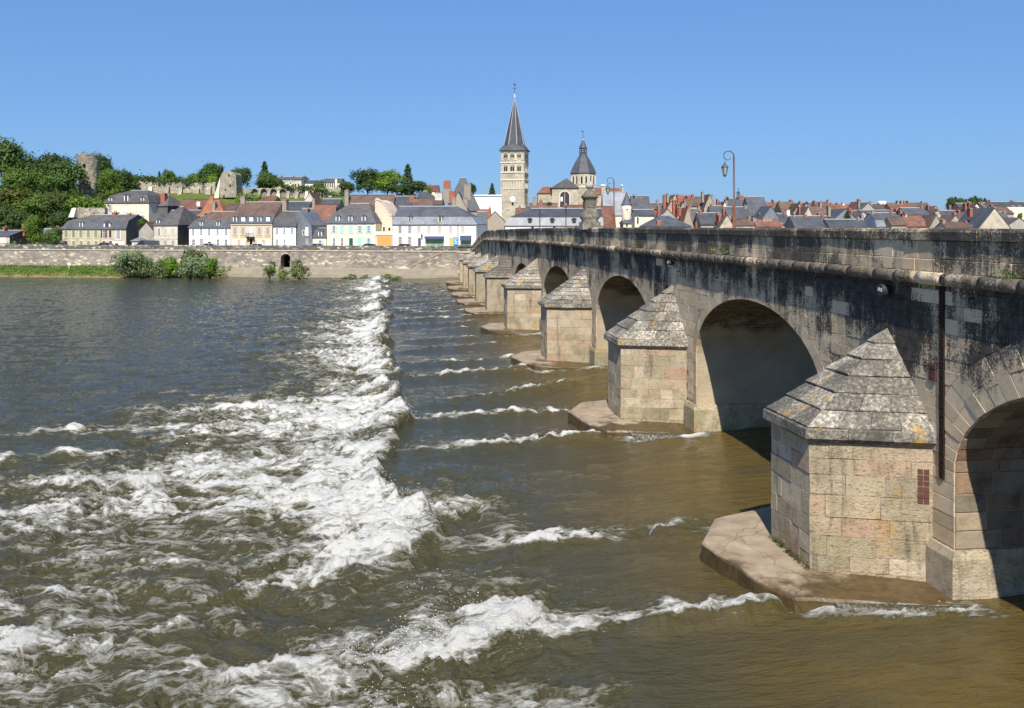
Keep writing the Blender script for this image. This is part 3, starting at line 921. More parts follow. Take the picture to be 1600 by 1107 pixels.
BR = thing('stone_bridge', 'long weathered stone arch bridge with pyramid-roofed cutwaters standing in the river', 'bridge')
def bridge():
    END = 177.0
    # core: face, vaults, far face, deck
    mb = MB()
    ss = list(np.arange(-16, END, 1.0)) + [END]
    for c, A, zs, B in ARCH:
        for k in range(-14, 15):
            ss.append(c + A * sin(k / 14 * pi / 2) * .99999)
        ss += [c - A - 1e-3, c + A + 1e-3]
    ss = sorted(ss)
    for side, t in ((0, -.03), (1, -9.6)):
        for a, b in zip(ss, ss[1:]):
            if b - a < 1e-5: continue
            za, zb = intrados(a), intrados(b)
            m = (a + b) / 2
            if intrados(m) is None: za = zb = -1.6
            else:
                za = za if za is not None else intrados(m); zb = zb if zb is not None else intrados(m)
            q = [bp(a, t, za), bp(b, t, zb), bp(b, t, z_cor(b) - .1), bp(a, t, z_cor(a) - .1)]
            mb.add(q, [(0, 1, 2, 3) if side else (3, 2, 1, 0)], M['spandrel'])
    core = mb.build('spandrel_wall', BR)
    for c, A, zs, B in ARCH:
        mb = MB(); mb.uv = []
        path = [(c - A, -1.6), (c - A, zs)] + [(c - A * cos(pi * k / 28), zs + B * sin(pi * k / 28)) for k in range(1, 28)] + [(c + A, zs), (c + A, -1.6)]
        vs_, fs, ln = [], [], 0
        tl = [-.03, -1.2, -3, -5, -7.5, -9.6]
        for i, (s, z) in enumerate(path):
            if i: ln += sqrt((s - path[i - 1][0]) ** 2 + (z - path[i - 1][1]) ** 2)
            for t in tl:
                vs_.append(bp(s, t, z)); mb.uv.append((t, ln))
        n = len(tl)
        for i in range(len(path) - 1):
            for k in range(n - 1):
                fs.append((i * n + k, i * n + k + 1, (i + 1) * n + k + 1, (i + 1) * n + k))
        mb.add(vs_, fs, M['vault'])
        mb.build('arch_vault', BR)
        # plinth ledge along the foot of each side of the opening
        for sg in (-1, 1):
            e = c + sg * A
            pl = MB()
            w = [(e + sg * .9, .16), (e - sg * .22, .16), (e - sg * .22, -9.6)]
            vs_ = []
            for (s, t) in [(e + sg * 1.25, -.02), (e + sg * 1.25, .17), (e - sg * .20, .17), (e - sg * .20, -9.6), (e + sg * .05, -9.6), (e + sg * .05, -.02)]:
                vs_ += [bp(s, t, -1.6), bp(s, t, 1.42), bp(s + sg * .07 * (1 if (s - e) * sg < 0 else 0), t - (.08 if t > .1 else 0), 1.62)]
            fs = []
            for k in range(6):
                j = (k + 1) % 6
                fs += [(3 * k, 3 * j, 3 * j + 1, 3 * k + 1), (3 * k + 1, 3 * j + 1, 3 * j + 2, 3 * k + 2)]
            fs.append((2, 5, 8, 11, 14, 17))
            if sg > 0: fs = [f[::-1] for f in fs]
            pl.add(vs_, fs, M['pier'])
            if -5 < e < 140: pl.build('plinth', BR)
    mb = MB()
    sd = list(np.arange(-16, END, 4.0)) + [END]
    n = len(sd)
    mb.add([bp(s, t, z_cor(s) - .02) for s in sd for t in (-.2, -9.4)], [(2 * i, 2 * i + 2, 2 * i + 3, 2 * i + 1) for i in range(n - 1)], M['asphalt'])
    mb.build('roadway', BR)

    # spandrel blocks, course by course between the rings of voussoirs
    RD = .78
    RDS = {1: 1.28}
    def ext(i, z):
        c, A, zs, B = ARCH[i]
        RD = RDS.get(i, .5)
        if z <= zs: return A + RD
        q = 1 - ((z - zs) / (B + RD)) ** 2
        return (A + RD) * sqrt(q) if q > 0 else None
    rest = MB()
    cnt = 0
    zc = 1.75
    random.seed(31)
    while zc < 8.2:
        hcs = random.choice((.30, .34, .36, .40))
        z0, z1 = zc, zc + hcs
        zc = z1
        runs, cur = [], (12.0, 12.0)
        for i in range(1, 5):
            c = ARCH[i][0]
            e0, e1 = ext(i, z0), ext(i, z1)
            if e0 is None: continue
            if e1 is None: e1 = .15
            runs.append((cur, (c - e0, c - e1)))
            cur = (c + e0, c + e1)
        runs.append((cur, (92.0, 92.0)))
        for (l0, l1), (r0, r1) in runs:
            if min(r0 - l0, r1 - l1) < .25: continue
            x = max(l0, l1)
            cuts = []
            while True:
                x += random.uniform(.55, 1.15)
                if x > min(r0, r1) - .35: break
                cuts.append(x)
            ed = [(l0, l1)] + [(q, q) for q in cuts] + [(r0, r1)]
            for (a0, a1), (b0, b1) in zip(ed, ed[1:]):
                mid = (a0 + b0) / 2
                if b1 > 20 and any(abs(mid - p) < 2.15 for p in PIERS) and z1 < 4.3: continue
                top = z_cor(mid) - .22
                if z0 > top - .1: continue
                zz = min(z1, top)
                near = mid < 49 and mid > 19.3 and cnt < 296
                cnt += near
                stone('spandrel_stone', core if near else rest, [bp(a0, 0, z0), bp(b0, 0, z0), bp(b1, 0, zz), bp(a1, 0, zz)], NB, M['spandrel'],
                      proud=random.uniform(-.007, .009), gap=.0028, ch=.008, depth=.06, jit=.003)
    tag(rest.build('spandrel_stonework', BR), kind='stuff')
    # voussoirs
    for i in range(1, 5):
        c, A, zs, B = ARCH[i]
        RD = RDS.get(i, .5)
        nv = 34 if i == 1 else 26
        for k in range(nv):
            u0, u1 = pi * k / nv, pi * (k + 1) / nv
            ca, cb = ((c - A * cos(u), zs + B * sin(u)) for u in (u0, u1))
            da, db = ((c - (A + RD) * cos(u), zs + (B + RD) * sin(u)) for u in (u0, u1))
            jz = random.uniform(-.18, .0) if i > 1 else random.uniform(-.30, .0)
            q = [bp(ca[0], 0, ca[1]), bp(cb[0], 0, cb[1]), bp(db[0], 0, db[1]), bp(da[0], 0, da[1])]
            if i == 1:
                f = random.uniform(.38, .68)
                m0, m1 = q[0].lerp(q[3], f), q[1].lerp(q[2], f)
                for qq in ([q[0], q[1], m1, m0], [m0, m1, q[2], q[3]]):
                    stone('voussoir', core, qq, NB, M['arch_stone'], proud=random.uniform(-.008, .012), gap=.004, ch=.012, depth=.06, jit=.006)
            else:
                stone('voussoir', core, q, NB, M['spandrel'], proud=random.uniform(.002, .006), gap=.0012, ch=.004, depth=.05, jit=.001)
        for sg in (-1, 1):                                  # jambs below the springing
            e = c + sg * A
            z = 1.64
            while z < zs - .05:
                z2 = min(z + random.uniform(.32, .44), zs)
                if zs - z2 < .15: z2 = zs
                stone('jamb_stone', core, [bp(e, 0, z), bp(e + sg * RD, 0, z), bp(e + sg * RD, 0, z2), bp(e, 0, z2)], NB, M['arch_stone'], proud=random.uniform(-.004, .01), gap=.005, ch=.012, depth=.05)
                z = z2
    # ashlar of the near vault, seen from below on the right
    c, A, zs, B = ARCH[1]
    pth = []
    z = 1.64
    while z < zs - .2: pth.append((c + A, z)); z += .46
    for k in range(0, 15): pth.append((c + A * cos(k / 28 * pi), zs + B * sin(k / 28 * pi)))
    for (sa, za), (sb, zb) in zip(pth, pth[1:]):
        if sqrt((sa - sb) ** 2 + (za - zb) ** 2) < .1: continue
        t = -.02
        nr = Vector((DX, DY, 0)) * -(zb - za) + Vector((0, 0, 1)) * (sb - sa)
        nr.normalize()
        while t > -4.2:
            t2 = t - random.uniform(.6, 1.5)
            stone('vault_stone', core, [bp(sa, t, za), bp(sb, t, zb), bp(sb, t2, zb), bp(sa, t2, za)], nr, M['vault_ashlar'], proud=random.uniform(.015, .055), gap=.008, ch=.015, depth=.03)
            t = t2

    # roll moulding
    s = 10.0
    cprof = [(-.1, -.36), (.02, -.34)] + [(.09 + .17 * sin(a), -.17 - .17 * cos(a)) for a in np.linspace(.2, pi - .15, 8)] + [(-.1, -.01)]
    cor = sweep('cornice', BR, [(-.25, -.35), (.05, -.3), (.05, -.06), (-.25, -.03)], list(np.arange(9, END, 2.0)) + [END - 1], z_cor, M['roll'], closed=True)
    while s < END - 2:
        ln = random.uniform(.9, 1.6) * (1 if s < 80 else 1.7)
        j = random.uniform(-.012, .012)
        pf = [(t + j, z + random.uniform(-.008, .008)) for t, z in cprof]
        sweep('cornice_stone', cor, pf, list(np.linspace(s + .006, s + ln - .006, 5)), z_cor, M['roll'], jit=.008, smooth=True)
        s += ln
    # parapet: two courses and a coping
    par = sweep('parapet', BR, [(-.06, -.05), (-.06, .9), (-.4, .9), (-.4, -.05)], list(np.arange(9, END, 2.0)) + [END - 1], z_cor, M['parapet'], closed=True)
    par2 = sweep('far_parapet', BR, [(-9.2, -.05), (-9.2, 1.06), (-9.6, 1.06), (-9.6, -.05)], list(np.arange(-10, END, 2.0)) + [END - 1], z_cor, M['parapet'], closed=True)
    for z0, z1, lo, hi in ((0, .33, .5, 1.1), (.33, .82, .8, 1.7)):
        s = 11.0
        while s < 96:
            ln = random.uniform(lo, hi) * (1 if s < 60 else 1.8)
            pr = -.03 if z0 > 0 else -.012
            stone('parapet_stone', par, [bp(s, 0, z_cor(s) + z0), bp(s + ln, 0, z_cor(s + ln) + z0), bp(s + ln, 0, z_cor(s + ln) + z1), bp(s, 0, z_cor(s) + z1)], NB, M['parapet'],
                  proud=pr + random.uniform(-.008, .008), gap=.005, ch=.012, depth=.06)
            s += ln
    s = 11.0
    while s < END:
        ln = min(random.uniform(1.1, 2.0) * (1 if s < 70 else 2.0), END - s)
        if ln < .4: break
        cp = [(.0, .82), (.035, .84), (.045, 1.05), (.01, 1.12), (-.1, 1.145), (-.36, 1.14), (-.46, 1.06), (-.46, .82)]
        j = random.uniform(-.012, .012)
        sweep('coping_stone', par, [(t + j, z + random.uniform(-.01, .01)) for t, z in cp], list(np.linspace(s + .008, s + ln - .008, 4)), z_cor, M['cap'], jit=.009, closed=True)
        s += ln
    # end pillar where the parapet meets the quay
    mb = MB()
    e = bp(END + 2, 0, 0)
    mb.box(e.x - 2.6, e.x + .6, e.y - 1.2, e.y + 3, -1.5, 5.0, M['quay'])
    mb.box(e.x - 2.75, e.x + .7, e.y - 1.35, e.y + 3, 5.0, 5.3, M['quay_string'])
    mb.box(e.x - 2.5, e.x + .6, e.y - 1.1, e.y + 3, 5.3, 6.15, M['quay_cap'])
    mb.box(e.x - 2.7, e.x + .7, e.y - 1.3, e.y + 3, 6.15, 6.4, M['quay_cap'])
    mb.build('end_pillar', BR)

    # piers
    for i, pc in enumerate(PIERS):
        small = pc > 100
        if pc < 0: continue
        pf = pc
        if i == 2: pc = pc - .42
        hw, hf, T = (2.3, 1.28, 2.95) if not small else (1.9, 1.05, 2.75)
        zb, zt = (4.03, 4.42) if pc < 60 else (4.15, 4.5)
        ap = 6.92 if not small else 6.5 - .012 * (pc - 100)
        poly = [(pc - hw, 0), (pc - hf, T), (pc + hf, T), (pc + hw, 0)]
        # pier core
        mb = MB()
        ins = .03
        pin = [(pc - hw + ins, -.02), (pc - hf + ins, T - ins), (pc + hf - ins, T - ins), (pc + hw - ins, -.02)]
        vs_ = [bp(s, t, -1.5) for s, t in pin] + [bp(s, t, zb) for s, t in pin]
        mb.add(vs_, [(0, 1, 5, 4), (1, 2, 6, 5), (2, 3, 7, 6), (3, 0, 4, 7), (4, 5, 6, 7)], M['pier'])
        core_p = mb.build('pier', BR)
        def on(k, u):
            (a, b), (c2, d) = poly[k], poly[k + 1]
            return (a + (c2 - a) * u, b + (d - b) * u)
        def nrm(k):
            (a, b), (c2, d) = poly[k], poly[k + 1]
            v = bp(c2, d, 0) - bp(a, b, 0)
            n = Vector((v.y, -v.x, 0)).normalized()
            return n if n.dot(NB) > 0 or (k == 0 and n.dot(SB) < 0) or (k == 2 and n.dot(SB) > 0) else -n
        if pc < 100:
            z = .1
            row = 0
            while z < zb - .02:
                h = random.uniform(.40, .60)
                if zb - z - h < .3: h = zb - z
                for k in (0, 1, 2):
                    ln = 3.12 if k != 1 else 2 * hf
                    u, us = 0, [0]
                    while True:
                        u += random.uniform(.5, 1.5) / ln
                        if u > 1 - .4 / ln: break
                        us.append(u)
                    us.append(1)
                    if k == 2 and pc > 60: us = [0, 1]
                    for ua, ub in zip(us, us[1:]):
                        a, b = on(k, ua), on(k, ub)
                        stone('stone', core_p, [bp(*a, z), bp(*b, z), bp(*b, z + h), bp(*a, z + h)], nrm(k), M['pier'], proud=random.uniform(-.016, .010), gap=.003, ch=.010, depth=.05, jit=.009)
                z += h
                row += 1
        else:
            z = .1
        # projecting cap course
        def ring(e, z):
            return [(pc - hw - e, -.01), (pc - hf - e * .8, T + e), (pc + hf + e * .8, T + e), (pc + hw + e, -.01)]
        p0, p1, p2 = ring(.04, 0), ring(.19, 0), ring(.17, 0)
        if pc < 80:
            for k in (0, 1, 2):
                nst = 3 if k != 1 else 2
                for q in range(nst):
                    vs_ = []
                    for u in ((q + .004) / nst, (q + .996) / nst):
                        for pp, z in ((p0, zb), (p1, zb + .12), (p1, zt - .04), (p2, zt), (ring(-.15, 0), zt), (ring(-.15, 0), zb)):
                            (a, b), (c2, d) = pp[k], pp[k + 1]
                            vs_.append(bp(a + (c2 - a) * u + random.uniform(-.006, .006), b + (d - b) * u, z + random.uniform(-.008, .008)))
                    mb = MB()
                    mb.add(vs_, [(j, (j + 1) % 6, 6 + (j + 1) % 6, 6 + j) for j in range(6)] + [(5, 4, 3, 2, 1, 0), (6, 7, 8, 9, 10, 11)], M['slab'])
                    mb.build('cap_stone', core_p)
        else:
            mb = MB()
            vs_ = [bp(s, t, z) for pp, z in ((p0, zb), (p1, zb + .12), (p1, zt)) for s, t in pp]
            fs = [(r * 4 + k, r * 4 + k + 1, r * 4 + 5 + k, r * 4 + 4 + k) for r in range(2) for k in range(3)] + [(8, 9, 10, 11), (0, 1, 2, 3)]
            mb.add(vs_, fs, M['slab'])
            mb.build('cap_course', core_p)
        # stepped pyramid roof
        apex = Vector(bp(pc, -.02, ap))
        base = [bp(s, t, zt) for s, t in ring(.10, 0)]
        mb = MB()
        bl = [b - Vector((0, 0, .06)) for b in base]
        al = apex - Vector((0, 0, .06))
        mb.add(bl + [al], [(0, 1, 4), (1, 2, 4), (2, 3, 4)], M['slab'])
        roof = mb.build('roof_bed', core_p) if pc > 100 else None
        nco = 6 if pc < 60 else 9 if pc < 100 else 7
        soup = MB()
        for r in range(nco):
            f0, f1 = r / nco, (r + 1) / nco
            for k in (0, 1, 2):
                A0, B0 = base[k].lerp(apex, f0), base[k + 1].lerp(apex, f0)
                A1, B1 = base[k].lerp(apex, f1), base[k + 1].lerp(apex, f1)
                n = (base[k + 1] - base[k]).cross(apex - base[k]).normalized()
                if n.z < 0: n = -n
                ln = (B0 - A0).length
                ns = max(1, round(ln / (.85 if pc < 60 else .7)))
                us = [0] + sorted((q + random.uniform(-.18, .18)) / ns for q in range(1, ns)) + [1]
                lip = (.022 if k == 0 else .062) if pc < 60 else .035
                for ua, ub in zip(us, us[1:]):
                    cs = [A0.lerp(B0, ua), A0.lerp(B0, ub), A1.lerp(B1, ub), A1.lerp(B1, ua)]
                    if r == nco - 1: cs = [cs[0], cs[1], apex] if len(us) == 2 else [cs[0], cs[1], A1.lerp(B1, (ua + ub) / 2)]
                    pr = [lip + random.uniform(-.022, .018), lip + random.uniform(-.022, .018), random.uniform(-.012, .008), random.uniform(-.012, .008)][:len(cs)]
                    tgt = core_p if (pc < 80 and not (k == 2 and pc > 40)) else soup
                    stone('roof_slab', tgt, cs, n, M['slab'], gap=.003, ch=.018, depth=.07, jit=.008, pr2=pr)
        if soup.v:
            tag(soup.build('roof_stonework', core_p), kind='stuff')
        # low footing the pier stands on
        pc = pf
        fpoly = [(pc - 4.35, -.6), (pc - 3.35, 4.1), (pc - 2.2, 4.7), (pc + .6, 5.15), (pc + 2.6, 4.1), (pc + 4.0, 1.2), (pc + 4.2, -.6)] if not small else \
                [(pc - 3.2, -.6), (pc - 3.0, 4.3), (pc - 1.6, 5.0), (pc + 1.4, 5.0), (pc + 2.6, 3.6), (pc + 3.0, -.6)]
        zf = lambda s, t: .60 + .034 * (s - pc) + .024 * (t - 3) + .015 * sin(s * 2.3 + t * 1.7)
        cx = sum(a for a, b in fpoly) / len(fpoly); cy = sum(b for a, b in fpoly) / len(fpoly)
        ed = []
        for (a, b), (c2, d) in zip(fpoly, fpoly[1:] + fpoly[:1]):
            nn = max(2, int(sqrt((c2 - a) ** 2 + (d - b) ** 2) / .45))
            for q in range(nn):
                ed.append((a + (c2 - a) * q / nn + random.uniform(-.04, .04), b + (d - b) * q / nn + random.uniform(-.04, .04)))
        m = len(ed)
        rings = [(1.02, -1.5, 0), (1.0, -.07, 1), (.985, 0, 1), (.9, .02, 1), (.7, .03, 1), (.45, .03, 1)]
        vs_ = []
        for kf, dz, rel in rings:
            for a, b in ed:
                s, t = cx + (a - cx) * kf, cy + (b - cy) * kf
                vs_.append(bp(s, t, (zf(s, t) + dz + random.uniform(-.012, .012)) if rel else dz))
        vs_.append(bp(cx, cy, zf(cx, cy)))
        fs = []
        for r in range(len(rings) - 1):
            for k in range(m):
                j = (k + 1) % m
                fs.append((r * m + k, (r + 1) * m + k, (r + 1) * m + j, r * m + j))
        lastr = (len(rings) - 1) * m
        fs += [(lastr + k, len(vs_) - 1, lastr + (k + 1) % m) for k in range(m)]
        mb = MB(); mb.add(vs_, fs, M['footing'])
        if pc > 0: mb.build('footing', BR)

    # brick-filled joint with its recess shade put into the colour, brick patches, iron cramps
    mb = MB()
    s0 = 22.95
    z = 3.3
    while z < 8.27:
        for k in range(2):
            off = .12 * ((int(z * 100) // 7) % 2) * 0
            a, b = s0 + .115 * k, s0 + .115 * (k + 1)
            j = random.uniform(0, .012)
            x = [bp(a + .004, .015, z + .004), bp(b - .004, .015, z + .004), bp(b - .004, .015, z + .066), bp(a + .004, .015, z + .066)]
            stone('brick', mb, x, NB, M['brick_shaded'], proud=.02 + j, gap=.002, ch=.004, depth=.05, jit=.001)
        z += .073
    tag(mb.build('brick_joint', BR, fix=False), kind='stuff')
    mb = MB()
    mb.add([bp(s0 - .01, .014, 3.28), bp(s0 + .24, .014, 3.28), bp(s0 + .24, .014, 8.3), bp(s0 - .01, .014, 8.3)], [(3, 2, 1, 0)], M['dark'])
    mb.build('joint_mortar', BR)
    for (s, t, z, w, h, n, so) in ((23.32, .018, 5.75, .34, .5, NB, 0), (0, 0, 2.5, .3, 1.0, None, 1)):
        for r in range(int(h / .155)):
            for k in range(2):
                if n is not None:
                    a, b = s + k * w / 2, s + (k + 1) * w / 2
                    q = [bp(a, t, z + r * .155), bp(b, t, z + r * .155), bp(b, t, z + r * .155 + .15), bp(a, t, z + r * .155 + .15)]
                    nn = NB
                else:
                    pa, pb = Vector((25.78 - 2.3, 0)), Vector((25.78 - 1.28, 2.95))
                    u0, u1 = .03 + k * w / 2 / 3.12, .03 + (k + 1) * w / 2 / 3.12
                    A_, B_ = pa.lerp(pb, u0), pa.lerp(pb, u1)
                    v = bp(*pb, 0) - bp(*pa, 0)
                    nn = Vector((v.y, -v.x, 0)).normalized()
                    if nn.dot(SB) > 0: nn = -nn
                    q = [bp(*A_, z + r * .155), bp(*B_, z + r * .155), bp(*B_, z + r * .155 + .15), bp(*A_, z + r * .155 + .15)]
                stone('brick', BR, q, nn, M['brick_red'], proud=.012 + random.uniform(0, .014), gap=.006, ch=.008, depth=.05, jit=.004)
    for px, py in ((1280, 433), (1522, 466), (1122, 434), (1096, 484), (1165, 424), (1062, 424), (1012, 414)):
        r = (px - 800) / 1500
        s = (14.28 - 1.971 * r) / (.9906 * r + .1367)
        Y = OY + DY * s
        z = EYE - (py - HZ) * Y / F
        mb = MB()
        mb.tube([bp(s, -.03, z + .02), bp(s + .03, .12, z - .02), bp(s - .04, .16, z - .12)], [.03, .035, .02], 6, M['iron'])
        mb.build('iron_cramp', BR)
bridge()

# water that slides off the edge of the footings
def cascade(pc, label):
    rg = random.Random(int(pc))
    mb = MB()
    n = 70
    vs_ = []
    for k in range(n + 1):
        u = k / n
        t = .2 + 3.0 * u
        s = pc - 4.2 + .2125 * t
        w = sin(pi * u) ** .5
        for q in range(7):
            f = q / 6
            vs_.append(bp(s - .10 - .34 * f * w + rg.uniform(-.05, .05) * f, t + rg.uniform(-.02, .02), .44 + .02 * u - f * f * .30 + rg.uniform(-.02, .02) * (f > 0)))
    fs = [(k * 7 + q, k * 7 + q + 1, (k + 1) * 7 + q + 1, (k + 1) * 7 + q) for k in range(n) for q in range(6)]
    mb.add(vs_, fs, M['cascade'])
    o = mb.build('water_cascade', smooth=True)
    tag(o, label, 'water', kind='stuff')
g = G('falling_water')
q = g.pos((20, 20, .5))
f = g.step(g.noise(q, 1, 7, .8), .50, .78)
g.bump(g.noise(q, 1, 4), .6, .05)
M['cascade'] = g.fin(g.mix(f, (.045, .036, .016), (.55, .55, .52)), .35, .5)
cascade(26.2, 'thin sheet of water sliding off the edge of the nearest pier footing')
cascade(46.2, 'thin sheet of water sliding off the edge of the second pier footing')

# flying drops and lumps of froth on the breaking water
def spray():
    X, Y, Z, s, t, foam, D, jump, tt = WATER
    rg = np.random.default_rng(3)
    w = np.clip(foam - .5, 0, 1) * ((np.abs(tt - .3) < 1.2) * 2.5 + .03) * (Y > 16) * (Y < 120) * (np.maximum(Y, 1) / 40) ** .6
    p = w / w.sum()
    ids = rg.choice(len(X), 6000, p=p)
    tet = np.array([(1, 1, 1), (1, -1, -1), (-1, 1, -1), (-1, -1, 1)], float) / 1.7
    tf = np.array([(0, 1, 2), (0, 3, 1), (0, 2, 3), (1, 3, 2)])
    up = rg.random(len(ids)) ** 3 * .38
    r = (.005 + .012 * rg.random(len(ids)) ** 2) * (1 + Y[ids] / 55)
    c = np.stack([X[ids] + rg.normal(size=len(ids)) * .10, Y[ids] + rg.normal(size=len(ids)) * .10, Z[ids] + up], 1)
    ro = rg.random((len(ids), 1)) * 6.28
    v = tet[None] * r[:, None, None]
    cs, sn = np.cos(ro), np.sin(ro)
    v = np.stack([v[..., 0] * cs - v[..., 1] * sn, v[..., 0] * sn + v[..., 1] * cs, v[..., 2]], -1) + c[:, None, :]
    me = bpy.data.meshes.new('spray')
    N = len(ids)
    me.vertices.add(N * 4); me.vertices.foreach_set('co', v.astype(np.float32).ravel())
    idx = (np.arange(N)[:, None, None] * 4 + tf[None]).astype(np.int32).ravel()
    me.loops.add(len(idx)); me.loops.foreach_set('vertex_index', idx)
    me.polygons.add(N * 4); me.polygons.foreach_set('loop_start', np.arange(0, len(idx), 3, dtype=np.int32))
    me.materials.append(M['froth'])
    me.update(calc_edges=True)
    o = bpy.data.objects.new('spray', me)
    COL.objects.link(o)
    tag(o, 'white drops of spray thrown up by the breaking water', 'spray', kind='stuff')
M['froth'] = m_flat('froth', (.82, .82, .79), .6, .05, 2, .4)
spray()
# ------------------------------------------------------------------ houses
class House:
    """one building; x runs along its front, y back from the front, z up; sizes are read off at its own distance"""
    def __init__(s, name, cat, label, x0, x1, off=None, Y=None, base=None, group=None):
        if Y is None:                       # stands along the quay
            def hit(px):
                r = (px - CX) / F
                k = .16
                a = 184 - .16 * 8 + off
                X = r * a / (1 + r * k)
                if X > -8: X, yy = r * (184 + off), 184 + off
                else: yy = a - k * X
                return Vector((X, yy))
        else:
            def hit(px):
                return Vector(((px - CX) / F * Y, Y))
        s.hit = hit
        a, b = hit(x0), hit(x1)
        s.a, s.w = a, (b - a).length
        s.e = (b - a).normalized()
        s.Ym = (a.y + b.y) / 2
        s.gz = base if base is not None else 5.0
        s.root = thing(name, label, cat, (a.x, a.y, s.gz), atan2(s.e.y, s.e.x), group)
        s.x0, s.x1 = x0, x1
    def X(s, px):
        # meet the front's own line with the sight line of the column px
        r = (px - CX) / F
        den = s.e.x - r * s.e.y
        return (r * s.a.y - s.a.x) / den
    def Z(s, py):
        return EYE - (py - HZ) * s.Ym / F - s.gz
    def L(s, npx):
        return npx * s.Ym / F
    def body(s, eave, wall, roof, ridge, brk=None, depth=8.0, kind='gable', roof2=None, hipl=False, hipr=False, side=None, over=.25, inset=None):
        w, d = s.w, depth
        s.d = d
        z1, z3 = s.Z(eave), s.Z(ridge)
        s.ze = z1
        sm = side or wall
        mb = MB()
        ym = d / 2
        pr = [(0, z1), (d, z1)]
        i1 = inset or .85
        if brk is not None:
            z2 = s.Z(brk)
            prof = [(0, z1), (i1, z2), (ym, z3), (d - i1, z2), (d, z1)]
        else:
            prof = [(0, z1), (ym, z3), (d, z1)]
        if kind == 'gable':
            mb.add([(0, 0, -1), (w, 0, -1), (w, 0, z1), (0, 0, z1)], [(0, 1, 2, 3)], wall)
            mb.add([(0, d, -1), (w, d, -1), (w, d, z1), (0, d, z1)], [(3, 2, 1, 0)], sm)
            for x, fl, hip in ((0, 1, hipl), (w, 0, hipr)):
                pts = [(x, 0, -1), (x, d, -1)] + [(x, y, z) for y, z in ([(d, z1), (0, z1)] if hip else prof[::-1])]
                mb.add(pts, [tuple(range(len(pts)))[::-1] if fl else tuple(range(len(pts)))], sm)
        elif kind == 'front':
            mb.add([(0, 0, -1), (w, 0, -1), (w, 0, z1), (w / 2, 0, z3), (0, 0, z1)], [(0, 1, 2, 3, 4)], wall)
            mb.add([(0, d, -1), (w, d, -1), (w, d, z1), (w / 2, d, z3), (0, d, z1)], [(4, 3, 2, 1, 0)], sm)
            for x, fl in ((0, 1), (w, 0)):
                mb.add([(x, 0, -1), (x, d, -1), (x, d, z1), (x, 0, z1)], [(3, 2, 1, 0) if fl else (0, 1, 2, 3)], sm)
        mb.build('wall', s.root)
        rb = MB()
        o = over
        if kind == 'front':
            th = .14
            for sg in (0, 1):
                xa = -o if sg == 0 else w + o
                za = z1 - o * (z3 - z1) / (w / 2)
                v = [(xa, -.12, za), (w / 2, -.12, z3 + .02), (w / 2, d + .1, z3 + .02), (xa, d + .1, za)]
                v2 = [(x, y, z + th) for x, y, z in v]
                f = [(0, 1, 2, 3), (4, 7, 6, 5), (0, 4, 5, 1), (1, 5, 6, 2), (2, 6, 7, 3), (3, 7, 4, 0)]
                rb.add(v + v2, [q[::-1] for q in f] if sg == 0 else f, roof)
        else:
            if brk is not None:
                lv = [(-o, z1 - .02, -o * 1), (i1, z2, i1), (ym, z3, None)]
            else:
                lv = [(-o, z1 - .10, -o), (ym, z3, None)]
            def ends(k, hip, left):
                y, z, ix = lv[k]
                if not hip: q = -.12
                elif ix is None: q = min(ym * .92, w * .42) if brk is None else min(ym * .98, w * .3)
                else: q = ix
                return q if left else w - q
            rows = []
            for k in range(len(lv)):
                y, z, ix = lv[k]
                rows.append(((ends(k, hipl, True), y, z), (ends(k, hipr, False), y, z)))
            back = [((a[0], d - a[1], a[2]), (b[0], d - b[1], b[2])) for a, b in rows[:-1]][::-1]
            allr = rows + back
            up = .12
            mats = ([roof, roof2 or roof] if brk is not None else [roof])
            mats = mats + mats[::-1]
            for k in range(len(allr) - 1):
                (a, b), (c2, e) = allr[k], allr[k + 1]
                q = [a, b, e, c2]
                q2 = [(x, y, z + up) for x, y, z in q]
                rb.add(q + q2, [(3, 2, 1, 0), (4, 5, 6, 7), (0, 1, 5, 4), (1, 2, 6, 5), (2, 3, 7, 6), (3, 0, 4, 7)], mats[k])
            n = len(allr)
            for side_i, hip in ((0, hipl), (1, hipr)):
                if not hip: continue
                for k in range((n - 1) // 2):
                    a, b = allr[k][side_i], allr[n - 1 - k][side_i]
                    c2, e = allr[k + 1][side_i], allr[n - 2 - k][side_i]
                    q = [(x, y, z + up) for x, y, z in (a, b, e, c2)]
                    if k == (n - 1) // 2 - 1: q = q[:3]
                    rb.add(q, [tuple(range(len(q)))[::-1] if side_i == 0 else tuple(range(len(q)))], mats[k])
        s.roof = rb.build('roof', s.root)
        if kind != 'front':
            zb = MB()
            xl, xr = ends(len(lv) - 1, hipl, True), ends(len(lv) - 1, hipr, False)
            zb.box(xl, xr, ym - .14, ym + .14, z3 + .06, z3 + .2, M['zinc'] if roof in (M['slate'], M['slate_brown'], M['slate_pale']) or roof2 in (M['slate'], M['slate_brown']) else roof2 or roof)
            zb.build('ridge', s.roof)
        return s
    def win(s, cx, y0, y1, wpx, style='glass', frame='trim', pane=None, name='window', shm=None, y=0.0, parent=None, bars=True):
        x = s.X(cx)
        hw = s.L(wpx) / 2
        zt, zb = s.Z(y0), s.Z(y1)
        f = .13
        mb = MB()
        fr = M[frame]
        for a, b, c2, d in ((x - hw - f, x - hw, zb - f, zt + f), (x + hw, x + hw + f, zb - f, zt + f), (x - hw, x + hw, zt, zt + f), (x - hw, x + hw, zb - f, zb)):
            mb.box(a, b, y - .07, y + .05, c2, d, fr)
        w = mb.build(name, s.root)
        if style == 'shut':
            for sg in (-1, 1):
                sb = MB(); sb.box(min(x, x + sg * hw) + .012, max(x, x + sg * hw) - .012, y - .05, y + .03, zb + .01, zt - .01, shm); sb.build('shutter', w)
            return w
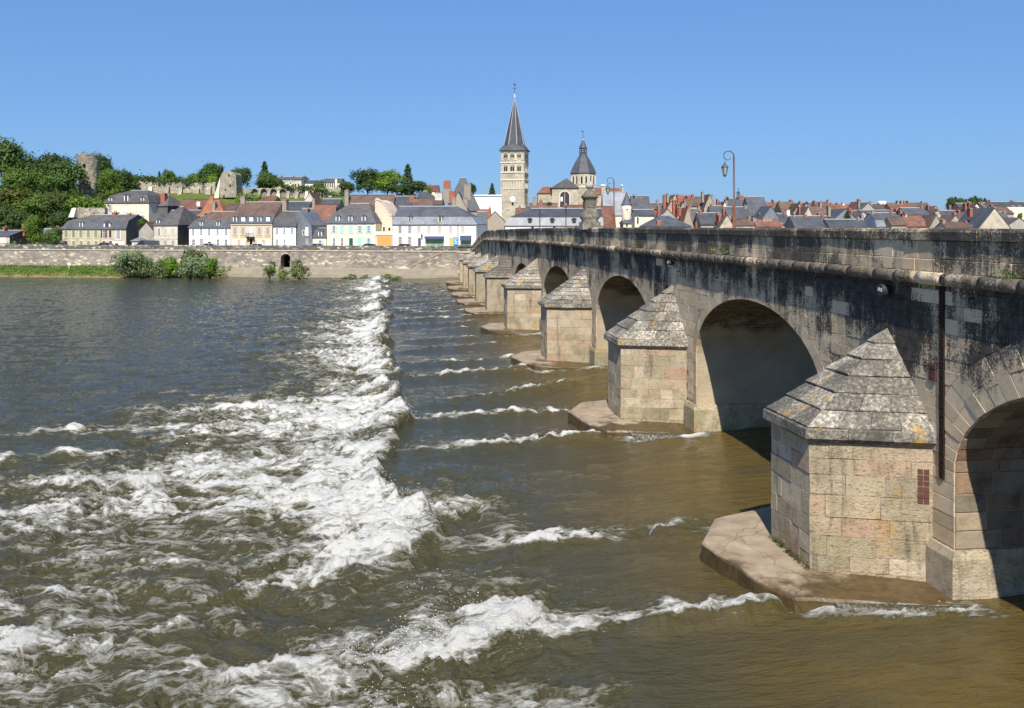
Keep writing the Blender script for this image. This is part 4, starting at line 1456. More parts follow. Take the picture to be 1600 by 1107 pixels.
        pb = MB(); pb.box(x - hw, x + hw, y - .012, y + .03, zb, zt, pane or M['glass']); pb.build('pane', w)
        if bars and pane is None:
            bb = MB()
            for xx in ((x - .035, x + .035), (x - hw, x - hw + .07), (x + hw - .07, x + hw)): bb.box(*xx, y - .04, y + .0, zb, zt, M['white_trim'])
            for q in (.34, .67): bb.box(x - hw + .07, x + hw - .07, y - .035, y + .0, zb + (zt - zb) * q - .025, zb + (zt - zb) * q + .025, M['white_trim'])
            bb.build('casement', w)
        if style == 'open':
            for sg in (-1, 1):
                a, b = sorted((x + sg * (hw + .03), x + sg * (hw * 2.0 + .03)))
                sb = MB(); sb.box(a, b, y - .13, y - .075, zb, zt, shm); sb.build('shutter', w)
        return w
    def panel(s, x0, x1, y0, y1, m, name, y=-.05, th=.06, parent=None):
        mb = MB(); mb.box(s.X(x0), s.X(x1), y, y + th, s.Z(y1), s.Z(y0), m)
        return mb.build(name, parent or s.root)
    def dormer(s, cx, y0, y1, wpx, m='white_trim', y=.02, pane='glass'):
        x = s.X(cx); hw = s.L(wpx) / 2; zt, zb = s.Z(y0), s.Z(y1)
        mb = MB()
        mb.box(x - hw, x + hw, y, y + 1.6, zb, zt, M[m])
        mb.add([(x - hw - .12, y - .12, zt), (x + hw + .12, y - .12, zt), (x + hw + .12, y + 1.9, zt), (x - hw - .12, y + 1.9, zt), (x, y - .12, zt + hw * .55), (x, y + 1.9, zt + hw * .55)],
               [(0, 1, 4), (1, 2, 5, 4), (3, 0, 4, 5), (2, 3, 5), (3, 2, 1, 0)], M['slate'])
        d = mb.build('dormer', s.roof)
        return s.dpane(x, hw, zt, zb, y, pane)
    def dpane(s, x, hw, zt, zb, y, pane):
        pb = MB(); pb.box(x - hw * .55, x - .02, y - .03, y + .04, zb + .1, zt - .12, M[pane]); pb.box(x + .02, x + hw * .55, y - .03, y + .04, zb + .1, zt - .12, M[pane])
        pb.build('dormer_window', s.roof)
    def chim(s, cx, y0, y1, wpx, m='chim', y=None, pots=2, dep=.7, cap='chim_stone'):
        x = s.X(cx); hw = s.L(wpx) / 2
        yy = s.d / 2 if y is None else y
        mb = MB()
        zt = s.Z(y0)
        mb.box(x - hw, x + hw, yy - dep, yy + dep, s.Z(y1) - .6, zt - .16, M[m])
        mb.box(x - hw - .06, x + hw + .06, yy - dep - .06, yy + dep + .06, zt - .16, zt, M[cap])
        c = mb.build('chimney', s.root)
        pb = MB()
        for k in range(pots):
            pb.lathe((x + (k - (pots - 1) / 2) * hw * 1.7 / pots, yy, zt), [(.12, 0), (.10, .28), (.12, .34)], 7, M['chim'])
            pb.build('chimney_pot', c); pb = MB()
        return c

Q = 'houses along the far quay'
# far left: low house with its slate-hung gable, then the long house with shutters
h = House('low_house', 'house', 'low cream house with slate-hung side wall at the far left of the quay', -28, 15, off=10, group=Q)
h.body(369, M['beige'], M['slate'], 361, depth=9, side=M['slate_wall']); h.chim(19, 354, 365, 3.4, y=4.5); h.win(5, 371, 379, 8, pane=M['white_trim']); h.win(2, 383, 390, 7, pane=M['white_trim']); h.win(-14, 371, 379, 8); h.chim(6, 350, 361, 3.6, y=7); h.chim(-10, 355, 361, 3, y=4)
h = House('gabled_shed', 'shed', 'small grey shed with a sloping roof between the low left house and the round tree', 41, 54, off=13, group=Q)
h.body(384, M['grey_render'], M['slate_brown'], 373, depth=7)
h = House('orange_cottage', 'house', 'little orange cottage with a pale slate roof behind the round tree', 58, 72, off=26, group=Q)
h.body(366, m_flat('ochre_render', (.46, .24, .10), .88, .15, .8), M['slate_pale'], 358, depth=6); h.win(61, 369, 376, 2.4, bars=False); h.win(67, 368, 372, 2, bars=False)
h = House('hipped_cottage', 'house', 'cottage with a brown tiled roof and pale chimney just left of the green-shuttered house', 72, 97, off=24, group=Q)
h.body(364, M['rubble'], M['tile_brown'], 352, depth=7, hipl=True); h.chim(78, 347, 354, 4, m='chim_stone', pots=0)
h = House('garden_wall_shed', 'shed', 'low white shed tucked under the round tree left of the green shutters', 69, 95, off=15, group=Q)
h.body(380, M['white'], M['slate_brown'], 377, depth=5); h.win(80, 382, 389, 2.4); h.panel(90, 94, 385, 392, M['dark'], 'doorway')

h = House('long_shuttered_house', 'house', 'long rubble-stone house with a row of green shutters and a dark slate mansard roof', 97, 197, off=11, group=Q)
h.body(358.5, M['beige'], M['slate'], 336, brk=346, depth=9.5, side=M['slate_wall'], hipl=True, roof2=M['slate_brown'])
for i, c in enumerate((103.5, 115, 126.7, 138.2, 150)):
    h.win(c, 360, 371.5, 5.6, 'shut', shm=M['sh_green']); h.win(c + .4, 377, 389, 5.4, 'shut', shm=M['sh_green'])
h.win(162.5, 360, 371.5, 4.6, 'open', shm=M['sh_brown']); h.win(172.4, 360, 371.5, 4.6, 'shut', shm=M['sh_brown']); h.win(162.5, 377, 388, 4.6, 'shut', shm=M['sh_brown']); h.win(173, 377, 388, 4.6, 'shut', shm=M['sh_brown'])
h.win(185, 360, 374, 6.5, frame='white_trim', pane=M['sh_grey']); h.panel(176, 194.5, 377.5, 392, M['white'], 'ground_floor_render'); h.panel(180, 185, 380.5, 392, M['door_brown'], 'door', y=-.09)
h.dormer(126.5, 347.5, 356, 5.6); h.dormer(167, 349, 355.5, 11); h.chim(161, 331.5, 343, 6); h.chim(184.5, 333.5, 338, 4, pots=1)

h = House('white_manor', 'house', 'large pale manor with a hipped slate mansard standing on the slope above the quay', 163, 232.5, off=32, base=9.0)
h.body(317.5, M['cream'], M['slate_brown'], 297, brk=306, depth=12, hipl=True, hipr=True, inset=1.0)
for c in (172, 184.5, 197, 210.5, 223): h.win(c, 321, 332, 5, pane=M['sh_grey' if c < 180 else 'white_trim'])
for c in (210.5, 223): h.win(c, 337.5, 346, 5, pane=M['sh_grey'])
h.dormer(172.5, 309, 316, 5.5); h.dormer(197, 305.5, 316, 7); h.dormer(222.5, 309, 316, 5.5); h.chim(236, 301, 314, 7, y=6)
h = House('manor_wing', 'house', 'slate-roofed wing on the right side of the pale manor', 233, 262, off=36, base=9.0)
h.body(322, M['slate_wall'], M['slate_brown'], 304, depth=9, hipr=True)

h = House('garage', 'garage', 'grey gabled garage with a dark door between the brown shutters and the stained white house', 217, 240, off=12, group=Q)
h.body(361, M['grey_render'], M['tile_brown'], 348, kind='front', depth=8); h.panel(224, 234, 378.5, 384, M['glass'], 'garage_window'); h.panel(224.5, 229, 386, 391, M['dark'], 'doorway')
h = House('porch_shelter', 'shelter', 'little slate-roofed porch shelter standing in front of the grey garage', 206, 219, off=9, group=Q)
h.body(376.5, M['old_white'], M['slate_pale'], 372, depth=3, hipl=True, hipr=True)
h = House('stained_house', 'house', 'stained white house with hipped slate roof, pale hip lines and grey closed shutters', 240.5, 277.5, off=11, group=Q)
h.body(352, M['old_white'], M['slate_brown'], 323, depth=14, hipl=True, hipr=True, side=M['slate_wall'])
for c in (248.3, 258.5, 270.5):
    h.win(c, 357.5, 368, 4.6, 'glass' if c < 250 else 'shut', shm=M['sh_beige']); h.win(c, 376, 389, 5, 'shut', shm=M['sh_grey'])
h.panel(240.5, 277.5, 371.8, 373.4, M['trim'], 'string_course', y=-.1, th=.1); h.panel(240.5, 277.5, 351.6, 353.2, M['trim'], 'cornice', y=-.14, th=.14)
h.dormer(236 + 9, 344, 351, 6, y=.5); h.chim(291, 333, 346, 7, m='chim_stone', y=8, pots=0)

h = House('five_bay_house', 'house', 'white five-window house with a slate mansard below a low brown tiled roof', 295.5, 360, off=11, group=Q)
h.body(356.5, M['white'], M['slate'], 331, brk=345, depth=10, roof2=M['tile_brown'], hipl=True)
for c in (302, 314.5, 327, 340, 353.5):
    h.win(c, 357.8, 368, 4, frame='white_trim')
for c in (302.5, 340.5, 353.5): h.win(c, 374.5, 389, 5 if c < 310 else 4.5, frame='white_trim')
h.win(315, 374, 392, 5, pane=M['sh_grey'], name='door'); h.win(327.5, 378, 392, 4.4, pane=M['door_brown'], name='door')
h.dormer(314.5, 346.5, 352.5, 5.2); h.dormer(340.5, 346.5, 352.5, 5.2)
h = House('quoined_house', 'house', 'ochre stone house with pale quoins, central balcony and steep brown roof between two chimneys', 360.5, 425.5, off=11, group=Q)
ochre = m_flat('ochre_stone', (.55, .40, .22), .88, .2, .8)
h.body(350, ochre, M['slate'], 315.5, brk=338, depth=11, roof2=M['tile_brown'])
for c in (367.3, 380, 405.3, 418.6):
    h.win(c, 355.5, 367, 5.4, 'shut', shm=M['sh_grey']); h.win(c, 373.5, 391, 7.2, pane=M['white'], frame='trim')
h.win(392.5, 354.5, 370, 6.5, pane=M['white_trim'], name='balcony_door'); h.win(392.5, 373, 392, 4.8, pane=M['dark'], name='door')
bl = h.panel(386.5, 398.5, 370.2, 371.4, M['iron'], 'balcony', y=-.9, th=.9)
mb = MB()
for k in range(13):
    x = h.X(386.6) + (h.X(398.4) - h.X(386.6)) * k / 12
    mb.box(x - .02, x + .02, -.9, -.86, h.Z(371.4), h.Z(364.5), M['iron_grey'])
mb.box(h.X(386.6), h.X(398.4), -.9, -.84, h.Z(364.9), h.Z(364.3), M['iron_grey']); mb.build('railing', bl)
mb = MB()
for k in range(2):
    x = h.X(388 if k == 0 else 397); mb.add([(x - .12, 0, h.Z(371.4)), (x + .12, 0, h.Z(371.4)), (x + .12, -.85, h.Z(371.4)), (x - .12, -.85, h.Z(371.4)), (x - .12, 0, h.Z(375.5)), (x + .12, 0, h.Z(375.5))], [(0, 1, 2, 3), (4, 5, 1, 0), (3, 2, 5, 4), (0, 3, 4), (1, 5, 2)], M['iron'])
mb.build('bracket', bl)
for xx in (361.3, 424.6, 373.5, 386, 399, 412):
    for r in range(9 if xx in (361.3, 424.6) else 6):
        y = 353 + r * 3.6 + (0 if xx in (361.3, 424.6) else 1); wq = 2.2 if r % 2 else 1.4
        mb = MB(); mb.box(max(.02, h.X(xx - wq)), min(h.w - .02, h.X(xx + wq)), -.05, .02, h.Z(y + 3.2), h.Z(y), M['trim']); mb.build('quoin', h.root)
h.panel(360.5, 425.5, 350.2, 352, M['trim'], 'cornice', y=-.16, th=.16)
for c in (367, 380, 392.5, 405.3, 418.6): h.dormer(c, 339, 347, 6.4, pane='white_trim' if c in (380, 392.5, 418.6) else 'glass')
h.chim(363.5, 306, 340, 7.5, m='chim_stone', pots=3); h.chim(430, 311.5, 340, 7, m='chim_stone', pots=2)
h = House('three_bay_house', 'house', 'white three-window house with slate lower roof and a curved slate-hung side wall', 427, 462.5, off=11, group=Q)
h.body(354.5, M['white'], M['slate'], 330.5, brk=343, depth=10, roof2=M['slate_brown'], side=M['slate_wall'])
for c in (432.8, 444.4, 456.2): h.win(c, 356.5, 366.5, 3.8, frame='white_trim')
for c in (433, 444.7): h.win(c, 374.5, 384, 3.8, frame='white_trim')
h.win(456.5, 375, 392, 5.4, pane=M['white_trim'], name='door'); h.chim(467, 326, 333, 4, y=5)
h = House('slate_hung_house', 'house', 'grey house whose whole front is hung with slate and rounded at the top', 463.2, 487.5, off=11.6, group=Q)
mb = MB()
pts = [(0, -1), (h.w, -1)] + [(h.w, h.Z(362)), (h.w * .94, h.Z(352)), (h.w * .72, h.Z(345)), (h.w * .34, h.Z(332)), (h.w * .16, h.Z(328.5)), (0, h.Z(335))]
mb.add([(x, 0, z) for x, z in pts] + [(x, 9, z) for x, z in pts], [tuple(range(8)), tuple(range(8, 16))[::-1]] + [(k, 8 + k, 8 + (k + 1) % 8, (k + 1) % 8) for k in range(8)], M['slate_pale'])
mb.build('wall', h.root); h.d = 9
h.win(474.5, 361, 367, 2, bars=False); h.win(479.6, 356, 368, 3, frame='white_trim', pane=M['white_trim']); h.win(480, 374, 382, 3, frame='sh_grey', pane=M['sh_grey'])
h = House('tiny_cream_house', 'house', 'tiny cream house with one slate-roof window beside the turquoise-shuttered house', 488.5, 510, off=12, group=Q)
h.body(371.5, M['cream'], M['slate'], 357.5, brk=360, depth=8, inset=1.4); h.dormer(500, 361.5, 370, 6); h.win(500.5, 376, 391, 4, 'open', shm=M['sh_blue'])
h = House('turquoise_shutter_house', 'house', 'cream house with turquoise shutters and a three-dormer slate mansard roof', 511, 586.5, off=11, group=Q)
h.body(349.5, M['cream'], M['slate'], 318, brk=334, depth=12, hipl=True, hipr=True, roof2=M['slate_brown'], inset=1.0)
for i, c in enumerate((521.6, 534.8, 548.2, 562, 576)):
    if i in (1, 2): h.win(c, 353, 364.2, 6, 'shut', shm=M['sh_blue'])
    else: h.win(c, 353, 364.2, 4.4, 'open', shm=M['sh_blue'], frame='white_trim')
    if i == 2: h.win(c + .4, 372.5, 392, 6, pane=M['door_green'], name='door')
    elif i == 3: h.win(c, 372.5, 384, 6, 'shut', shm=M['sh_blue'])
    else: h.win(c, 372.5, 391, 4.4, 'open' if i == 4 else 'glass', shm=M['sh_blue'], frame='white_trim')
for c in (527.5, 547.5, 568): h.dormer(c, 338, 346, 6.4)
mb = MB(); mb.box(h.X(585.5), h.X(587.5), -.15, .05, -1, h.ze, M['trim']); mb.build('drainpipe', h.root)

h = House('peach_gable_house', 'house', 'peach rendered gable wall with a broken coping above the orange garage door', 586, 613, off=15, group=Q)
mb = MB()
pts = [(0, -1), (h.w, -1), (h.w, h.Z(338)), (h.w * .86, h.Z(337)), (h.w * .70, h.Z(328)), (h.w * .42, h.Z(316)), (h.w * .1, h.Z(312)), (0, h.Z(315))]
mb.add([(x, 0, z) for x, z in pts] + [(x, 8, z) for x, z in pts], [tuple(range(8)), tuple(range(8, 16))[::-1]] + [(k, 8 + k, 8 + (k + 1) % 8, (k + 1) % 8) for k in range(8)], M['peach']); mb.build('wall', h.root)
mb = MB()
for k in range(2, 7):
    (xa, za), (xb, zb) = pts[k], pts[k + 1]
    mb.add([(xa, -.15, za), (xb, -.15, zb), (xb, .6, zb), (xa, .6, za), (xa, -.15, za + .3), (xb, -.15, zb + .3), (xb, .6, zb + .3), (xa, .6, za + .3)], [(0, 1, 5, 4), (4, 5, 6, 7), (3, 7, 6, 2), (0, 3, 2, 1)][:4], M['old_white'])
mb.build('coping', h.root); h.win(595.3, 334, 340, 2.2, bars=False, pane=M['peach'])
h.win(600, 355, 362, 3, bars=False); h.win(608.5, 356, 361, 3.5, bars=False)
h = House('orange_garage', 'garage', 'flat-topped garage with a bright orange door between the cream and white houses', 587.5, 613, off=10.6, group=Q)
mb = MB(); mb.box(0, h.w, 0, 4, -1, h.Z(364), M['trim']); mb.box(-.1, h.w + .1, -.15, 4.1, h.Z(368), h.Z(364) + .3, M['trim']); mb.build('wall', h.root)
h.panel(589.5, 612, 369.5, 392, M['door_orange'], 'garage_door')

h = House('long_white_house', 'house', 'long white house with a shopfront, blue sign and sweeping slate mansard at the bridge end', 613.5, 744, off=9, group=Q)
h.body(351.5, M['white'], M['slate_pale'], 322.5, brk=340, depth=11, roof2=M['slate'], hipr=True, inset=1.1)
for c in (625, 640, 654.5, 670, 686.8, 704, 723): h.win(c, 353.5, 363.5, 4.4, frame='trim' if c > 650 else 'beige', pane=M['sh_beige'] if c > 650 else None)
for c in (625.5, 640): h.win(c, 371, 384, 4.4, frame='beige')
h.win(655.5, 372.5, 392, 4.6, pane=M['awning'], name='door'); h.win(705, 372, 392, 5, pane=m_flat('yellow_notice', (.55, .48, .12), .7, .3, 3), name='door')
h.panel(665, 694, 369.6, 374, M['awning'], 'shop_awning', y=-.9, th=.95); h.panel(666, 693.5, 374, 392, M['shopglass'], 'shop_window'); h.panel(720, 736.5, 368.5, 376, M['awning'], 'shop_awning', y=-.8, th=.85); h.panel(721, 736, 376, 392, M['shopglass'], 'shop_window')
sg = h.panel(708.5, 716.5, 371, 383, M['sign_blue'], 'shop_sign', y=-.2, th=.08)
mb = MB()
for yy, a, b in ((373, 710, 715), (375.2, 709.6, 713), (377.6, 710.2, 715.4), (380, 709.6, 715)): mb.box(h.X(a), h.X(b), -.212, -.19, h.Z(yy + .9), h.Z(yy), M['white_trim'])
mb.build('sign_lettering', sg)
h.dormer(640, 338.5, 346.5, 5.4, m='trim'); h.dormer(687.5, 338.5, 347, 6.4, m='trim')
mb = MB(); mb.box(h.X(715.2), h.X(716), -.14, .0, 0, h.ze, M['iron_grey']); mb.build('drainpipe', h.root)
mb = MB(); mb.box(h.X(658.8), h.X(660.4), -.5, -.1, h.Z(371.5), h.Z(366.5), M['iron']); mb.build('wall_lantern', h.root)

# second row behind the quay
R2 = 'houses in the second row behind the quay'
def simple(name, cat, label, x0, x1, Y, eave, ridge, wall, roof, kind='gable', depth=9, base=5.0, chims=(), wins=(), group=None, hipl=False, hipr=False, brk=None, roof2=None, cm='chim'):
    h = House(name, cat, label, x0, x1, Y=Y, base=base, group=group)
    h.body(eave, M[wall], M[roof], ridge, kind=kind, depth=depth, hipl=hipl, hipr=hipr, brk=brk, roof2=M[roof2] if roof2 else None)
    for c in chims:
        h.chim(*c[:4], m=c[4] if len(c) > 4 else cm, pots=1 if c[3] < 6 else 2, y=(c[5] if len(c) > 5 else None))
    for w in wins:
        h.win(*w[:4], bars=False, pane=M[w[4]] if len(w) > 4 else None)
    return h
simple('slate_cottage', 'house', 'low slate roof with white wall showing left of the red hipped roofs', 258, 304, 224, 340, 329, 'white', 'slate', base=6, group=R2)
simple('red_roof_house', 'house', 'wide red tiled roof with two small openings below the castle lawn', 277, 318, 230, 331, 311.5, 'old_white', 'tile_red', base=7, group=R2, wins=((310, 316, 322, 4, 'white_trim'),))
simple('red_turret_house', 'house', 'bright red tiled turret-like hipped roof rising beside the castle lawn', 308, 350, 222, 338, 312, 'rubble', 'tile_orange', base=6, group=R2, hipl=True, hipr=True, depth=10, chims=((331, 316, 336, 4.6, 'chim_stone', 2),))
simple('brick_tower_house', 'house', 'narrow red tiled tower top just right of the red hipped roof', 318, 334, 226, 330, 306, 'chim', 'tile_orange', base=7, group=R2, hipl=True, hipr=True, depth=5)
simple('little_brown_gable', 'house', 'little brown tiled roof left of the tall chimney on the ochre house', 346, 366, 226, 331, 318.5, 'rubble', 'tile_brown', base=7, group=R2)
simple('hill_foot_house', 'house', 'dark red hipped roof under the ruined arcade, behind the ochre house', 397, 427, 240, 318, 307, 'rubble', 'tile_red', base=10, group=R2, hipl=True)
simple('long_slate_house', 'house', 'long slate-roofed house with pale ridge behind the white three-window house', 437, 480, 222, 328, 315, 'old_white', 'slate', base=7, group=R2, chims=((484.5, 311, 327, 5, 'chim_stone'),))
simple('slate_lean_house', 'house', 'darker slate roof in front of the long slate house, with pale ridge', 466, 492, 215, 345, 326, 'slate_wall', 'slate_brown', base=6, group=R2)
simple('pale_gable_house', 'house', 'pale gable with a brown roof under the last arches of the ruin', 473, 494, 238, 318, 301, 'old_white', 'tile_brown', kind='front', base=9, group=R2)
simple('dark_slate_house', 'house', 'dark slate roof right of the pale gable below the ruin', 499, 528, 232, 325, 311, 'grey_render', 'slate', base=8, group=R2)
simple('brown_step_house', 'house', 'brown tiled house front with a stepped roof left of the turquoise shutters', 486, 520, 213, 371, 320, 'tile_brown', 'tile_brown', base=5, group=R2, brk=345, roof2='tile_red', chims=((518, 322, 336, 4, 'chim'), (515, 328, 344, 3.4, 'white')))
simple('big_brown_roof_house', 'house', 'large brown tiled roof with a stone end gable behind the turquoise-shuttered house', 538, 613, 222, 330, 305, 'rubble', 'tile_brown', base=6, group=R2, chims=((540, 297, 318, 6, 'chim_stone', 2),))
simple('slate_roof_with_vent', 'house', 'slate roof with a small white vent between two chimneys behind the long white house', 616, 650, 224, 328, 306.5, 'old_white', 'slate', base=6, group=R2, chims=((613.7, 302, 322, 3, 'white'), (642, 306, 326, 8, 'chim', 3)))
simple('tilted_stone_gable', 'house', 'stone gable with brick chimney top and brown roof behind the long white house', 645, 678, 219, 326, 311, 'rubble', 'tile_brown', base=6, group=R2)
simple('blue_slate_hip_house', 'house', 'blue slate hipped roof catching the light above the brown roof left of the chimneys', 642, 682, 240, 312, 298.5, 'old_white', 'slate', base=7, group=R2, hipl=True, hipr=True)
simple('white_chimney_house', 'house', 'narrow pale house front with a wide pale chimney left of the red brick stacks', 676, 690, 216, 320, 312, 'old_white', 'tile_brown', base=6, group=R2, chims=((683, 300, 318, 11, 'old_white'),))
simple('red_roof_up_the_hill', 'house', 'red tiled house on the hill between the dark conifer and the brick chimneys', 660, 684, 300, 299, 290, 'cream', 'tile_red', base=14, group=R2, chims=((670, 287, 293, 1.5), (657, 297, 302, 2)))
h = simple('steep_slate_pavilion', 'house', 'tall steep slate pavilion roof between two high chimneys, highest of the town roofs', 696, 748, 236, 330, 277.5, 'rubble', 'slate', base=6, group=R2, hipl=True, hipr=True, depth=9)
h.chim(698, 294, 314, 13, m='chim_stone', y=1.2, pots=0); h.chim(698, 283, 290, 10.5, y=1.2, pots=4); h.chim(730, 288, 330, 10.5, m='chim_stone', y=2, pots=3)
h = simple('stone_gable_house', 'house', 'bare stone gable with stepped verge and orange chimney beside the bridge end', 690, 742, 209, 352, 300, 'rubble', 'slate', kind='front', base=5, group=R2, depth=9)
h.chim(706, 298.5, 312, 9, y=.8, pots=0); h.chim(709, 309, 322, 5.5, m='chim_stone', y=.3, pots=0); h.chim(727, 309, 322, 7, m='chim_stone', y=1, pots=1)
simple('white_hall', 'building', 'large plain white hall with a flat roof line left of the church tower', 736, 784, 262, 306, 305, 'white', 'white', base=5, chims=())
simple('red_wall_house', 'house', 'orange tiled roof wedge in front of the white hall', 746, 766, 226, 350, 328, 'rubble', 'tile_orange', base=5, group=R2)
simple('stone_barn', 'barn', 'stone barn with sloping roof edge left of the long mansard behind the bridge parapet', 757, 790, 216, 347, 331, 'rubble', 'tile_brown', kind='front', base=5, group=R2, chims=((765, 325, 338, 2.4, 'chim', 1),))
simple('slate_lean_to', 'house', 'steep dark slate slope just behind the sloping end of the bridge parapet', 745, 760, 205, 372, 332, 'white', 'slate', base=5, group=R2, depth=5)
h = simple('long_mansard_house', 'house', 'long low house with a mansard, its lower slope coloured pale as if lit, seen over the bridge parapet below the church', 789, 942, 212, 353.5, 326, 'white', 'slate_pale', base=5, brk=341, roof2='slate', hipl=True, group=R2, depth=12, wins=((832, 354, 360, 4), (866, 354, 360, 4), (900, 354, 360, 4)))  # paler slate paints the light on the lower slope
for c in (828, 863, 897): h.dormer(c, 342, 349, 6, m='iron_grey')
simple('terracotta_roof_house', 'house', 'broad plain terracotta roof right of the carved ball pillar', 922, 962, 224, 356, 323, 'rubble', 'tile_red', base=5, group=R2, chims=((925, 327, 336, 4.5, 'chim', 1),))
simple('terracotta_back_house', 'house', 'strip of terracotta roof with pale ridge behind the carved ball pillar', 882, 925, 228, 345, 321, 'rubble', 'tile_red', base=5, group=R2)
simple('ruined_stone_house', 'house', 'tumbledown stone house with broken walls between tower and arched church front', 828, 872, 236, 340, 318, 'rubble', 'tile_brown', base=5, group=R2, chims=((836, 309, 326, 6, 'chim_stone'), (846, 312, 330, 5)))
simple('rubble_cottage', 'house', 'small rubble cottage roof in front of the foot of the church tower', 806, 834, 228, 338, 326, 'rubble', 'tile_brown', base=5, group=R2, chims=((812, 322, 332, 4, 'chim'),))

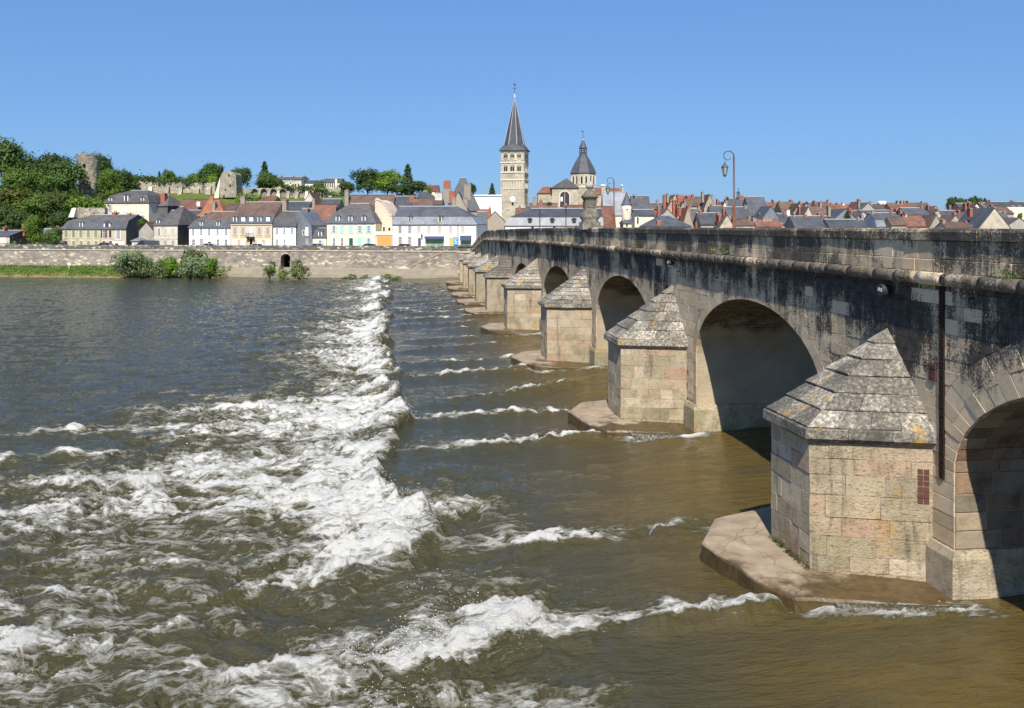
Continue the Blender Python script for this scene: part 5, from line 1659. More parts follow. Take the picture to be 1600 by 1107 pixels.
# roofs of the town to the right, seen over the bridge parapet
T = 'roofs of the old town over the bridge parapet'
rows = [
 ('slate_priory', 'grey-blue slate slope with a pale wall below it left of the round turret', 944, 984, 262, 337, 300, 'cream', 'slate_pale', 'gable', 9, (), ((958, 341, 347, 4), (951, 343, 350, 3))),
 ('porch_roof_house', 'low slate roof over a cream wall with a red-framed window right of the turret', 992, 1022, 214, 337, 328, 'cream', 'slate', 'gable', 6, (), ((996.5, 340, 350, 2.6, 'door_brown'),)),
 ('tall_stone_house', 'tall narrow stone house with an orange chimney right of the turret', 988, 1016, 250, 328, 306, 'rubble', 'slate', 'gable', 7, ((1004.5, 308, 320, 7), (994, 305, 312, 6, 'chim_stone')), ()),
 ('low_slate_range', 'low brown-slate range in the distance between orange chimney and tall brick stack', 1012, 1040, 268, 327, 317, 'pink', 'slate_brown', 'gable', 7, ((1018, 317, 325, 3), (1030, 313, 324, 3, 'chim_stone')), ()),
 ('grey_gable_house', 'broad grey gable with white verges behind the dark slate pyramid', 1016, 1070, 224, 355, 327, 'grey_render', 'slate_brown', 'front', 10, ((1032, 322, 342, 4, 'chim', 3),), ()),
 ('slate_pyramid_house', 'dark slate pyramid roof low over the parapet with small orange pots', 1010, 1080, 204, 354, 337, 'grey_render', 'slate', 'gable', 12, ((1030, 345, 354, 6, 'chim', 1),), ()),
 ('pink_gable_house', 'pinkish gable with white verge beside the tallest thin brick chimney', 1043, 1066, 262, 325, 305, 'pink', 'tile_brown', 'front', 8, ((1041.5, 304, 328, 4),), ((1050, 313, 318, 2),)),
 ('stepped_stone_house', 'stone house crowded with red brick chimney stacks at the middle of the roofs', 1056, 1078, 236, 345, 316, 'rubble', 'tile_brown', 'front', 8, ((1056.5, 312, 336, 3.6), (1066, 308, 324, 6), (1062, 318, 330, 4, 'chim_stone')), ()),
 ('broad_stone_house', 'broad windowless stone wall with a thin red roof band, tallest of the middle roofs', 1072, 1111, 256, 322, 308, 'rubble', 'tile_brown', 'gable', 9, ((1070, 305, 318, 6), (1087, 303.5, 312, 4), (1079, 305, 312, 8)), ()),
 ('twin_gable_house', 'small twin stone gable to the right of the broad stone wall', 1100, 1118, 250, 326, 304.5, 'rubble', 'tile_brown', 'front', 7, ((1117, 305, 320, 4, 'chim_stone'),), ()),
 ('gabled_brick_house', 'grey stone gable with an orange verge left of the lit slate roofs', 1066, 1084, 218, 355, 325, 'rubble', 'tile_orange', 'front', 8, ((1080, 338, 354, 5, 'chim_stone'),), ()),
 ('steep_slate_house', 'steep dark slate slope with a red chimney left of the pale-ridged slate roof', 1082, 1098, 222, 350, 327, 'rubble', 'slate_brown', 'gable', 7, ((1082.5, 320, 340, 3),), ()),
 ('pale_ridge_house', 'slate roof with a bright pale ridge just left of the street lamp', 1095, 1130, 212, 351, 333, 'grey_render', 'slate', 'gable', 9, ((1129, 334, 346, 6), (1096, 348, 356, 8)), ()),
 ('lamp_gable_house', 'tan stone gable with a red chimney cap at the foot of the street lamp', 1124, 1148, 206, 356, 337, 'beige', 'slate_brown', 'front', 8, ((1129, 335, 344, 6), (1145, 348, 356, 4)), ()),
 ('white_gable_far', 'small bright white gable left of the lamp post', 1125, 1140, 258, 336, 316, 'white', 'slate_brown', 'front', 7, ((1128.5, 315, 326, 2),), ()),
 ('belfry_house', 'dark slate roof carrying a little iron belfry right of the lamp post', 1138, 1172, 262, 324, 310.5, 'rubble', 'slate', 'gable', 8, ((1141.5, 308, 318, 3), (1162, 305, 314, 6), (1166, 317, 323, 3)), ()),
 ('middle_slate_house', 'wide slate roof with a pale ridge directly behind the lamp post', 1139, 1175, 222, 346, 323.5, 'rubble', 'slate', 'gable', 9, ((1146, 330, 341, 3), (1137, 325, 338, 3)), ()),
 ('row_of_dormers_house', 'low tan house with small brick dormers right of the lamp foot', 1150, 1180, 204, 352, 343, 'beige', 'tile_brown', 'gable', 6, ((1158, 345, 352, 4), (1166, 344, 352, 4)), ()),
 ('great_slate_roof', 'great steep slate roof standing above all its neighbours right of the lamp', 1173, 1202, 240, 338, 307, 'rubble', 'slate', 'gable', 11, ((1180, 330, 342, 4),), ()),
 ('blue_gable_house', 'blue-grey slate-hung gable with one white verge below the great slate roof', 1187, 1222, 216, 347, 323, 'slate_pale', 'slate', 'front', 9, ((1195, 334, 346, 3, 'chim_stone'),), ()),
 ('red_coped_wall_house', 'stone chimney wall with bright red coping close to the parapet', 1182, 1220, 203, 354, 344, 'beige', 'tile_red', 'gable', 5, ((1203, 341, 356, 15, 'chim_stone'), (1182.5, 341, 356, 5, 'chim_stone'), (1224, 349, 356, 6)), ()),
 ('long_blue_slate_house', 'long blue slate roof with a white chimney at its right end', 1208, 1237, 214, 351, 334, 'rubble', 'slate', 'gable', 9, ((1239.5, 327, 347, 5, 'white'), (1235, 348, 356, 6)), ()),
 ('orange_far_house', 'small orange-brown roof with a grey pole right of the great slate roof', 1200, 1225, 262, 326, 317, 'pink', 'tile_orange', 'gable', 7, ((1212.5, 312, 324, 1.6, 'iron_grey'),), ((1208, 326, 331, 2),)),
 ('brown_pair_house', 'brown tiled roof with several stubby chimneys left of the tan far gable', 1222, 1246, 252, 332, 316, 'rubble', 'tile_brown', 'gable', 8, ((1227, 315, 330, 3.4, 'chim_stone'), (1239, 316, 328, 4)), ()),
 ('tan_far_gable', 'tan gable end standing in front of brown roofs in the distance', 1240, 1258, 242, 333, 319, 'beige', 'tile_brown', 'front', 7, (), ()),
 ('second_tan_gable', 'second smaller tan gable with a brick chimney beside the first', 1253, 1266, 256, 332, 318, 'grey_render', 'tile_brown', 'front', 7, ((1259, 322, 330, 2.4),), ()),
 ('dark_lean_house', 'dark sloping roof with one pale verge behind the slate roof with the white edge', 1254, 1272, 226, 342, 324, 'beige', 'slate_brown', 'front', 8, (), ()),
 ('white_edge_house', 'slate roof with a slanting white edge on its left, close over the parapet', 1243, 1302, 206, 357, 338, 'grey_render', 'slate', 'gable', 9, ((1267.5, 335, 342, 4), (1281, 343, 356, 5), (1292, 341, 356, 3)), ()),
 ('long_brown_roof', 'long pale-brown tiled roof in the middle distance', 1270, 1316, 246, 338, 323, 'rubble', 'tile_brown', 'gable', 9, ((1290, 316, 324, 3, 'chim_stone'),), ()),
 ('small_pale_gable', 'small pale grey gable on top of the long brown roof', 1276, 1301, 290, 325, 316.5, 'grey_render', 'tile_brown', 'gable', 6, ((1289, 315, 321, 2),), ()),
 ('slate_verge_house', 'blue slate gable with a long white verge beside the dark conifer', 1299, 1343, 224, 346, 327, 'slate_pale', 'slate', 'front', 9, (), ()),
 ('long_front_slate', 'long low slate roof in two tones right over the parapet below the conifer', 1297, 1356, 204, 356, 343.5, 'grey_render', 'slate', 'gable', 7, ((1321.5, 348, 356, 8), (1300, 347, 356, 3, 'chim_stone')), ()),
 ('tan_brick_gable', 'tan gable with brown slope left of the two-tone slate mansard', 1336, 1362, 226, 344, 331.5, 'beige', 'slate_brown', 'front', 8, ((1345, 335, 343, 3), (1357, 336, 346, 3)), ()),
 ('pink_far_gable', 'pink gable high on the skyline with a red chimney', 1334, 1352, 276, 330, 316, 'pink', 'tile_red', 'front', 7, ((1347, 315, 326, 3),), ()),
 ('stone_far_gable', 'grey stone gable next to the pink one on the skyline', 1345, 1368, 268, 329, 317.5, 'grey_render', 'slate_brown', 'front', 7, ((1364, 317, 326, 4, 'chim_stone'),), ()),
 ('long_far_slate', 'long flat slate roof behind the two-tone slate mansard', 1350, 1400, 236, 335, 329, 'rubble', 'slate', 'gable', 7, ((1362, 331, 340, 3), (1400, 326, 334, 2)), ()),
 ('two_tone_mansard', 'slate mansard with a paler lower slope and a dark right end', 1370, 1411, 208, 355, 333, 'white', 'slate_pale', 'gable', 9, ((1358, 336, 350, 4, 'chim_stone'),), ()),
 ('slanting_stone_wall', 'stone wall with a slanting top between the mansard and the orange roof', 1393, 1417, 205, 352, 341, 'rubble', 'tile_brown', 'gable', 5, (), ()),
 ('orange_roof_house', 'bright orange-red tiled roof half gone brown on its right', 1415, 1451, 214, 354, 337, 'rubble', 'tile_red', 'gable', 9, ((1419, 329, 340, 3), (1427, 335, 341, 2, 'white')), ()),
 ('far_brown_range', 'flat brown roofs on the skyline behind the long flat slate', 1364, 1396, 280, 328, 320, 'pink', 'tile_brown', 'gable', 8, ((1381, 318, 326, 2), (1389, 319, 326, 2)), ()),
 ('far_brick_range', 'brick houses clustered on the skyline with two grey chimneys', 1394, 1424, 276, 330, 318, 'pink', 'tile_red', 'gable', 8, ((1411, 313.5, 326, 3, 'chim_stone'), (1417, 314, 326, 3, 'chim_stone'), (1402, 319, 330, 3)), ()),
 ('grey_slate_terrace', 'plain grey slate roof behind the orange-red roof', 1417, 1452, 232, 337, 325, 'grey_render', 'slate', 'gable', 8, ((1441, 329, 340, 3, 'chim_stone'),), ()),
 ('skyline_red_roof', 'long red-brown roof with a stone end left of the dark pines', 1420, 1457, 284, 326, 317.5, 'rubble', 'tile_brown', 'gable', 8, ((1449, 315, 322, 2, 'chim_stone'),), ()),
 ('cream_gable', 'small cream gable with one window in front of the dark pines', 1455, 1470, 258, 332, 323, 'cream', 'tile_brown', 'front', 7, (), ((1462.5, 326, 329, 2),)),
 ('tan_gable_pair', 'tan gable with a brown slope left of the brick chimney in front of the pines', 1452, 1478, 232, 346, 329, 'beige', 'slate_brown', 'front', 8, ((1476, 331, 346, 5),), ()),
 ('low_sloped_gable', 'low pale sloping gable over the parapet with a brown roof', 1452, 1474, 212, 356, 337, 'grey_render', 'tile_brown', 'front', 7, ((1450, 348, 357, 6, 'chim_stone'),), ()),
 ('blue_slate_terrace', 'row of blue slate roofs below the dark pines', 1472, 1510, 240, 338, 329.5, 'rubble', 'slate', 'gable', 8, ((1486, 335, 346, 4), (1496, 334, 342, 3, 'white')), ()),
 ('grey_lean_gable', 'grey gable with white chimneys left of the big red-brown roof', 1480, 1506, 222, 352, 337, 'grey_render', 'tile_brown', 'front', 7, ((1500, 337, 350, 3),), ()),
 ('big_redbrown_roof', 'big red-brown tiled roof left of the large tan gable', 1506, 1542, 222, 354, 333, 'rubble', 'tile_brown', 'gable', 9, (), ()),
 ('low_brown_shed', 'long low brown roof just above the parapet left of the large tan gable', 1478, 1519, 203, 356, 348, 'beige', 'tile_brown', 'gable', 5, ((1502.5, 351, 357, 3, 'cream'), (1523, 352, 358, 4, 'cream')), ()),
 ('large_tan_gable', 'largest tan gable on the right with pale verges and a dark left slope', 1530, 1578, 206, 356, 326, 'beige', 'slate', 'front', 12, (), ()),
 ('right_slate_house', 'slate roof with a brick chimney right of the large tan gable', 1560, 1584, 216, 356, 332, 'pink', 'slate', 'gable', 8, ((1582, 334, 352, 3.4),), ()),
 ('white_far_gable', 'sharp white gable on the skyline right of the pines', 1516, 1536, 262, 332, 319, 'white', 'tile_brown', 'front', 8, ((1525, 316, 324, 4),), ()),
 ('pines_brick_house', 'brown house with slate-grey roof at the foot of the pines', 1502, 1522, 274, 328, 318, 'pink', 'slate_brown', 'gable', 7, ((1492, 321, 330, 3), (1512, 318, 324, 2)), ()),
 ('far_right_villa', 'long cream building with a dark slate roof and white dormers at the right edge', 1556, 1625, 286, 322, 315.5, 'cream', 'slate', 'gable', 10, ((1558.5, 312.5, 318, 2), (1595, 313, 318, 5)), ((1583, 322, 329, 4, 'white_trim'), (1593, 322, 329, 4, 'white_trim'))),
 ('brown_right_roof', 'plain brown tiled roof below the long cream building', 1556, 1584, 250, 334, 323.5, 'rubble', 'tile_brown', 'gable', 8, ((1556, 325, 334, 3, 'chim_stone'),), ()),
 ('grey_slope_house', 'grey slope falling to the right at the very right edge over the parapet', 1560, 1625, 210, 362, 341, 'grey_render', 'slate_brown', 'front', 9, (), ()),
 ('skyline_brick_house', 'brick house with dark roof right of the pines on the skyline', 1538, 1558, 290, 326, 317, 'pink', 'slate_brown', 'gable', 7, ((1541, 315, 322, 2), (1551, 314, 322, 3)), ()),
 ('distant_orange_row', 'thin line of orange roofs on the skyline above the long brown roof', 1300, 1338, 300, 327, 320, 'pink', 'tile_orange', 'gable', 7, ((1323, 317, 323, 3, 'white'), (1313, 317, 323, 1.5)), ()),
 ('distant_red_row', 'thin line of red roofs on the skyline above the tan far gable', 1244, 1282, 296, 325, 318, 'pink', 'tile_red', 'gable', 7, ((1266, 315, 322, 2, 'iron'), (1276, 315, 321, 2)), ()),
]
for (nm, lb, x0, x1, Y, ea, ri, wl, rf, kd, dp, ch, wi) in rows:
    kw = dict(hipl=True, hipr=True) if nm == 'slate_pyramid_house' else {}
    if nm == 'two_tone_mansard': kw = dict(brk=345, roof2='slate')
    rr = random.Random(nm)
    ex = tuple((x0 + (x1 - x0) * (.12 if q == 0 else .88) + rr.uniform(-2, 2), ri - rr.uniform(1, 5), ri + 8, rr.uniform(2.0, 4.2), rr.choice(('chim', 'chim_stone', 'chim'))) for q in (0, 1) if rr.random() < .62 and nm != 'slate_pyramid_house')
    simple(nm, 'house', lb, x0, x1, Y, ea, ri, wl, rf, kind=kd, depth=dp, chims=ch + ex, wins=wi, group=T, **kw)
# houses that fill the streets between them
fill = []
for i, (x0, x1, Y, ea, ri, wl, rf, kd, lb) in enumerate([
    (1018, 1046, 246, 340, 330, 'pink', 'tile_red', 'gable', 'small red roof filling the gap behind the grey gable and thin chimney'),
    (1112, 1132, 240, 338, 322, 'old_white', 'slate', 'gable', 'pale-walled slate house between twin stone gable and lamp'),
    (1225, 1250, 228, 347, 336, 'pink', 'tile_orange', 'front', 'orange little gable beside the white chimney'),
    (1282, 1304, 232, 346, 336, 'beige', 'tile_red', 'front', 'red-verged gable beyond the slate roof with the white edge'),
    (1330, 1352, 250, 338, 328, 'pink', 'tile_orange', 'gable', 'orange roof behind the dark conifer'),
    (1404, 1430, 248, 338, 329, 'old_white', 'tile_brown', 'front', 'pale gable with brown verge behind the slanting stone wall'),
    (1440, 1462, 262, 336, 326, 'pink', 'tile_red', 'gable', 'red roof between the grey slate terrace and the cream gable'),
    (1530, 1552, 248, 336, 326, 'pink', 'tile_brown', 'gable', 'brown roof behind the large tan gable, right of the white gable'),
    (1462, 1484, 222, 354, 342, 'pink', 'tile_red', 'gable', 'red roof behind the low brown shed'),
    (1052, 1072, 210, 357, 347, 'beige', 'tile_orange', 'front', 'orange-verged low gable at the right foot of the slate pyramid'),
    (1180, 1200, 228, 352, 340, 'pink', 'tile_red', 'front', 'red gable below the great slate roof'),
    (1352, 1374, 214, 356, 345, 'beige', 'tile_brown', 'front', 'tan low gable left of the two-tone mansard')]):
    simple('small_town_house', 'house', lb, x0, x1, Y, ea, ri, wl, rf, kind=kd, depth=7, chims=((x0 + 4, ri - 3, ri + 6, 3),), group=T)

# belfry, round turret, silo
c = P(1153.5, 311, 266)
b = thing('roof_belfry', 'little iron belfry with a weathervane on a slate roof right of the lamp', 'belfry', c)
mb = MB(); mb.lathe((0, 0, -.3), [(.75, 0), (.8, .5), (.5, .8)], 8, M['slate']); mb.build('base', b)
mb = MB()
for k in range(4): mb.tube([(.4 * cos(k * pi / 2), .4 * sin(k * pi / 2), .4), (.4 * cos(k * pi / 2), .4 * sin(k * pi / 2), 1.5)], .06, 5, M['iron'])
mb.lathe((0, 0, 1.5), [(.6, 0), (.3, .35), (.05, .8)], 8, M['iron']); mb.build('cage', b)
mb = MB(); mb.tube([(0, 0, 2.2), (0, 0, 3.1)], .04, 5, M['iron']); mb.box(-.3, .3, -.02, .02, 2.75, 2.85, M['iron']); mb.build('weathervane', b)
c = P(979, 352, 226)
b = thing('round_turret', 'round cream turret with a pointed slate cone roof, right of the second lamp', 'turret', (c.x, c.y, 5))
k = 226 / F
mb = MB(); mb.lathe((0, 0, 0), [(1.13, 0), (1.13, EYE + 22 * k - 5 + .6), (1.16, EYE + 35 * k - 5)], 20, M['cream']); mb.build('wall', b, smooth=True)
mb = MB(); mb.lathe((0, 0, EYE + 34.5 * k - 5), [(1.32, 0), (.95, .7), (.5, 1.9), (.04, 3.3)], 20, M['slate']); mb.build('roof', b, smooth=False)
mb = MB(); mb.tube([(0, 0, EYE + 55 * k - 5), (0, 0, EYE + 60 * k - 5)], [.08, .04], 6, M['zinc']); mb.build('finial', b)
mb = MB(); mb.box(-.05, .05, -1.19, -1.1, EYE + 23 * k - 5, EYE + 28 * k - 5, M['iron']); mb.box(-.25, .25, -1.19, -1.1, EYE + 27.4 * k - 5, EYE + 28.2 * k - 5, M['iron']); mb.build('wall_anchor', b)
simple('turret_house', 'house', 'slate roof and cream wall directly under the round turret', 974, 1000, 224, 349, 333, 'cream', 'slate', depth=7, group=T, hipl=True, wins=((979.5, 350.5, 354, 3),))
c = P(1378, 322, 320)
b = thing('water_tank', 'distant round white tank on the skyline right of the stone gable', 'tank', (c.x, c.y, 5))
mb = MB(); mb.lathe((0, 0, 0), [(1.5, 0), (1.5, EYE + 39 * 320 / F - 5), (.9, EYE + 40.5 * 320 / F - 5)], 16, M['white']); mb.build('tank_body', b, smooth=False)
# ------------------------------------------------------------------ church
def arch_panel(mb, cx, z0, z1, hw, m, face, y=-.02, seg=8, dep=.3):
    """a round-headed dark recess panel set on a wall face; face maps (u along the wall, out, z) to a point"""
    pts = [(cx - hw, z0), (cx + hw, z0)] + [(cx + hw * cos(pi * k / seg), z1 - hw + hw * sin(pi * k / seg)) for k in range(seg + 1)]
    mb.add([face(u, -y, z) for u, z in pts], [tuple(range(len(pts)))], m)
def arch_ring(mb, cx, z0, z1, hw, th, m, face, pr=.12, seg=8, legs=True):
    inn = ([(cx + hw, z0)] if legs else []) + [(cx + hw * cos(pi * k / seg), z1 - hw + hw * sin(pi * k / seg)) for k in range(seg + 1)] + ([(cx - hw, z0)] if legs else [])
    o = hw + th
    out = ([(cx + o, z0)] if legs else []) + [(cx + o * cos(pi * k / seg), z1 - hw + o * sin(pi * k / seg)) for k in range(seg + 1)] + ([(cx - o, z0)] if legs else [])
    n = len(inn)
    vs_ = [face(u, pr, z) for u, z in inn] + [face(u, pr, z) for u, z in out] + [face(u, 0, z) for u, z in inn] + [face(u, 0, z) for u, z in out]
    fs = []
    for k in range(n - 1):
        fs += [(k, n + k, n + k + 1, k + 1), (k, k + 1, 2 * n + k + 1, 2 * n + k), (n + k, 3 * n + k, 3 * n + k + 1, n + k + 1)]
    mb.add(vs_, fs, m)

def tower():
    Y = 300.0
    k = Y / F
    zz = lambda py: EYE - (py - HZ) * k
    a = P(783, 0, Y)
    w = 36.2 * k
    t = thing('church_tower', 'tall square Romanesque church tower with arcaded windows and a needle slate spire', 'church tower', (a.x, Y, 0), radians(-11))
    faces = [lambda u, o, z: (u, -o, z), lambda u, o, z: (w + o, u, z), lambda u, o, z: (w - u, w + o, z), lambda u, o, z: (-o, w - u, z)]
    mb = MB(); mb.box(0, w, 0, w, 4, zz(234.5), M['church']); mb.build('wall', t)
    mb = MB(); mb.box(-.35, w + .35, -.35, w + .35, 4, zz(323), M['church']); mb.box(-.5, w + .6, -.3, w + .3, zz(325), zz(322), M['church']); mb.build('base', t)
    for py, th, o in ((236, 2.2, .22), (253.5, 1.6, .2), (269, 1.6, .2), (280.5, 1.8, .22), (294.5, 1.2, .15)):
        mb = MB(); mb.box(-o, w + o, -o, w + o, zz(py + th), zz(py), M['trim']); mb.build('string_course', t)
    for fi in (0, 1, 3):
        f = faces[fi]
        for cpx in (7.3, 17.8, 28.6):
            c = cpx * k
            for y0, y1, hw in ((251, 239, 4.3), (269, 257.5, 4.4)):
                mb = MB(); arch_ring(mb, c, zz(y0), zz(y1), hw * k, 1.1 * k, M['trim'], f, .16); arch = mb.build('window_arch', t)
                lights = (-1.9, 0, 1.9) if y0 < 260 else (-1.55, 1.55)
                for q in lights:
                    mb = MB(); hh = .72 if y0 < 260 else 1.1
                    arch_panel(mb, c + q * k, zz(y0 - 1.2 if y0 > 260 else y0 - 4.4), zz(y1 + 3.0), hh * k, M['dark'], f, y=-.05); mb.build('window_opening', arch)
        for q in range(7):
            c = (5.5 + q * 4.25) * k
            mb = MB(); arch_ring(mb, c, zz(294), zz(283.5), 1.5 * k, .55 * k, M['trim'], f, .14); mb.build('blind_arch', t)
        for cx_ in (1.0, w / k - 1.0):
            mb = MB()
            v = [f((cx_ - 1) * k, 0, 4), f((cx_ + 1) * k, 0, 4), f((cx_ + 1) * k, .16, 4), f((cx_ - 1) * k, .16, 4)]
            v2 = [(x, y, zz(236)) for x, y, z in v]
            mb.add(v + v2, [(0, 1, 5, 4), (1, 2, 6, 5), (2, 3, 7, 6), (3, 0, 4, 7)], M['church']); mb.build('corner_pilaster', t)
    f = faces[0]
    mb = MB(); c = 18.5 * k
    mb.add([f(c + 4.6 * k * cos(q * pi / 12), .1, zz(311.5) + 4.6 * k * sin(q * pi / 12)) for q in range(24)], [tuple(range(24))], M['white_trim']); cl = mb.build('clock', t)
    mb = MB(); mb.add([f(c - .25 * k, .12, zz(312)), f(c + .25 * k, .12, zz(312)), f(c + .2 * k, .12, zz(308.3)), f(c - .2 * k, .12, zz(308.3))], [(0, 1, 2, 3)], M['iron'])
    mb.add([f(c, .12, zz(311.2)), f(c, .12, zz(311.8)), f(c + 2.4 * k, .12, zz(310.4)), f(c + 2.4 * k, .12, zz(310))], [(0, 1, 2, 3)], M['iron']); mb.build('clock_hand', cl)
    mb = MB(); arch_panel(mb, c, zz(321.5), zz(315), 1.5 * k, M['dark'], f, y=-.06); mb.build('window_opening', t)
    mb = MB(); arch_ring(mb, 11 * k, zz(338), zz(327), 6 * k, 1.2 * k, M['trim'], f, .5, legs=False); mb.build('doorway_arch', t)
    # broach spire: square skirt turning into an octagon
    zb, zm, zt = zz(235.5), zz(226.5), zz(149)
    cxy = w / 2
    e = w / 2 + .75
    sq = [(cxy - e, cxy - e), (cxy + e, cxy - e), (cxy + e, cxy + e), (cxy - e, cxy + e)]
    r = w * .44
    oc = [(cxy + r / cos(pi / 8) * cos(-pi / 2 - pi / 8 + q * pi / 4), cxy + r / cos(pi / 8) * sin(-pi / 2 - pi / 8 + q * pi / 4)) for q in range(8)]
    mb = MB()
    vs_ = [(x, y, zb) for x, y in sq] + [(x, y, zm + (1.6 if q % 2 else 0)) for q, (x, y) in enumerate(oc)] + [(cxy, cxy, zt)]
    vs_[4:12] = [(x, y, zm) for x, y in oc]
    fs = []
    for q in range(4):
        a1, a2 = q, (q + 1) % 4
        o1, o2, o3 = 4 + 2 * q, 4 + (2 * q + 1) % 8, 4 + (2 * q + 2) % 8
        fs += [(a1, a2, o2, o1), (a2, o3, o2)]
    fs += [(4 + q, 4 + (q + 1) % 8, 12) for q in range(8)]
    mb.add(vs_, fs, M['slate_spire']); mb.build('spire', t)
    mb = MB()
    for q in range(8):
        mb.tube([(oc[q][0], oc[q][1], zm), (cxy, cxy, zt)], [.11, .06], 5, M['zinc'])
    mb.lathe((cxy, cxy, zz(152)), [(.42, 0), (.3, .9), (.12, 1.5)], 8, M['zinc'])
    mb.build('hip_roll', t)
    mb = MB(); mb.tube([(cxy, cxy, zt - .2), (cxy, cxy, zz(127))], [.09, .04], 6, M['iron']); mb.box(cxy - .75, cxy + .75, cxy - .05, cxy + .05, zz(137), zz(137) + .12, M['iron']); mb.box(cxy - .35, cxy + .35, cxy - .04, cxy + .04, zz(131.5), zz(129.5), M['iron']); mb.build('cross', t)
M['slate_spire'] = m_rooftile('spire_slate', (.055, .06, .070), (.095, .10, .112), .6, .35)
tower()

def choir():
    Y = 330.0
    k = Y / F
    zz = lambda py: EYE - (py - HZ) * k
    c = P(911, 0, Y)
    r = thing('church_choir', 'priory church with an octagonal crossing tower, bell-shaped slate roof and arched transept front', 'church', (c.x, Y, 0))
    R = 20 * k
    mb = MB(); mb.lathe((0, 0, 0), [(R, 4), (R, zz(272))], 8, M['church'], rot=pi / 8); mb.build('octagon_wall', r)
    mb = MB(); mb.lathe((0, 0, 0), [(R * 1.05, zz(294)), (R * 1.05, zz(292))], 8, M['trim'], rot=pi / 8); mb.build('string_course', r)
    for q in range(8):
        a = q * pi / 4
        n = Vector((cos(a), sin(a), 0)); tv = Vector((-sin(a), cos(a), 0))
        d = R * cos(pi / 8)
        f = lambda u, o, z: tuple(n * (d + o) + tv * u + Vector((0, 0, z)))
        if sin(a) > .3: continue
        for u in (-3.5, 3.5):
            mb = MB(); arch_ring(mb, u * k, zz(289), zz(275.5), 2.0 * k, .8 * k, M['trim'], f, .2); an = mb.build('window_arch', r)
            mb = MB(); arch_panel(mb, u * k, zz(288), zz(277.5), 1.2 * k, M['dark'], f, y=-.06); mb.build('window_opening', an)
    mb = MB()
    mb.lathe((0, 0, 0), [(21.8 * k, zz(271.5)), (17.5 * k, zz(262)), (11 * k, zz(250)), (7.2 * k, zz(244.5)), (6.0 * k, zz(241.5)), (6.0 * k, zz(240))], 8, M['slate_spire'], rot=pi / 8); mb.build('roof', r)
    mb = MB()
    for q in range(8):
        a = pi / 8 + q * pi / 4
        x, y = 5.6 * k * cos(a), 5.6 * k * sin(a)
        mb.tube([(x, y, zz(241)), (x, y, zz(231.5))], .16, 5, M['iron_grey'])
    for py in (239, 236, 233): mb.lathe((0, 0, zz(py)), [(5.7 * k, 0), (5.7 * k, .18)], 8, M['iron_grey'], rot=pi / 8)
    lan = mb.build('lantern', r)
    mb = MB(); mb.lathe((0, 0, 0), [(6.8 * k, zz(231.8)), (4.8 * k, zz(227)), (1.6 * k, zz(220)), (.4 * k, zz(217.5))], 8, M['slate_spire'], rot=pi / 8); mb.build('lantern_roof', r)
    mb = MB(); mb.lathe((0, 0, 0), [(1.3 * k, zz(219.5)), (.6 * k, zz(217))], 8, M['zinc']); mb.tube([(0, 0, zz(218)), (0, 0, zz(205))], [.1, .05], 6, M['iron']); mb.box(-.45, .1, -.04, .04, zz(207), zz(205), M['iron']); mb.build('weathercock', r)
    # transept with the big arched opening
    x0, x1 = (863 - 911) * k, (903 - 911) * k
    y0 = -14.0
    k2 = (Y + y0) / F
    q = lambda px: (px - 800) * k2 - c.x
    z2 = lambda py: EYE - (py - HZ) * k2
    xa, xb = q(862.5), q(903.5)
    mb = MB(); mb.box(xa, xb, y0, -3, 4, z2(294), M['church']); mb.build('transept_wall', r)
    f = lambda u, o, z: (u, y0 - o, z)
    mb = MB(); arch_ring(mb, q(882.3), z2(323), z2(299.5), 7.3 * k2, 1.4 * k2, M['trim'], f, .2); ar = mb.build('portal_arch', r)
    mb = MB(); arch_panel(mb, q(882.3), z2(324), z2(299.5), 7.3 * k2, m_flat('portal_boards', (.045, .035, .045), .7, .2, 1), f, y=-.04); mb.build('portal_door', ar)
    mb = MB(); mb.box(q(875.8), q(879.3), y0 - .1, y0 - .05, z2(315), z2(308), M['white_trim']); mb.build('notice_board', ar)
    mb = MB(); mb.box(q(882.1), q(882.6), y0 - .14, y0 - .05, z2(324), z2(300), M['trim']); mb.build('door_post', ar)
    mb = MB()
    e = .5
    pk = (q(888), -5)
    mb.add([(xa - e, y0 - e, z2(294)), (xb + e, y0 - e, z2(294)), (xb + e, 0, z2(294)), (xa - e, 0, z2(294)), (q(887), y0 + 6, z2(277.3)), (q(887), 0, z2(277.3))], [(0, 1, 4), (1, 2, 5, 4), (3, 0, 4, 5), (2, 3, 5)], M['slate_brown']); mb.build('transept_roof', r)
    mb = MB(); mb.box(q(841), q(863), y0 + 2, -2, 4, z2(302), M['church']); mb.build('aisle_wall', r)
    mb = MB(); xl, xr = q(840), q(863)
    mb.add([(xl, y0 + 1.6, z2(302)), (xr, y0 + 1.6, z2(302)), (xr, 0, z2(302)), (xl, 0, z2(302)), (q(849), y0 + 6, z2(291)), (xr, y0 + 6, z2(291))], [(0, 1, 5, 4), (0, 4, 3), (3, 4, 5, 2), (1, 2, 5)], M['tile_orange']); mb.build('aisle_roof', r)
    xl, xr = q(926), q(976)
    mb = MB(); mb.box(xl, xr, y0 + 6, 2, 4, z2(302), M['church']); mb.build('chapel_wall', r)
    mb = MB(); mb.add([(xl, y0 + 5.6, z2(303)), (xr, y0 + 5.6, z2(303)), (xr, 2, z2(291)), (xl, 2, z2(291)), (xl, 8, z2(303)), (xr, 8, z2(303))], [(0, 1, 2, 3), (3, 2, 5, 4)], M['tile_orange']); mb.build('chapel_roof', r)
    f = lambda u, o, z: (u, y0 + 6 - o, z)
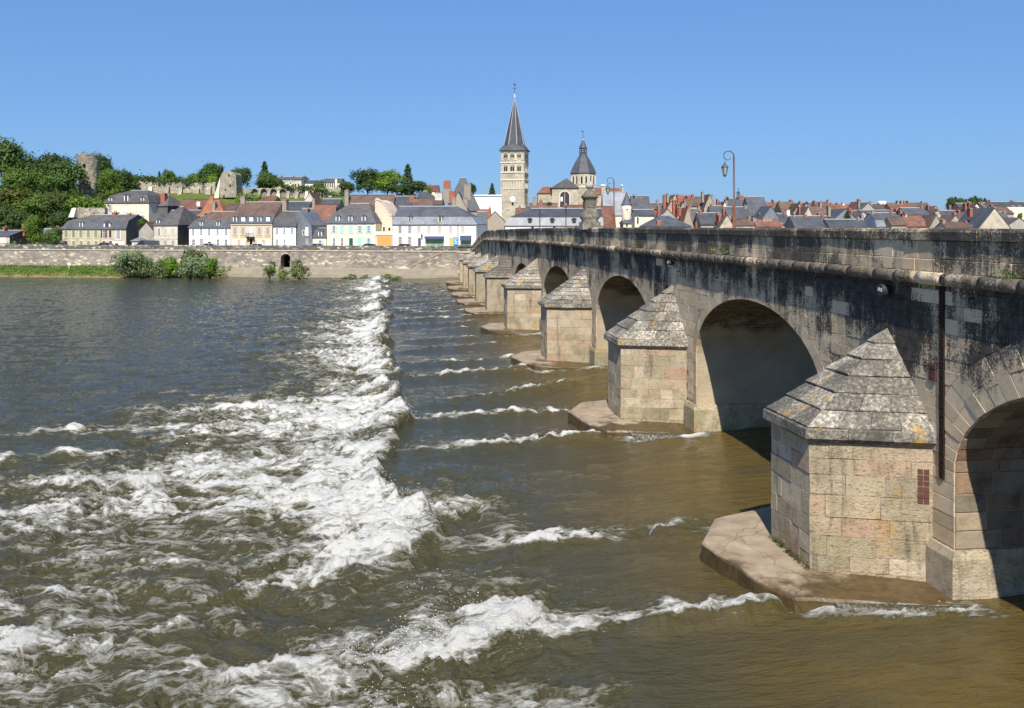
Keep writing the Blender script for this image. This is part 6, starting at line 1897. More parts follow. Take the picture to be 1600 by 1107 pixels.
    for px in (934.5, 938.5):
        mb = MB(); arch_ring(mb, q(px), z2(314), z2(304.5), 1.7 * k2, .5 * k2, M['trim'], f, .12); mb.build('blind_arch', r)
    mb = MB(); arch_panel(mb, q(934), z2(318), z2(312.5), .9 * k2, M['dark'], f, y=-.06); mb.build('window_opening', r)
    for px, w_, t_ in ((945, 7, 290), (975, 2.5, 290)):
        mb = MB(); mb.box(q(px - w_ / 2), q(px + w_ / 2), y0 + 4.5, y0 + 6.6, 4, z2(t_), M['church']); mb.add([(q(px - w_ / 2), y0 + 4.3, z2(t_)), (q(px + w_ / 2), y0 + 4.3, z2(t_)), (q(px + w_ / 2), y0 + 7, z2(t_ - 3)), (q(px - w_ / 2), y0 + 7, z2(t_ - 3))], [(0, 1, 2, 3)], M['trim']); mb.build('buttress', r)
choir()

# ------------------------------------------------------------------ castle ruins on the hill
def ruins():
    # round tower
    Y = 258.0
    k = Y / F
    zz = lambda py: EYE - (py - HZ) * k
    c = P(138, 0, Y)
    t = thing('round_castle_tower', 'ruined round castle tower flared at the top, rising out of the wood', 'castle tower', (c.x, Y, 0))
    rg = random.Random(4)
    seg, rows = 26, 22
    vs_ = []
    for i in range(rows + 1):
        f = i / rows
        z = 14 + (zz(241.5) - 14) * f
        rad = (13.5 * k) * (1 + .28 * max(0, f - .62) / .38) * (1 - .06 * sin(f * 9))
        for q in range(seg):
            a = 2 * pi * q / seg
            rr = rad * (1 + rg.uniform(-.02, .02))
            vs_.append((rr * cos(a), rr * sin(a), z + (rg.uniform(-.5, .35) if i == rows else 0)))
    fs = [(i * seg + q, i * seg + (q + 1) % seg, (i + 1) * seg + (q + 1) % seg, (i + 1) * seg + q) for i in range(rows) for q in range(seg)]
    fs.append(tuple(range(rows * seg, (rows + 1) * seg)))
    mb = MB(); mb.add(vs_, fs, M['ruin']); mb.build('wall', t, smooth=False)
    for px, py, w in ((138, 259.5, 4.2), (145.5, 294.5, 1.8), (126, 243, 1.6)):
        mb = MB()
        x = (px - 138) * k
        yy = -sqrt(max(0, (14.6 * k) ** 2 - x * x)) - .22
        mb.box(x - w * k / 2, x + w * k / 2, yy, yy + .9, zz(py + w * .55), zz(py - w * .55), M['dark']); mb.build('window_opening', t)
    # keep
    Y = 262.0
    k = Y / F
    zz = lambda py: EYE - (py - HZ) * k
    a = P(339, 0, Y)
    t = thing('castle_keep', 'ruined square keep of pale stone, leaning inward, standing over the castle lawn', 'castle keep', (a.x, Y, 0))
    wpx = 30
    pr = [(-1, 309), (30.5, 309), (30, 290), (29.5, 273), (26.5, 269.5), (14, 267), (9, 269.5), (6, 275), (3, 290)]
    mb = MB()
    n = len(pr)
    vs_ = [(x * k, 0, zz(y)) for x, y in pr] + [((x * .92 + 1.5) * k, 6.5, zz(y)) for x, y in pr]
    mb.add(vs_, [tuple(range(n)), tuple(range(n, 2 * n))[::-1]] + [(q, n + q, n + (q + 1) % n, (q + 1) % n)[::-1] for q in range(n)], M['ruin']); mb.build('wall', t)
    mb = MB(); mb.add([(-4 * k, -.6, zz(310)), (4 * k, -.6, zz(310)), (5 * k, 0, zz(276)), (4 * k, 1.5, zz(272)), (-4 * k, 1.5, zz(310))], [(0, 1, 2, 3), (0, 3, 4)], M['trim']); mb.build('buttress', t)
    for x, y in ((19, 274), (20.5, 290.5), (13, 297), (11, 307)):
        mb = MB(); mb.box((x - .9) * k, (x + .9) * k, -.15, .3, zz(y + 1.5), zz(y - 1.5), M['dark']); mb.build('window_opening', t)
    # curtain wall with buttresses
    def wall(name, label, x0, x1, top, bot, Y, butts, arches=()):
        k = Y / F
        zz = lambda py: EYE - (py - HZ) * k
        a = P(x0, 0, Y)
        t = thing(name, label, 'ruined wall', (a.x, Y, 0))
        rg = random.Random(int(x0))
        n = int((x1 - x0) / 3)
        mb = MB()
        vs_ = []
        for i in range(n + 1):
            x = (x1 - x0) * i / n * k
            zt = zz(top + rg.uniform(-1.2, 1.2))
            vs_ += [(x, 0, zz(bot + 4)), (x, .3, zt), (x, 1.7, zt), (x, 2, zz(bot + 4))]
        mb.add(vs_, [(4 * i + q, 4 * i + 4 + q, 4 * i + 5 + q, 4 * i + 1 + q) for i in range(n) for q in range(3)] + [(3, 2, 1, 0), (4 * n, 4 * n + 1, 4 * n + 2, 4 * n + 3)], M['ruin']); mb.build('wall', t)
        for bx, bw, bt in butts:
            x = (bx - x0) * k; h2 = bw * k / 2
            mb = MB()
            mb.add([(x - h2, -1.9, zz(bot + 3)), (x + h2, -1.9, zz(bot + 3)), (x + h2 * .8, -.5, zz(bt)), (x - h2 * .8, -.5, zz(bt)), (x - h2, .2, zz(bot + 3)), (x + h2, .2, zz(bot + 3)), (x + h2 * .8, .3, zz(bt)), (x - h2 * .8, .3, zz(bt))],
                   [(0, 1, 2, 3), (1, 5, 6, 2), (4, 0, 3, 7), (3, 2, 6, 7)], M['trim' if rg.random() < .35 else 'ruin']); mb.build('buttress', t)
        f = lambda u, o, z: (u, -o, z)
        for ax, aw, at in arches:
            x = (ax - x0) * k
            mb = MB(); arch_panel(mb, x, zz(bot + 2), zz(at), aw * k / 2, M['dark_stone'], f, y=-.04); ap = mb.build('arch_recess', t)
            mb = MB(); arch_ring(mb, x, zz(bot + 2), zz(at), aw * k / 2, 1.1 * k, M['ruin'], f, .9); mb.build('arch_ring', ap)
        return t
    M['dark_stone'] = m_flat('arch_recess_stone', (.24, .215, .17), .95, .4, .8, .2, .4)
    wall('curtain_wall', 'buttressed castle wall overgrown with ivy along the top of the lawn', 208, 336, 285.5, 307, 266, ((262, 8, 291), (283, 7, 292), (308, 10, 294), (327, 9, 290), (236, 7, 292)))
    wall('upper_curtain_wall', 'short ruined wall right of the square keep', 368, 396, 296, 307, 268, ((376, 8, 294),))
    wall('arcade_wall', 'long row of ruined blind arches and buttresses above the rooftops', 394, 532, 294.5, 312, 264,
         [(x, 5.5, 299) for x in (406, 421, 436, 451, 465, 480, 517)], [(x, 10, 295.5) for x in (399, 413.5, 428.5, 443, 496, 508)])
    wall('garden_wall', 'crumbling stone terrace wall above the green-shuttered house', 113, 163, 325, 337, 214, ((117, 8, 326),))
ruins()

# ------------------------------------------------------------------ buildings on top of the hill
HG = 'large buildings on the hilltop'
h = simple('hilltop_school', 'building', 'long pale institution with a slate roof and row of white dormers on the hilltop', 424, 471, 292, 281, 275.5, 'old_white', 'slate', base=15, group=HG, depth=12, chims=((433, 273.5, 278, 1.4, 'iron_grey'), (452, 274, 278, 1.4, 'iron_grey'), (468.5, 273.5, 284, 4, 'chim_stone')), brk=278, roof2='slate_brown')
for c in (436, 440, 444, 448.5, 453, 457): h.dormer(c, 281, 284, 3, y=-.2)
for c in (458, 462, 466): h.win(c, 287.5, 291, 1.8, bars=False)
for c in (441, 449): h.win(c, 287.5, 293, 5, pane=M['sh_grey'], bars=False)
h = simple('hilltop_annex', 'building', 'low white annex with slate roof between the two large hilltop buildings', 471, 490, 296, 286, 281, 'white', 'slate', base=15, group=HG, depth=10)
h = simple('hilltop_lycee', 'building', 'cream building with rows of tall windows at the right end of the hilltop', 489, 531, 300, 285, 278, 'cream', 'slate', base=15, group=HG, depth=12, hipl=True, chims=((530, 279, 286, 2, 'chim_stone'),))
for c in (509, 512.5, 516, 519.5, 523): h.win(c, 286.5, 293.5, 1.7, bars=False); h.win(c, 296, 301, 1.7, bars=False)
h.panel(523.8, 527, 280, 303, M['cream'], 'pilaster', y=-.4, th=.45)
simple('far_chateau', 'building', 'distant slate roofs peeping over the curtain wall at the wood edge', 205, 248, 330, 280, 275, 'old_white', 'slate', base=15, group=HG, depth=12, hipl=True, hipr=True)

# ------------------------------------------------------------------ trees
random.seed(77)
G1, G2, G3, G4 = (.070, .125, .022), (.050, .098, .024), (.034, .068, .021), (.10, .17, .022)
W = 'trees of the wooded castle hill'
for a in [
 ('broad_c', 8, 213, 312, 78, 268, 'tallest dark tree at the left edge with an airy feathered crown', G2),
 ('broad_a', 50, 239, 312, 46, 272, 'rounded tree on the skyline second from the left edge', G3),
 ('broad_b', 84, 234, 305, 62, 272, 'dark broad tree on the skyline left of the round tower', G3),
 ('broad_b', 98, 245, 312, 62, 250, 'big dome-shaped chestnut directly left of the round tower', G2),
 ('broad_a', 66, 254, 318, 52, 256, 'mid-green tree with bare trunks showing, in the middle of the wood', G1),
 ('broad_c', 27, 256, 320, 56, 252, 'mid-green tree below the tallest tree at the left', G1),
 ('broad_a', 145, 231, 300, 52, 276, 'tree top showing just above the round tower', G3),
 ('fir', 161, 247, 316, 32, 252, 'dark feathery conifer hiding the right side of the round tower', G3),
 ('broad_b', 170, 259, 318, 40, 250, 'bright green tree right of the round tower', G4),
 ('broad_a', 187, 256, 312, 36, 262, 'dark tree right of the bright one, at the end of the wood', G3),
 ('broad_a', 203, 268, 306, 24, 264, 'last small dark tree of the wood beside the curtain wall', G2),
 ('round', 157, 296, 318, 18, 240, 'brownish bush-like tree at the tower foot above the manor', (.085, .08, .03)),
 ('broad_b', 20, 288, 352, 80, 236, 'wide yellow-green tree in the front of the wood at the left', (.085, .10, .022)),
 ('broad_a', 60, 297, 355, 56, 232, 'mid-green tree in the front row of the wood', G1),
 ('broad_b', 92, 293, 358, 62, 230, 'olive-green domed tree above the green-shuttered house', (.07, .105, .022)),
 ('broad_a', 116, 304, 346, 40, 236, 'dark tree beside the garden terrace wall', G2),
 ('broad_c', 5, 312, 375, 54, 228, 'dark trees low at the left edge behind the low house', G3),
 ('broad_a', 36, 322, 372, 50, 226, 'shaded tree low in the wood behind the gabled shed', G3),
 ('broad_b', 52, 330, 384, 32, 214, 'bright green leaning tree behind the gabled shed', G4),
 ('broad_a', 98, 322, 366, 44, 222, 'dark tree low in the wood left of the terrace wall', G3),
]: plant(a[0], a[1], a[2] + 7, *a[3:], group=W, sink=1.5)
plant('round', 82, 357, 394, 30, 206, 'round lollipop tree standing on the quay left of the green-shuttered house', G2)
S = 'trees on the castle ridge'
for a in [
 ('round', 262, 266, 294, 26, 282, 'rounded tree behind the left part of the curtain wall', G1),
 ('cypress', 249, 268, 290, 9, 288, 'small dark pointed tree at the left end of the curtain wall', G3),
 ('broad_b', 333, 256, 304, 46, 284, 'broad dark tree behind the square keep', G2),
 ('round', 332, 271, 306, 24, 270, 'bright low tree touching the left side of the keep', G4),
 ('broad_a', 306, 270, 296, 24, 286, 'light green tree left of the keep behind the wall', G4),
 ('broad_a', 376, 261, 306, 32, 280, 'dark round tree directly right of the keep', G3),
 ('broad_b', 416, 270, 302, 38, 276, 'leafy mound of trees around the foot of the pointed cypress', G2),
 ('cypress', 413.5, 253, 302, 22, 280, 'tall pointed cypress rising over the blind arches', G3),
 ('broad_a', 432, 279, 300, 22, 276, 'small dark tree right of the pointed cypress', G2),
 ('round', 498, 284, 302, 24, 276, 'small round tree in front of the hilltop buildings', G2),
 ('broad_a', 543, 284, 308, 34, 272, 'dark low tree left of the big dark cedar', G3),
 ('broad_b', 574, 265, 308, 50, 274, 'big dark cedar-like tree in the middle of the ridge', G3),
 ('broad_b', 606, 267, 308, 46, 270, 'bright green rounded tree beside the big dark one', G4),
 ('fir', 637, 258, 306, 28, 274, 'slender dark conifer with a pointed top right of the bright tree', G3),
 ('broad_a', 655, 283, 308, 40, 268, 'low dark tree at the foot of the slender conifer', G3),
 ('broad_a', 620, 288, 308, 34, 266, 'dark tree filling the gap between bright tree and conifer', G3),
 ('round', 668, 291, 306, 14, 262, 'small olive tree in front of the red roof up the hill', G1),
 ('fir', 769, 287, 306, 13, 290, 'small dark fir beside the church tower above the white hall', G3),
 ('round', 737, 287, 306, 14, 292, 'dark tree right of the steep slate pavilion', G3),
]: plant(*a[:7], a[7], group=S, sink=1.0)
S2 = 'pines on the right skyline'
for i, a in enumerate([(1486, 309, 14), (1493, 308.5, 13), (1501, 310, 11), (1510, 312, 10), (1518, 309, 12), (1524, 307, 15), (1530, 310, 12), (1539, 310.5, 10)]):
    lab = ['leftmost dark pine of the skyline clump', 'second dark pine from the left of the clump, with a blunt top', 'third pine of the clump, shorter than its neighbours', 'low pine in the dip of the clump',
           'pine just left of the highest top in the clump', 'highest dark pine of the skyline clump', 'pine just right of the highest top in the clump', 'rightmost small dark pine of the skyline clump'][i]
    plant('fir' if i % 2 else 'broad_b', a[0], a[1], 325, a[2] + 4, 420, lab, G3, group=S2, sink=3)
plant('fir', 1324, 330.5, 347, 15, 212, 'dark conifer poking up among the slate roofs', G3)
plant('round', 1594, 333, 345, 8, 226, 'small round tree among roofs at the right edge', G1)
plant('round', 858, 316, 324, 10, 222, 'small shrub growing on the tumbledown stone walls', G1, cat='shrub', name='shrub')
plant('round', 222, 342, 357, 15, 208, 'dark clipped tree between the manor and the stained house', G2)

# hedges and ivy along the ruins
random.seed(5)
def hedge(name, label, cat, pts, Y, size, col, n, seed, ry=1.0):
    rg = np.random.default_rng(seed)
    cs = []
    for _ in range(n):
        i = rg.integers(len(pts) - 1)
        u = rg.random()
        x = pts[i][0] + (pts[i + 1][0] - pts[i][0]) * u
        yt = pts[i][1] + (pts[i + 1][1] - pts[i][1]) * u
        yb = pts[i][2] + (pts[i + 1][2] - pts[i][2]) * u
        p = P(x, yt + (yb - yt) * rg.random(), Y + rg.normal() * ry)
        cs.append(tuple(p))
    me = leaf_mesh(name, cs, size, 14, .26, seed)
    o = bpy.data.objects.new(name, me); COL.objects.link(o); o.color = (*col, 1)
    tag(o, label, cat)
hedge('ivy_hedge', 'ivy and bushes hanging over the top of the curtain wall', 'hedge', [(205, 277, 283), (225, 276, 283), (250, 279, 286), (262, 283, 286), (280, 278, 285), (300, 282, 288), (322, 281, 286)], 267.5, .8, G2, 260, 8)
hedge('arcade_ivy', 'dark ivy spilling over the right half of the blind arches', 'hedge', [(440, 291, 292), (455, 292, 295), (480, 293, 297), (500, 294, 296), (520, 298, 307), (545, 299, 311)], 264.5, .75, G2, 130, 9)
hedge('clipped_hedge', 'bright clipped hedge on the terrace above the green-shuttered house', 'hedge', [(110, 315, 323), (125, 312, 322), (138, 313, 322), (150, 319, 325), (163, 320, 328)], 217, 1.2, G4, 170, 10)
hedge('lawn_bushes', 'low bushes at the right end of the castle lawn under the keep', 'bushes', [(372, 308, 313), (390, 305, 313), (405, 308, 314)], 256, 1.2, G4, 80, 12)
hedge('garden_bush', 'small clipped bush in front of the slate-hung gable at the left', 'bush', [(17, 383, 389), (29, 383, 389)], 210, .8, G1, 26, 13, .5)
hedge('gate_bush', 'small round bush by the gate left of the round quay tree', 'bush', [(56, 383, 389), (65, 384, 389)], 210, .8, G4, 26, 14, .5)
# shaded undergrowth of the wood
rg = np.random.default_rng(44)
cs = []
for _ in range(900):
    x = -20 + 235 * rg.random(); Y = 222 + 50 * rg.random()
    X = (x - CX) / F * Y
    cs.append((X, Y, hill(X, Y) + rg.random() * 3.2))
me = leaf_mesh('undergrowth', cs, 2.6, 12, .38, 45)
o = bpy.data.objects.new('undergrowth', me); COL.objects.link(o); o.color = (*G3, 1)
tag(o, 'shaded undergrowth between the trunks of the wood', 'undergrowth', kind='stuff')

# bank: grass slope and bushes at the water's edge
def bank():
    mb = MB()
    xs = list(np.linspace(-235, P(352, 0, 186).x, 90))
    rg = random.Random(2)
    prof = [(-10.5, -.6), (-9.2, .06), (-7.6, .35), (-5.2, .85), (-3.0, 1.35), (-.5, 1.9)]
    vs_ = []
    for i, x in enumerate(xs):
        f = min(1.0, max(.0, (P(352, 0, 186).x - x) / 9.0))
        for a, z in prof:
            vs_.append((x, quay_y(x) + a * (.45 + .55 * f) + rg.uniform(-.3, .3) * (a > -10), z * (.55 + .45 * f) + rg.uniform(-.05, .05)))
    n = len(prof)
    fs = [(i * n + k, (i + 1) * n + k, (i + 1) * n + k + 1, i * n + k + 1) for i in range(len(xs) - 1) for k in range(n - 1)]
    mb.add(vs_, fs, M['bank'])
    tag(mb.build('riverbank', smooth=True), kind='structure')
    rgn = np.random.default_rng(6)
    cs = []
    for _ in range(2600):
        x = -215 + (P(352, 0, 186).x + 215) * rgn.random(); u = rgn.random() ** 1.2
        cs.append((x, quay_y(x) - 8.6 + 8 * u, .12 + 1.75 * u + .08))
    me = leaf_mesh('bank_grass', cs, .9, 7, .17, 7, up=.0, flat=.22)
    o = bpy.data.objects.new('bank_grass', me); COL.objects.link(o); o.color = (.095, .14, .03, 1)
    tag(o, 'long grass on the bank below the quay wall', 'grass', kind='stuff')
g = G('riverbank_turf')
p = g.pos()
z = g.sep(p, 2)
col = g.mix(g.step(g.ma('ADD', z, g.noise(p, .5, 4)), .55, 1.5), (.24, .20, .085), (.085, .125, .026))
col = g.mix(1, col, g.ramp(g.noise(p, .7, 6, .7), [(.3, .6), (.7, 1.3)]), 'MULTIPLY')
g.bump(g.noise(p, 5, 5), .8, .1)
M['bank'] = g.fin(col, .95, .1)
bank()
B = 'bushes at the foot of the quay wall'
SG = (.13, .165, .085)
random.seed(9)
for a in [('shrub', 203, 394, 432, 46, 181.5, 'silvery willow bush, leftmost of the group at the foot of the quay wall', SG), ('shrub', 222, 393, 431, 32, 183.5, 'paler willow bush leaning behind the leftmost one', SG),
          ('bushy', 241, 406, 434, 28, 181, 'low grey-green bush between the two tall willow bushes', (.11, .145, .065)), ('bushy', 264, 402, 430, 26, 183, 'bright yellow-green bush left of the largest willow', (.12, .21, .022)),
          ('shrub', 297, 391, 433, 46, 180.5, 'largest silvery willow bush in the middle of the bank', SG), ('bushy', 328, 402, 432, 30, 181, 'bright green bush at the right end of the group', (.11, .20, .025)), ('bushy', 314, 412, 434, 22, 180, 'low dark bush in front of the largest willow', (.075, .12, .04)),
          ('wispy', 421, 407, 434, 17, 180, 'thin weedy shrub left of the arched drain', (.12, .16, .05)), ('wispy', 443, 417, 436, 14, 179, 'small shrub right below the arched drain', (.12, .16, .05)), ('wispy', 468, 405, 436, 29, 179.5, 'wispy shrub just right of the arched drain', (.12, .155, .06)),
          ('wispy', 545, 430, 439, 20, 179, 'little weed clump on the ledge left of mid-bank', (.11, .15, .05)), ('wispy', 612, 430, 440, 26, 179, 'low weeds on the ledge nearer the bridge', (.11, .15, .05)), ('wispy', 572, 431, 439, 18, 179, 'sparse weeds between the two ledge clumps', (.11, .15, .05))]:
    plant(a[0], a[1], a[2] - 3, a[3], a[4] * 1.35, *a[5:], cat='bush', group=B, name='bush', sink=.5)

# ------------------------------------------------------------------ things on the bridge
def lamp(s, t, label, h=6.25):
    b = bp(s, t, z_cor(s))
    o = thing('street_lamp', label, 'street lamp', b, 0, 'scrolled lamps on the bridge')
    mb = MB(); mb.lathe((0, 0, 0), [(.16, 0), (.16, .5), (.11, .6), (.095, 2.6), (.10, 2.65), (.085, 2.7)], 12, M['rust']); mb.build('post', o, smooth=True)
    mb = MB()
    R = .36
    pts = [(0, 0, 2.6), (0, 0, h - R - .05)]
    rad = [.075, .06]
    for k in range(1, 26):
        a = k / 25 * 1.78 * pi
        rr = R * (1 - .48 * max(0, a / pi - .75) / 1.03)
        pts.append((-R + rr * cos(a), 0, h - R + rr * sin(a))); rad.append(.042 - .018 * k / 25)
    mb.tube(pts, rad, 8, M['iron_rusty']); mb.build('scroll', o, smooth=True)
    lx, lz = -R - .25, h - R - .40
    mb = MB(); mb.tube([(lx, 0, lz + .12), (lx, 0, lz - .12)], .022, 6, M['iron_grey']); mb.lathe((lx, 0, lz - .32), [(.25, 0), (.22, .05), (.13, .16), (.05, .22), (.06, .27), (.02, .30)], 6, M['iron_grey']); ln = mb.build('lantern', o)
    mb = MB(); mb.lathe((lx, 0, lz - .86), [(.10, 0), (.215, .53)], 6, M['lantern_glass']); mb.build('lantern_glass', ln)
    mb = MB()
    for k in range(6):
        a = k * pi / 3
        mb.tube([(lx + .225 * cos(a), .225 * sin(a), lz - .32), (lx + .105 * cos(a), .105 * sin(a), lz - .87)], .014, 4, M['iron_grey'])
    mb.lathe((lx, 0, lz - .99), [(.01, 0), (.06, .05), (.115, .13), (.115, .16)], 6, M['iron_grey']); mb.build('lantern_frame', ln)
    return o
M['iron_rusty'] = m_flat('scroll_iron', (.12, .085, .07), .6, .4, 5, .4)
lamp(61.4, -9.0, 'scrolled street lamp, the nearest and tallest, its lantern against the open sky')
lamp(94.5, -9.0, 'scrolled street lamp with its lantern in front of the church, left of the round turret')
def pole(px, top, label):
    Y = 150.0
    s = (Y - OY) / DY
    r = (px - 800) / 1500
    t = -5
    for _ in range(8):
        b = bp(s, t, 0); t += (b.x - r * b.y)
    b = bp(s, t, z_cor(s))
    o = thing('rusty_pole', label, 'pole', b, 0, 'rusty poles on the far part of the bridge')
    hh = EYE - (top - HZ) * b.y / F - b.z
    mb = MB(); mb.tube([(0, 0, 0), (0, 0, hh)], [.10, .07], 8, M['rust']); mb.build('shaft', o, smooth=True)
    mb = MB(); mb.lathe((0, 0, hh), [(.09, 0), (.1, .12), (.03, .3)], 8, M['zinc']); mb.build('pole_cap', o)
pole(884.3, 321, 'thin rusty pole standing on the bridge just left of the carved ball pillar')
pole(843.5, 327, 'thin rusty pole on the bridge in front of the long mansard, farther left')

def ball_pillar():
    s = 66.2
    b = bp(s, -.24, z_cap(s) - .02)
    k = 68.0 / F
    o = thing('ball_pillar', 'carved stone pillar with a vase base and a ball on top, standing on the bridge parapet', 'pillar', b, atan2(DY, DX))
    st = m_weathered('pillar_stone', 7.6, 12.5, pale=(.38, .335, .265), warm=(.31, .26, .19), amount=.8, fine=1.3)
    mb = MB(); mb.box(-14 * k, 14 * k, -14 * k, 14 * k, -.12, 9 * k, st); mb.build('plinth', o)
    mb = MB(); mb.lathe((0, 0, 9 * k), [(12.5 * k, 0), (12 * k, 2 * k), (11.5 * k, 3 * k), (14 * k, 6 * k), (14.3 * k, 9 * k), (13 * k, 13 * k), (10.5 * k, 17 * k), (9.2 * k, 21 * k)], 24, st, rot=pi / 4, sq=5); mb.build('vase', o, smooth=True)
    mb = MB(); mb.lathe((0, 0, 29.5 * k), [(9.0 * k, 0), (9.0 * k, 13 * k), (10 * k, 14.5 * k), (10.2 * k, 16 * k), (12.2 * k, 17.5 * k), (12.4 * k, 19.5 * k)], 24, st, rot=pi / 4, sq=9); sh = mb.build('shaft', o)
    for q in range(4):
        a = q * pi / 2
        n = Vector((cos(a), sin(a), 0)); tv = Vector((-sin(a), cos(a), 0))
        mb = MB()
        c4 = [n * 9.0 * k + tv * u * k + Vector((0, 0, 31 * k + z * k)) for u, z in ((-5.5, 0), (5.5, 0), (5.5, 10), (-5.5, 10))]
        stone('panel', sh, c4, n, st, proud=.03, gap=0, ch=.02, depth=.03)
    mb = MB(); mb.lathe((0, 0, 49 * k), [(12.2 * k, 0), (8.5 * k, 3.5 * k), (6 * k, 7.5 * k), (3.8 * k, 10.5 * k), (3.6 * k, 11.5 * k)], 24, st, rot=pi / 4, sq=6); mb.build('cap', o)
    mb = MB(); R = 6.4 * k
    mb.lathe((0, 0, 66 * k), [(R * sin(pi * q / 16), -R * cos(pi * q / 16)) for q in range(1, 16)], 24, M['ball']); mb.build('ball', o, smooth=True)
g = G('ball_stone')
p = g.pos()
g.bump(g.noise(p, 20, 4), .4, .03)
M['ball'] = g.fin(g.ramp(g.noise(p, 7, 5, .7), [(.35, (.20, .19, .17)), (.6, (.52, .50, .46))]), .9, .2)
ball_pillar()

def flood(px, py, label, R):
    r = (px - 800) / 1500
    s = (14.28 - 1.971 * r) / (.9906 * r + .1367)
    Y = OY + DY * s
    z = EYE - (py - HZ) * Y / F
    o = thing('floodlight', label, 'floodlight', bp(s, 0, z), atan2(NB.y, NB.x), 'floodlights fixed to the bridge wall')
    mb = MB(); vs_ = []
    mb.tube([(0, 0, 0), (.10, 0, .0)], [.05, .05], 8, M['iron']); mb.tube([(.06, 0, 0), (.10, 0, .0), (.26, -.02, .0), (.30, -.02, .0)], [R * .75, R * .95, R, R * .93], 18, M['iron']); mb.build('housing', o, smooth=False)
    mb = MB(); mb.tube([(.30, -.02, 0), (.31, -.02, 0)], [R * .86, R * .86], 18, M['glass']); gl = mb.build('lens', o)
    mb = MB(); mb.box(.312, .322, -.11 * R / .18, -.01, -.02, .08, M['led']); mb.box(.312, .322, .01, .10 * R / .18, -.03, .07, M['led']); mb.build('lamp_panel', gl)
    mb = MB(); mb.tube([(.05, R * 1.1 * cos(a), R * 1.1 * sin(a)) for a in np.linspace(pi * .9, pi * 2.1, 12)], .018, 6, M['iron']); mb.build('bracket', o)
flood(1391, 454, 'round black floodlight on the bridge wall near the brick-filled joint', .19)
flood(1053, 411, 'small pale floodlight high on the wall above the second pier', .13)

def tuft(px, py, label, n, seed, col=(.08, .14, .025), sz=.22):
    r = (px - 800) / 1500
    s = (14.28 + .16 - 1.971 * r) / (.9906 * r + .1367)
    b = bp(s, .10, 0)
    z = EYE - (py - HZ) * b.y / F
    rg = np.random.default_rng(seed)
    cs = [(b.x + DX * q + rg.normal() * .02, b.y + DY * q, z + rg.random() * sz * .7) for q in rg.normal(size=n) * sz]
    me = leaf_mesh('weed', cs, sz * .55, 16, .028, seed, up=.4)
    o = bpy.data.objects.new('weed', me); COL.objects.link(o); o.color = (*col, 1)
    tag(o, label, 'weed', 'weeds growing out of the stonework')
def moss(pc, label, seed):
    rg = np.random.default_rng(seed)
    cs = []
    for q in range(60):
        u = rg.random()
        b = bp(pc - 1.28 + 2.56 * u, 2.98 + .05 * rg.random(), .62 + .12 * rg.random() ** 2)
        cs.append(tuple(b))
    me = leaf_mesh('moss', cs, .09, 14, .022, seed)
    o = bpy.data.objects.new('moss', me); COL.objects.link(o); o.color = (.045, .05, .012, 1)
    tag(o, label, 'moss')
moss(25.78, 'dark moss line where the nearest pier meets its footing', 5)
tuft(1142, 395, 'green weed on the roll moulding above the second arch', 8, 1)
tuft(1123, 393, 'pale grass tuft on the moulding left of the green weed', 6, 2, (.15, .15, .05))
tuft(1583, 434, 'green weed on the moulding at the right edge', 9, 3)
tuft(848, 387, 'hanging weed under the moulding over the far arch', 6, 4, (.12, .13, .03), .35)
tuft(1000, 386, 'orange-green weed on the moulding left of the second pier', 5, 5, (.18, .13, .03))

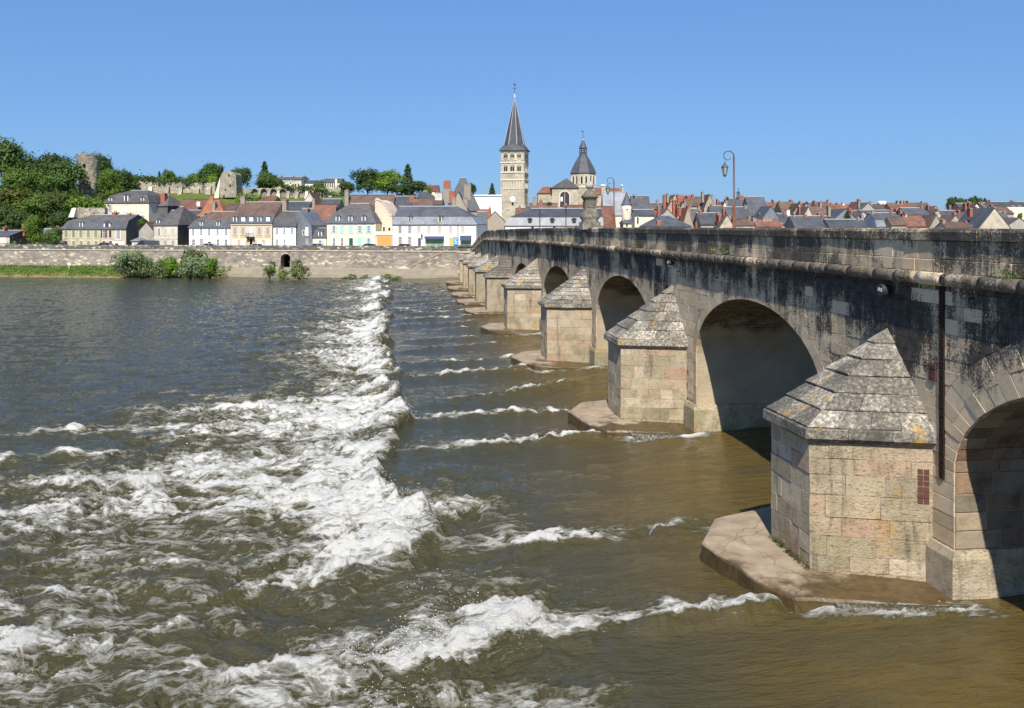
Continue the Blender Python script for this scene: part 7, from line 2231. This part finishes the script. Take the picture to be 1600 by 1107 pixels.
# ------------------------------------------------------------------ vehicles on the quay road, river sign
def car(px, Y, label, paint, kind='car', rz=0.0, cat='car'):
    b = P(px, 0, Y)
    o = thing('parked_' + kind, label, cat, (b.x, Y, 5.0), rz, 'vehicles parked on the quay road')
    pm = m_flat(kind + '_paint_' + str(px).replace('.', '_'), paint, .35, .04, 1, .5)
    if kind == 'van': lw, prof, cab = 4.9, [(-2.45, .3), (2.45, .3), (2.45, 1.1), (2.3, 1.95), (-1.0, 2.0), (-1.75, 1.15), (-2.4, 1.0)], [(-1.55, 1.2), (-1.0, 1.9), (-.2, 1.9), (-.2, 1.2)]
    else: lw, prof, cab = 4.1, [(-2.05, .3), (2.05, .3), (2.05, .85), (1.75, .98), (1.2, 1.42), (-.45, 1.47), (-1.15, 1.0), (-1.95, .85)], [(-.95, 1.0), (-.42, 1.41), (.35, 1.41), (.35, 1.0)]
    def solid(name, pr, y0, y1, m, parent):
        n = len(pr); mb = MB()
        mb.add([(x, y0, z) for x, z in pr] + [(x, y1, z) for x, z in pr], [tuple(range(n)), tuple(range(n, 2 * n))[::-1]] + [(q, n + q, n + (q + 1) % n, (q + 1) % n)[::-1] for q in range(n)], m)
        return mb.build(name, parent)
    solid('body', prof, -.85, .85, pm, o)
    for sg in (-1, 1):
        a, b2 = sorted((sg * .84, sg * .862))
        solid('side_window', cab, a, b2, M['glass'], o)
        if kind == 'car': solid('side_window', [(.45, 1.0), (.45, 1.41), (1.1, 1.38), (1.5, 1.02)], a, b2, M['glass'], o)
    if kind == 'car': wsx = [(-1.13, 1.02), (-.5, 1.44)]
    else: wsx = [(-1.72, 1.2), (-1.03, 1.94)]
    (xa, za), (xb, zb) = wsx
    mb = MB(); mb.add([(xa - .03, -.74, za), (xa - .03, .74, za), (xb - .03, .68, zb), (xb - .03, -.68, zb)], [(0, 1, 2, 3)], M['glass']); mb.build('windscreen', o)
    for x in (-lw * .31, lw * .31):
        for y in (-.82, .82):
            mb = MB(); mb.tube([(x, y - .1, .32), (x, y + .1, .32)], .32, 14, M['tyre']); wh = mb.build('wheel', o)
            mb = MB(); mb.tube([(x, y - .11, .32), (x, y + .11, .32)], .19, 10, M['zinc']); mb.build('rim', wh)
    return o
car(229, 202.5, 'dark grey van parked in front of the grey garage', (.055, .065, .08), 'van', cat='van')
car(325, 196.5, 'pale blue-grey car parked by the white five-window house', (.35, .42, .50))
car(401, 195, 'white car parked by the ochre stone house', (.72, .73, .74))
car(494, 193.5, 'silver-blue car parked by the tiny cream house', (.30, .36, .42))
car(630, 190.5, 'dark red car parked by the long white house', (.22, .05, .05))
car(163, 205, 'dark blue car parked under the brown shutters', (.06, .08, .12))
car(575, 191.5, 'black car parked before the orange garage', (.03, .03, .035))
c = P(113, 428, 196)
o = thing('river_sign', 'small white river marker on a post standing in the bank grass', 'sign', (c.x, 194.6, .9))
mb = MB(); mb.box(-.05, .05, -.05, .05, -.4, 1.5, M['white_trim']); mb.build('post', o)
mb = MB(); mb.box(-.32, .32, -.08, -.05, 1.2, 1.65, M['white_trim']); mb.build('panel', o)
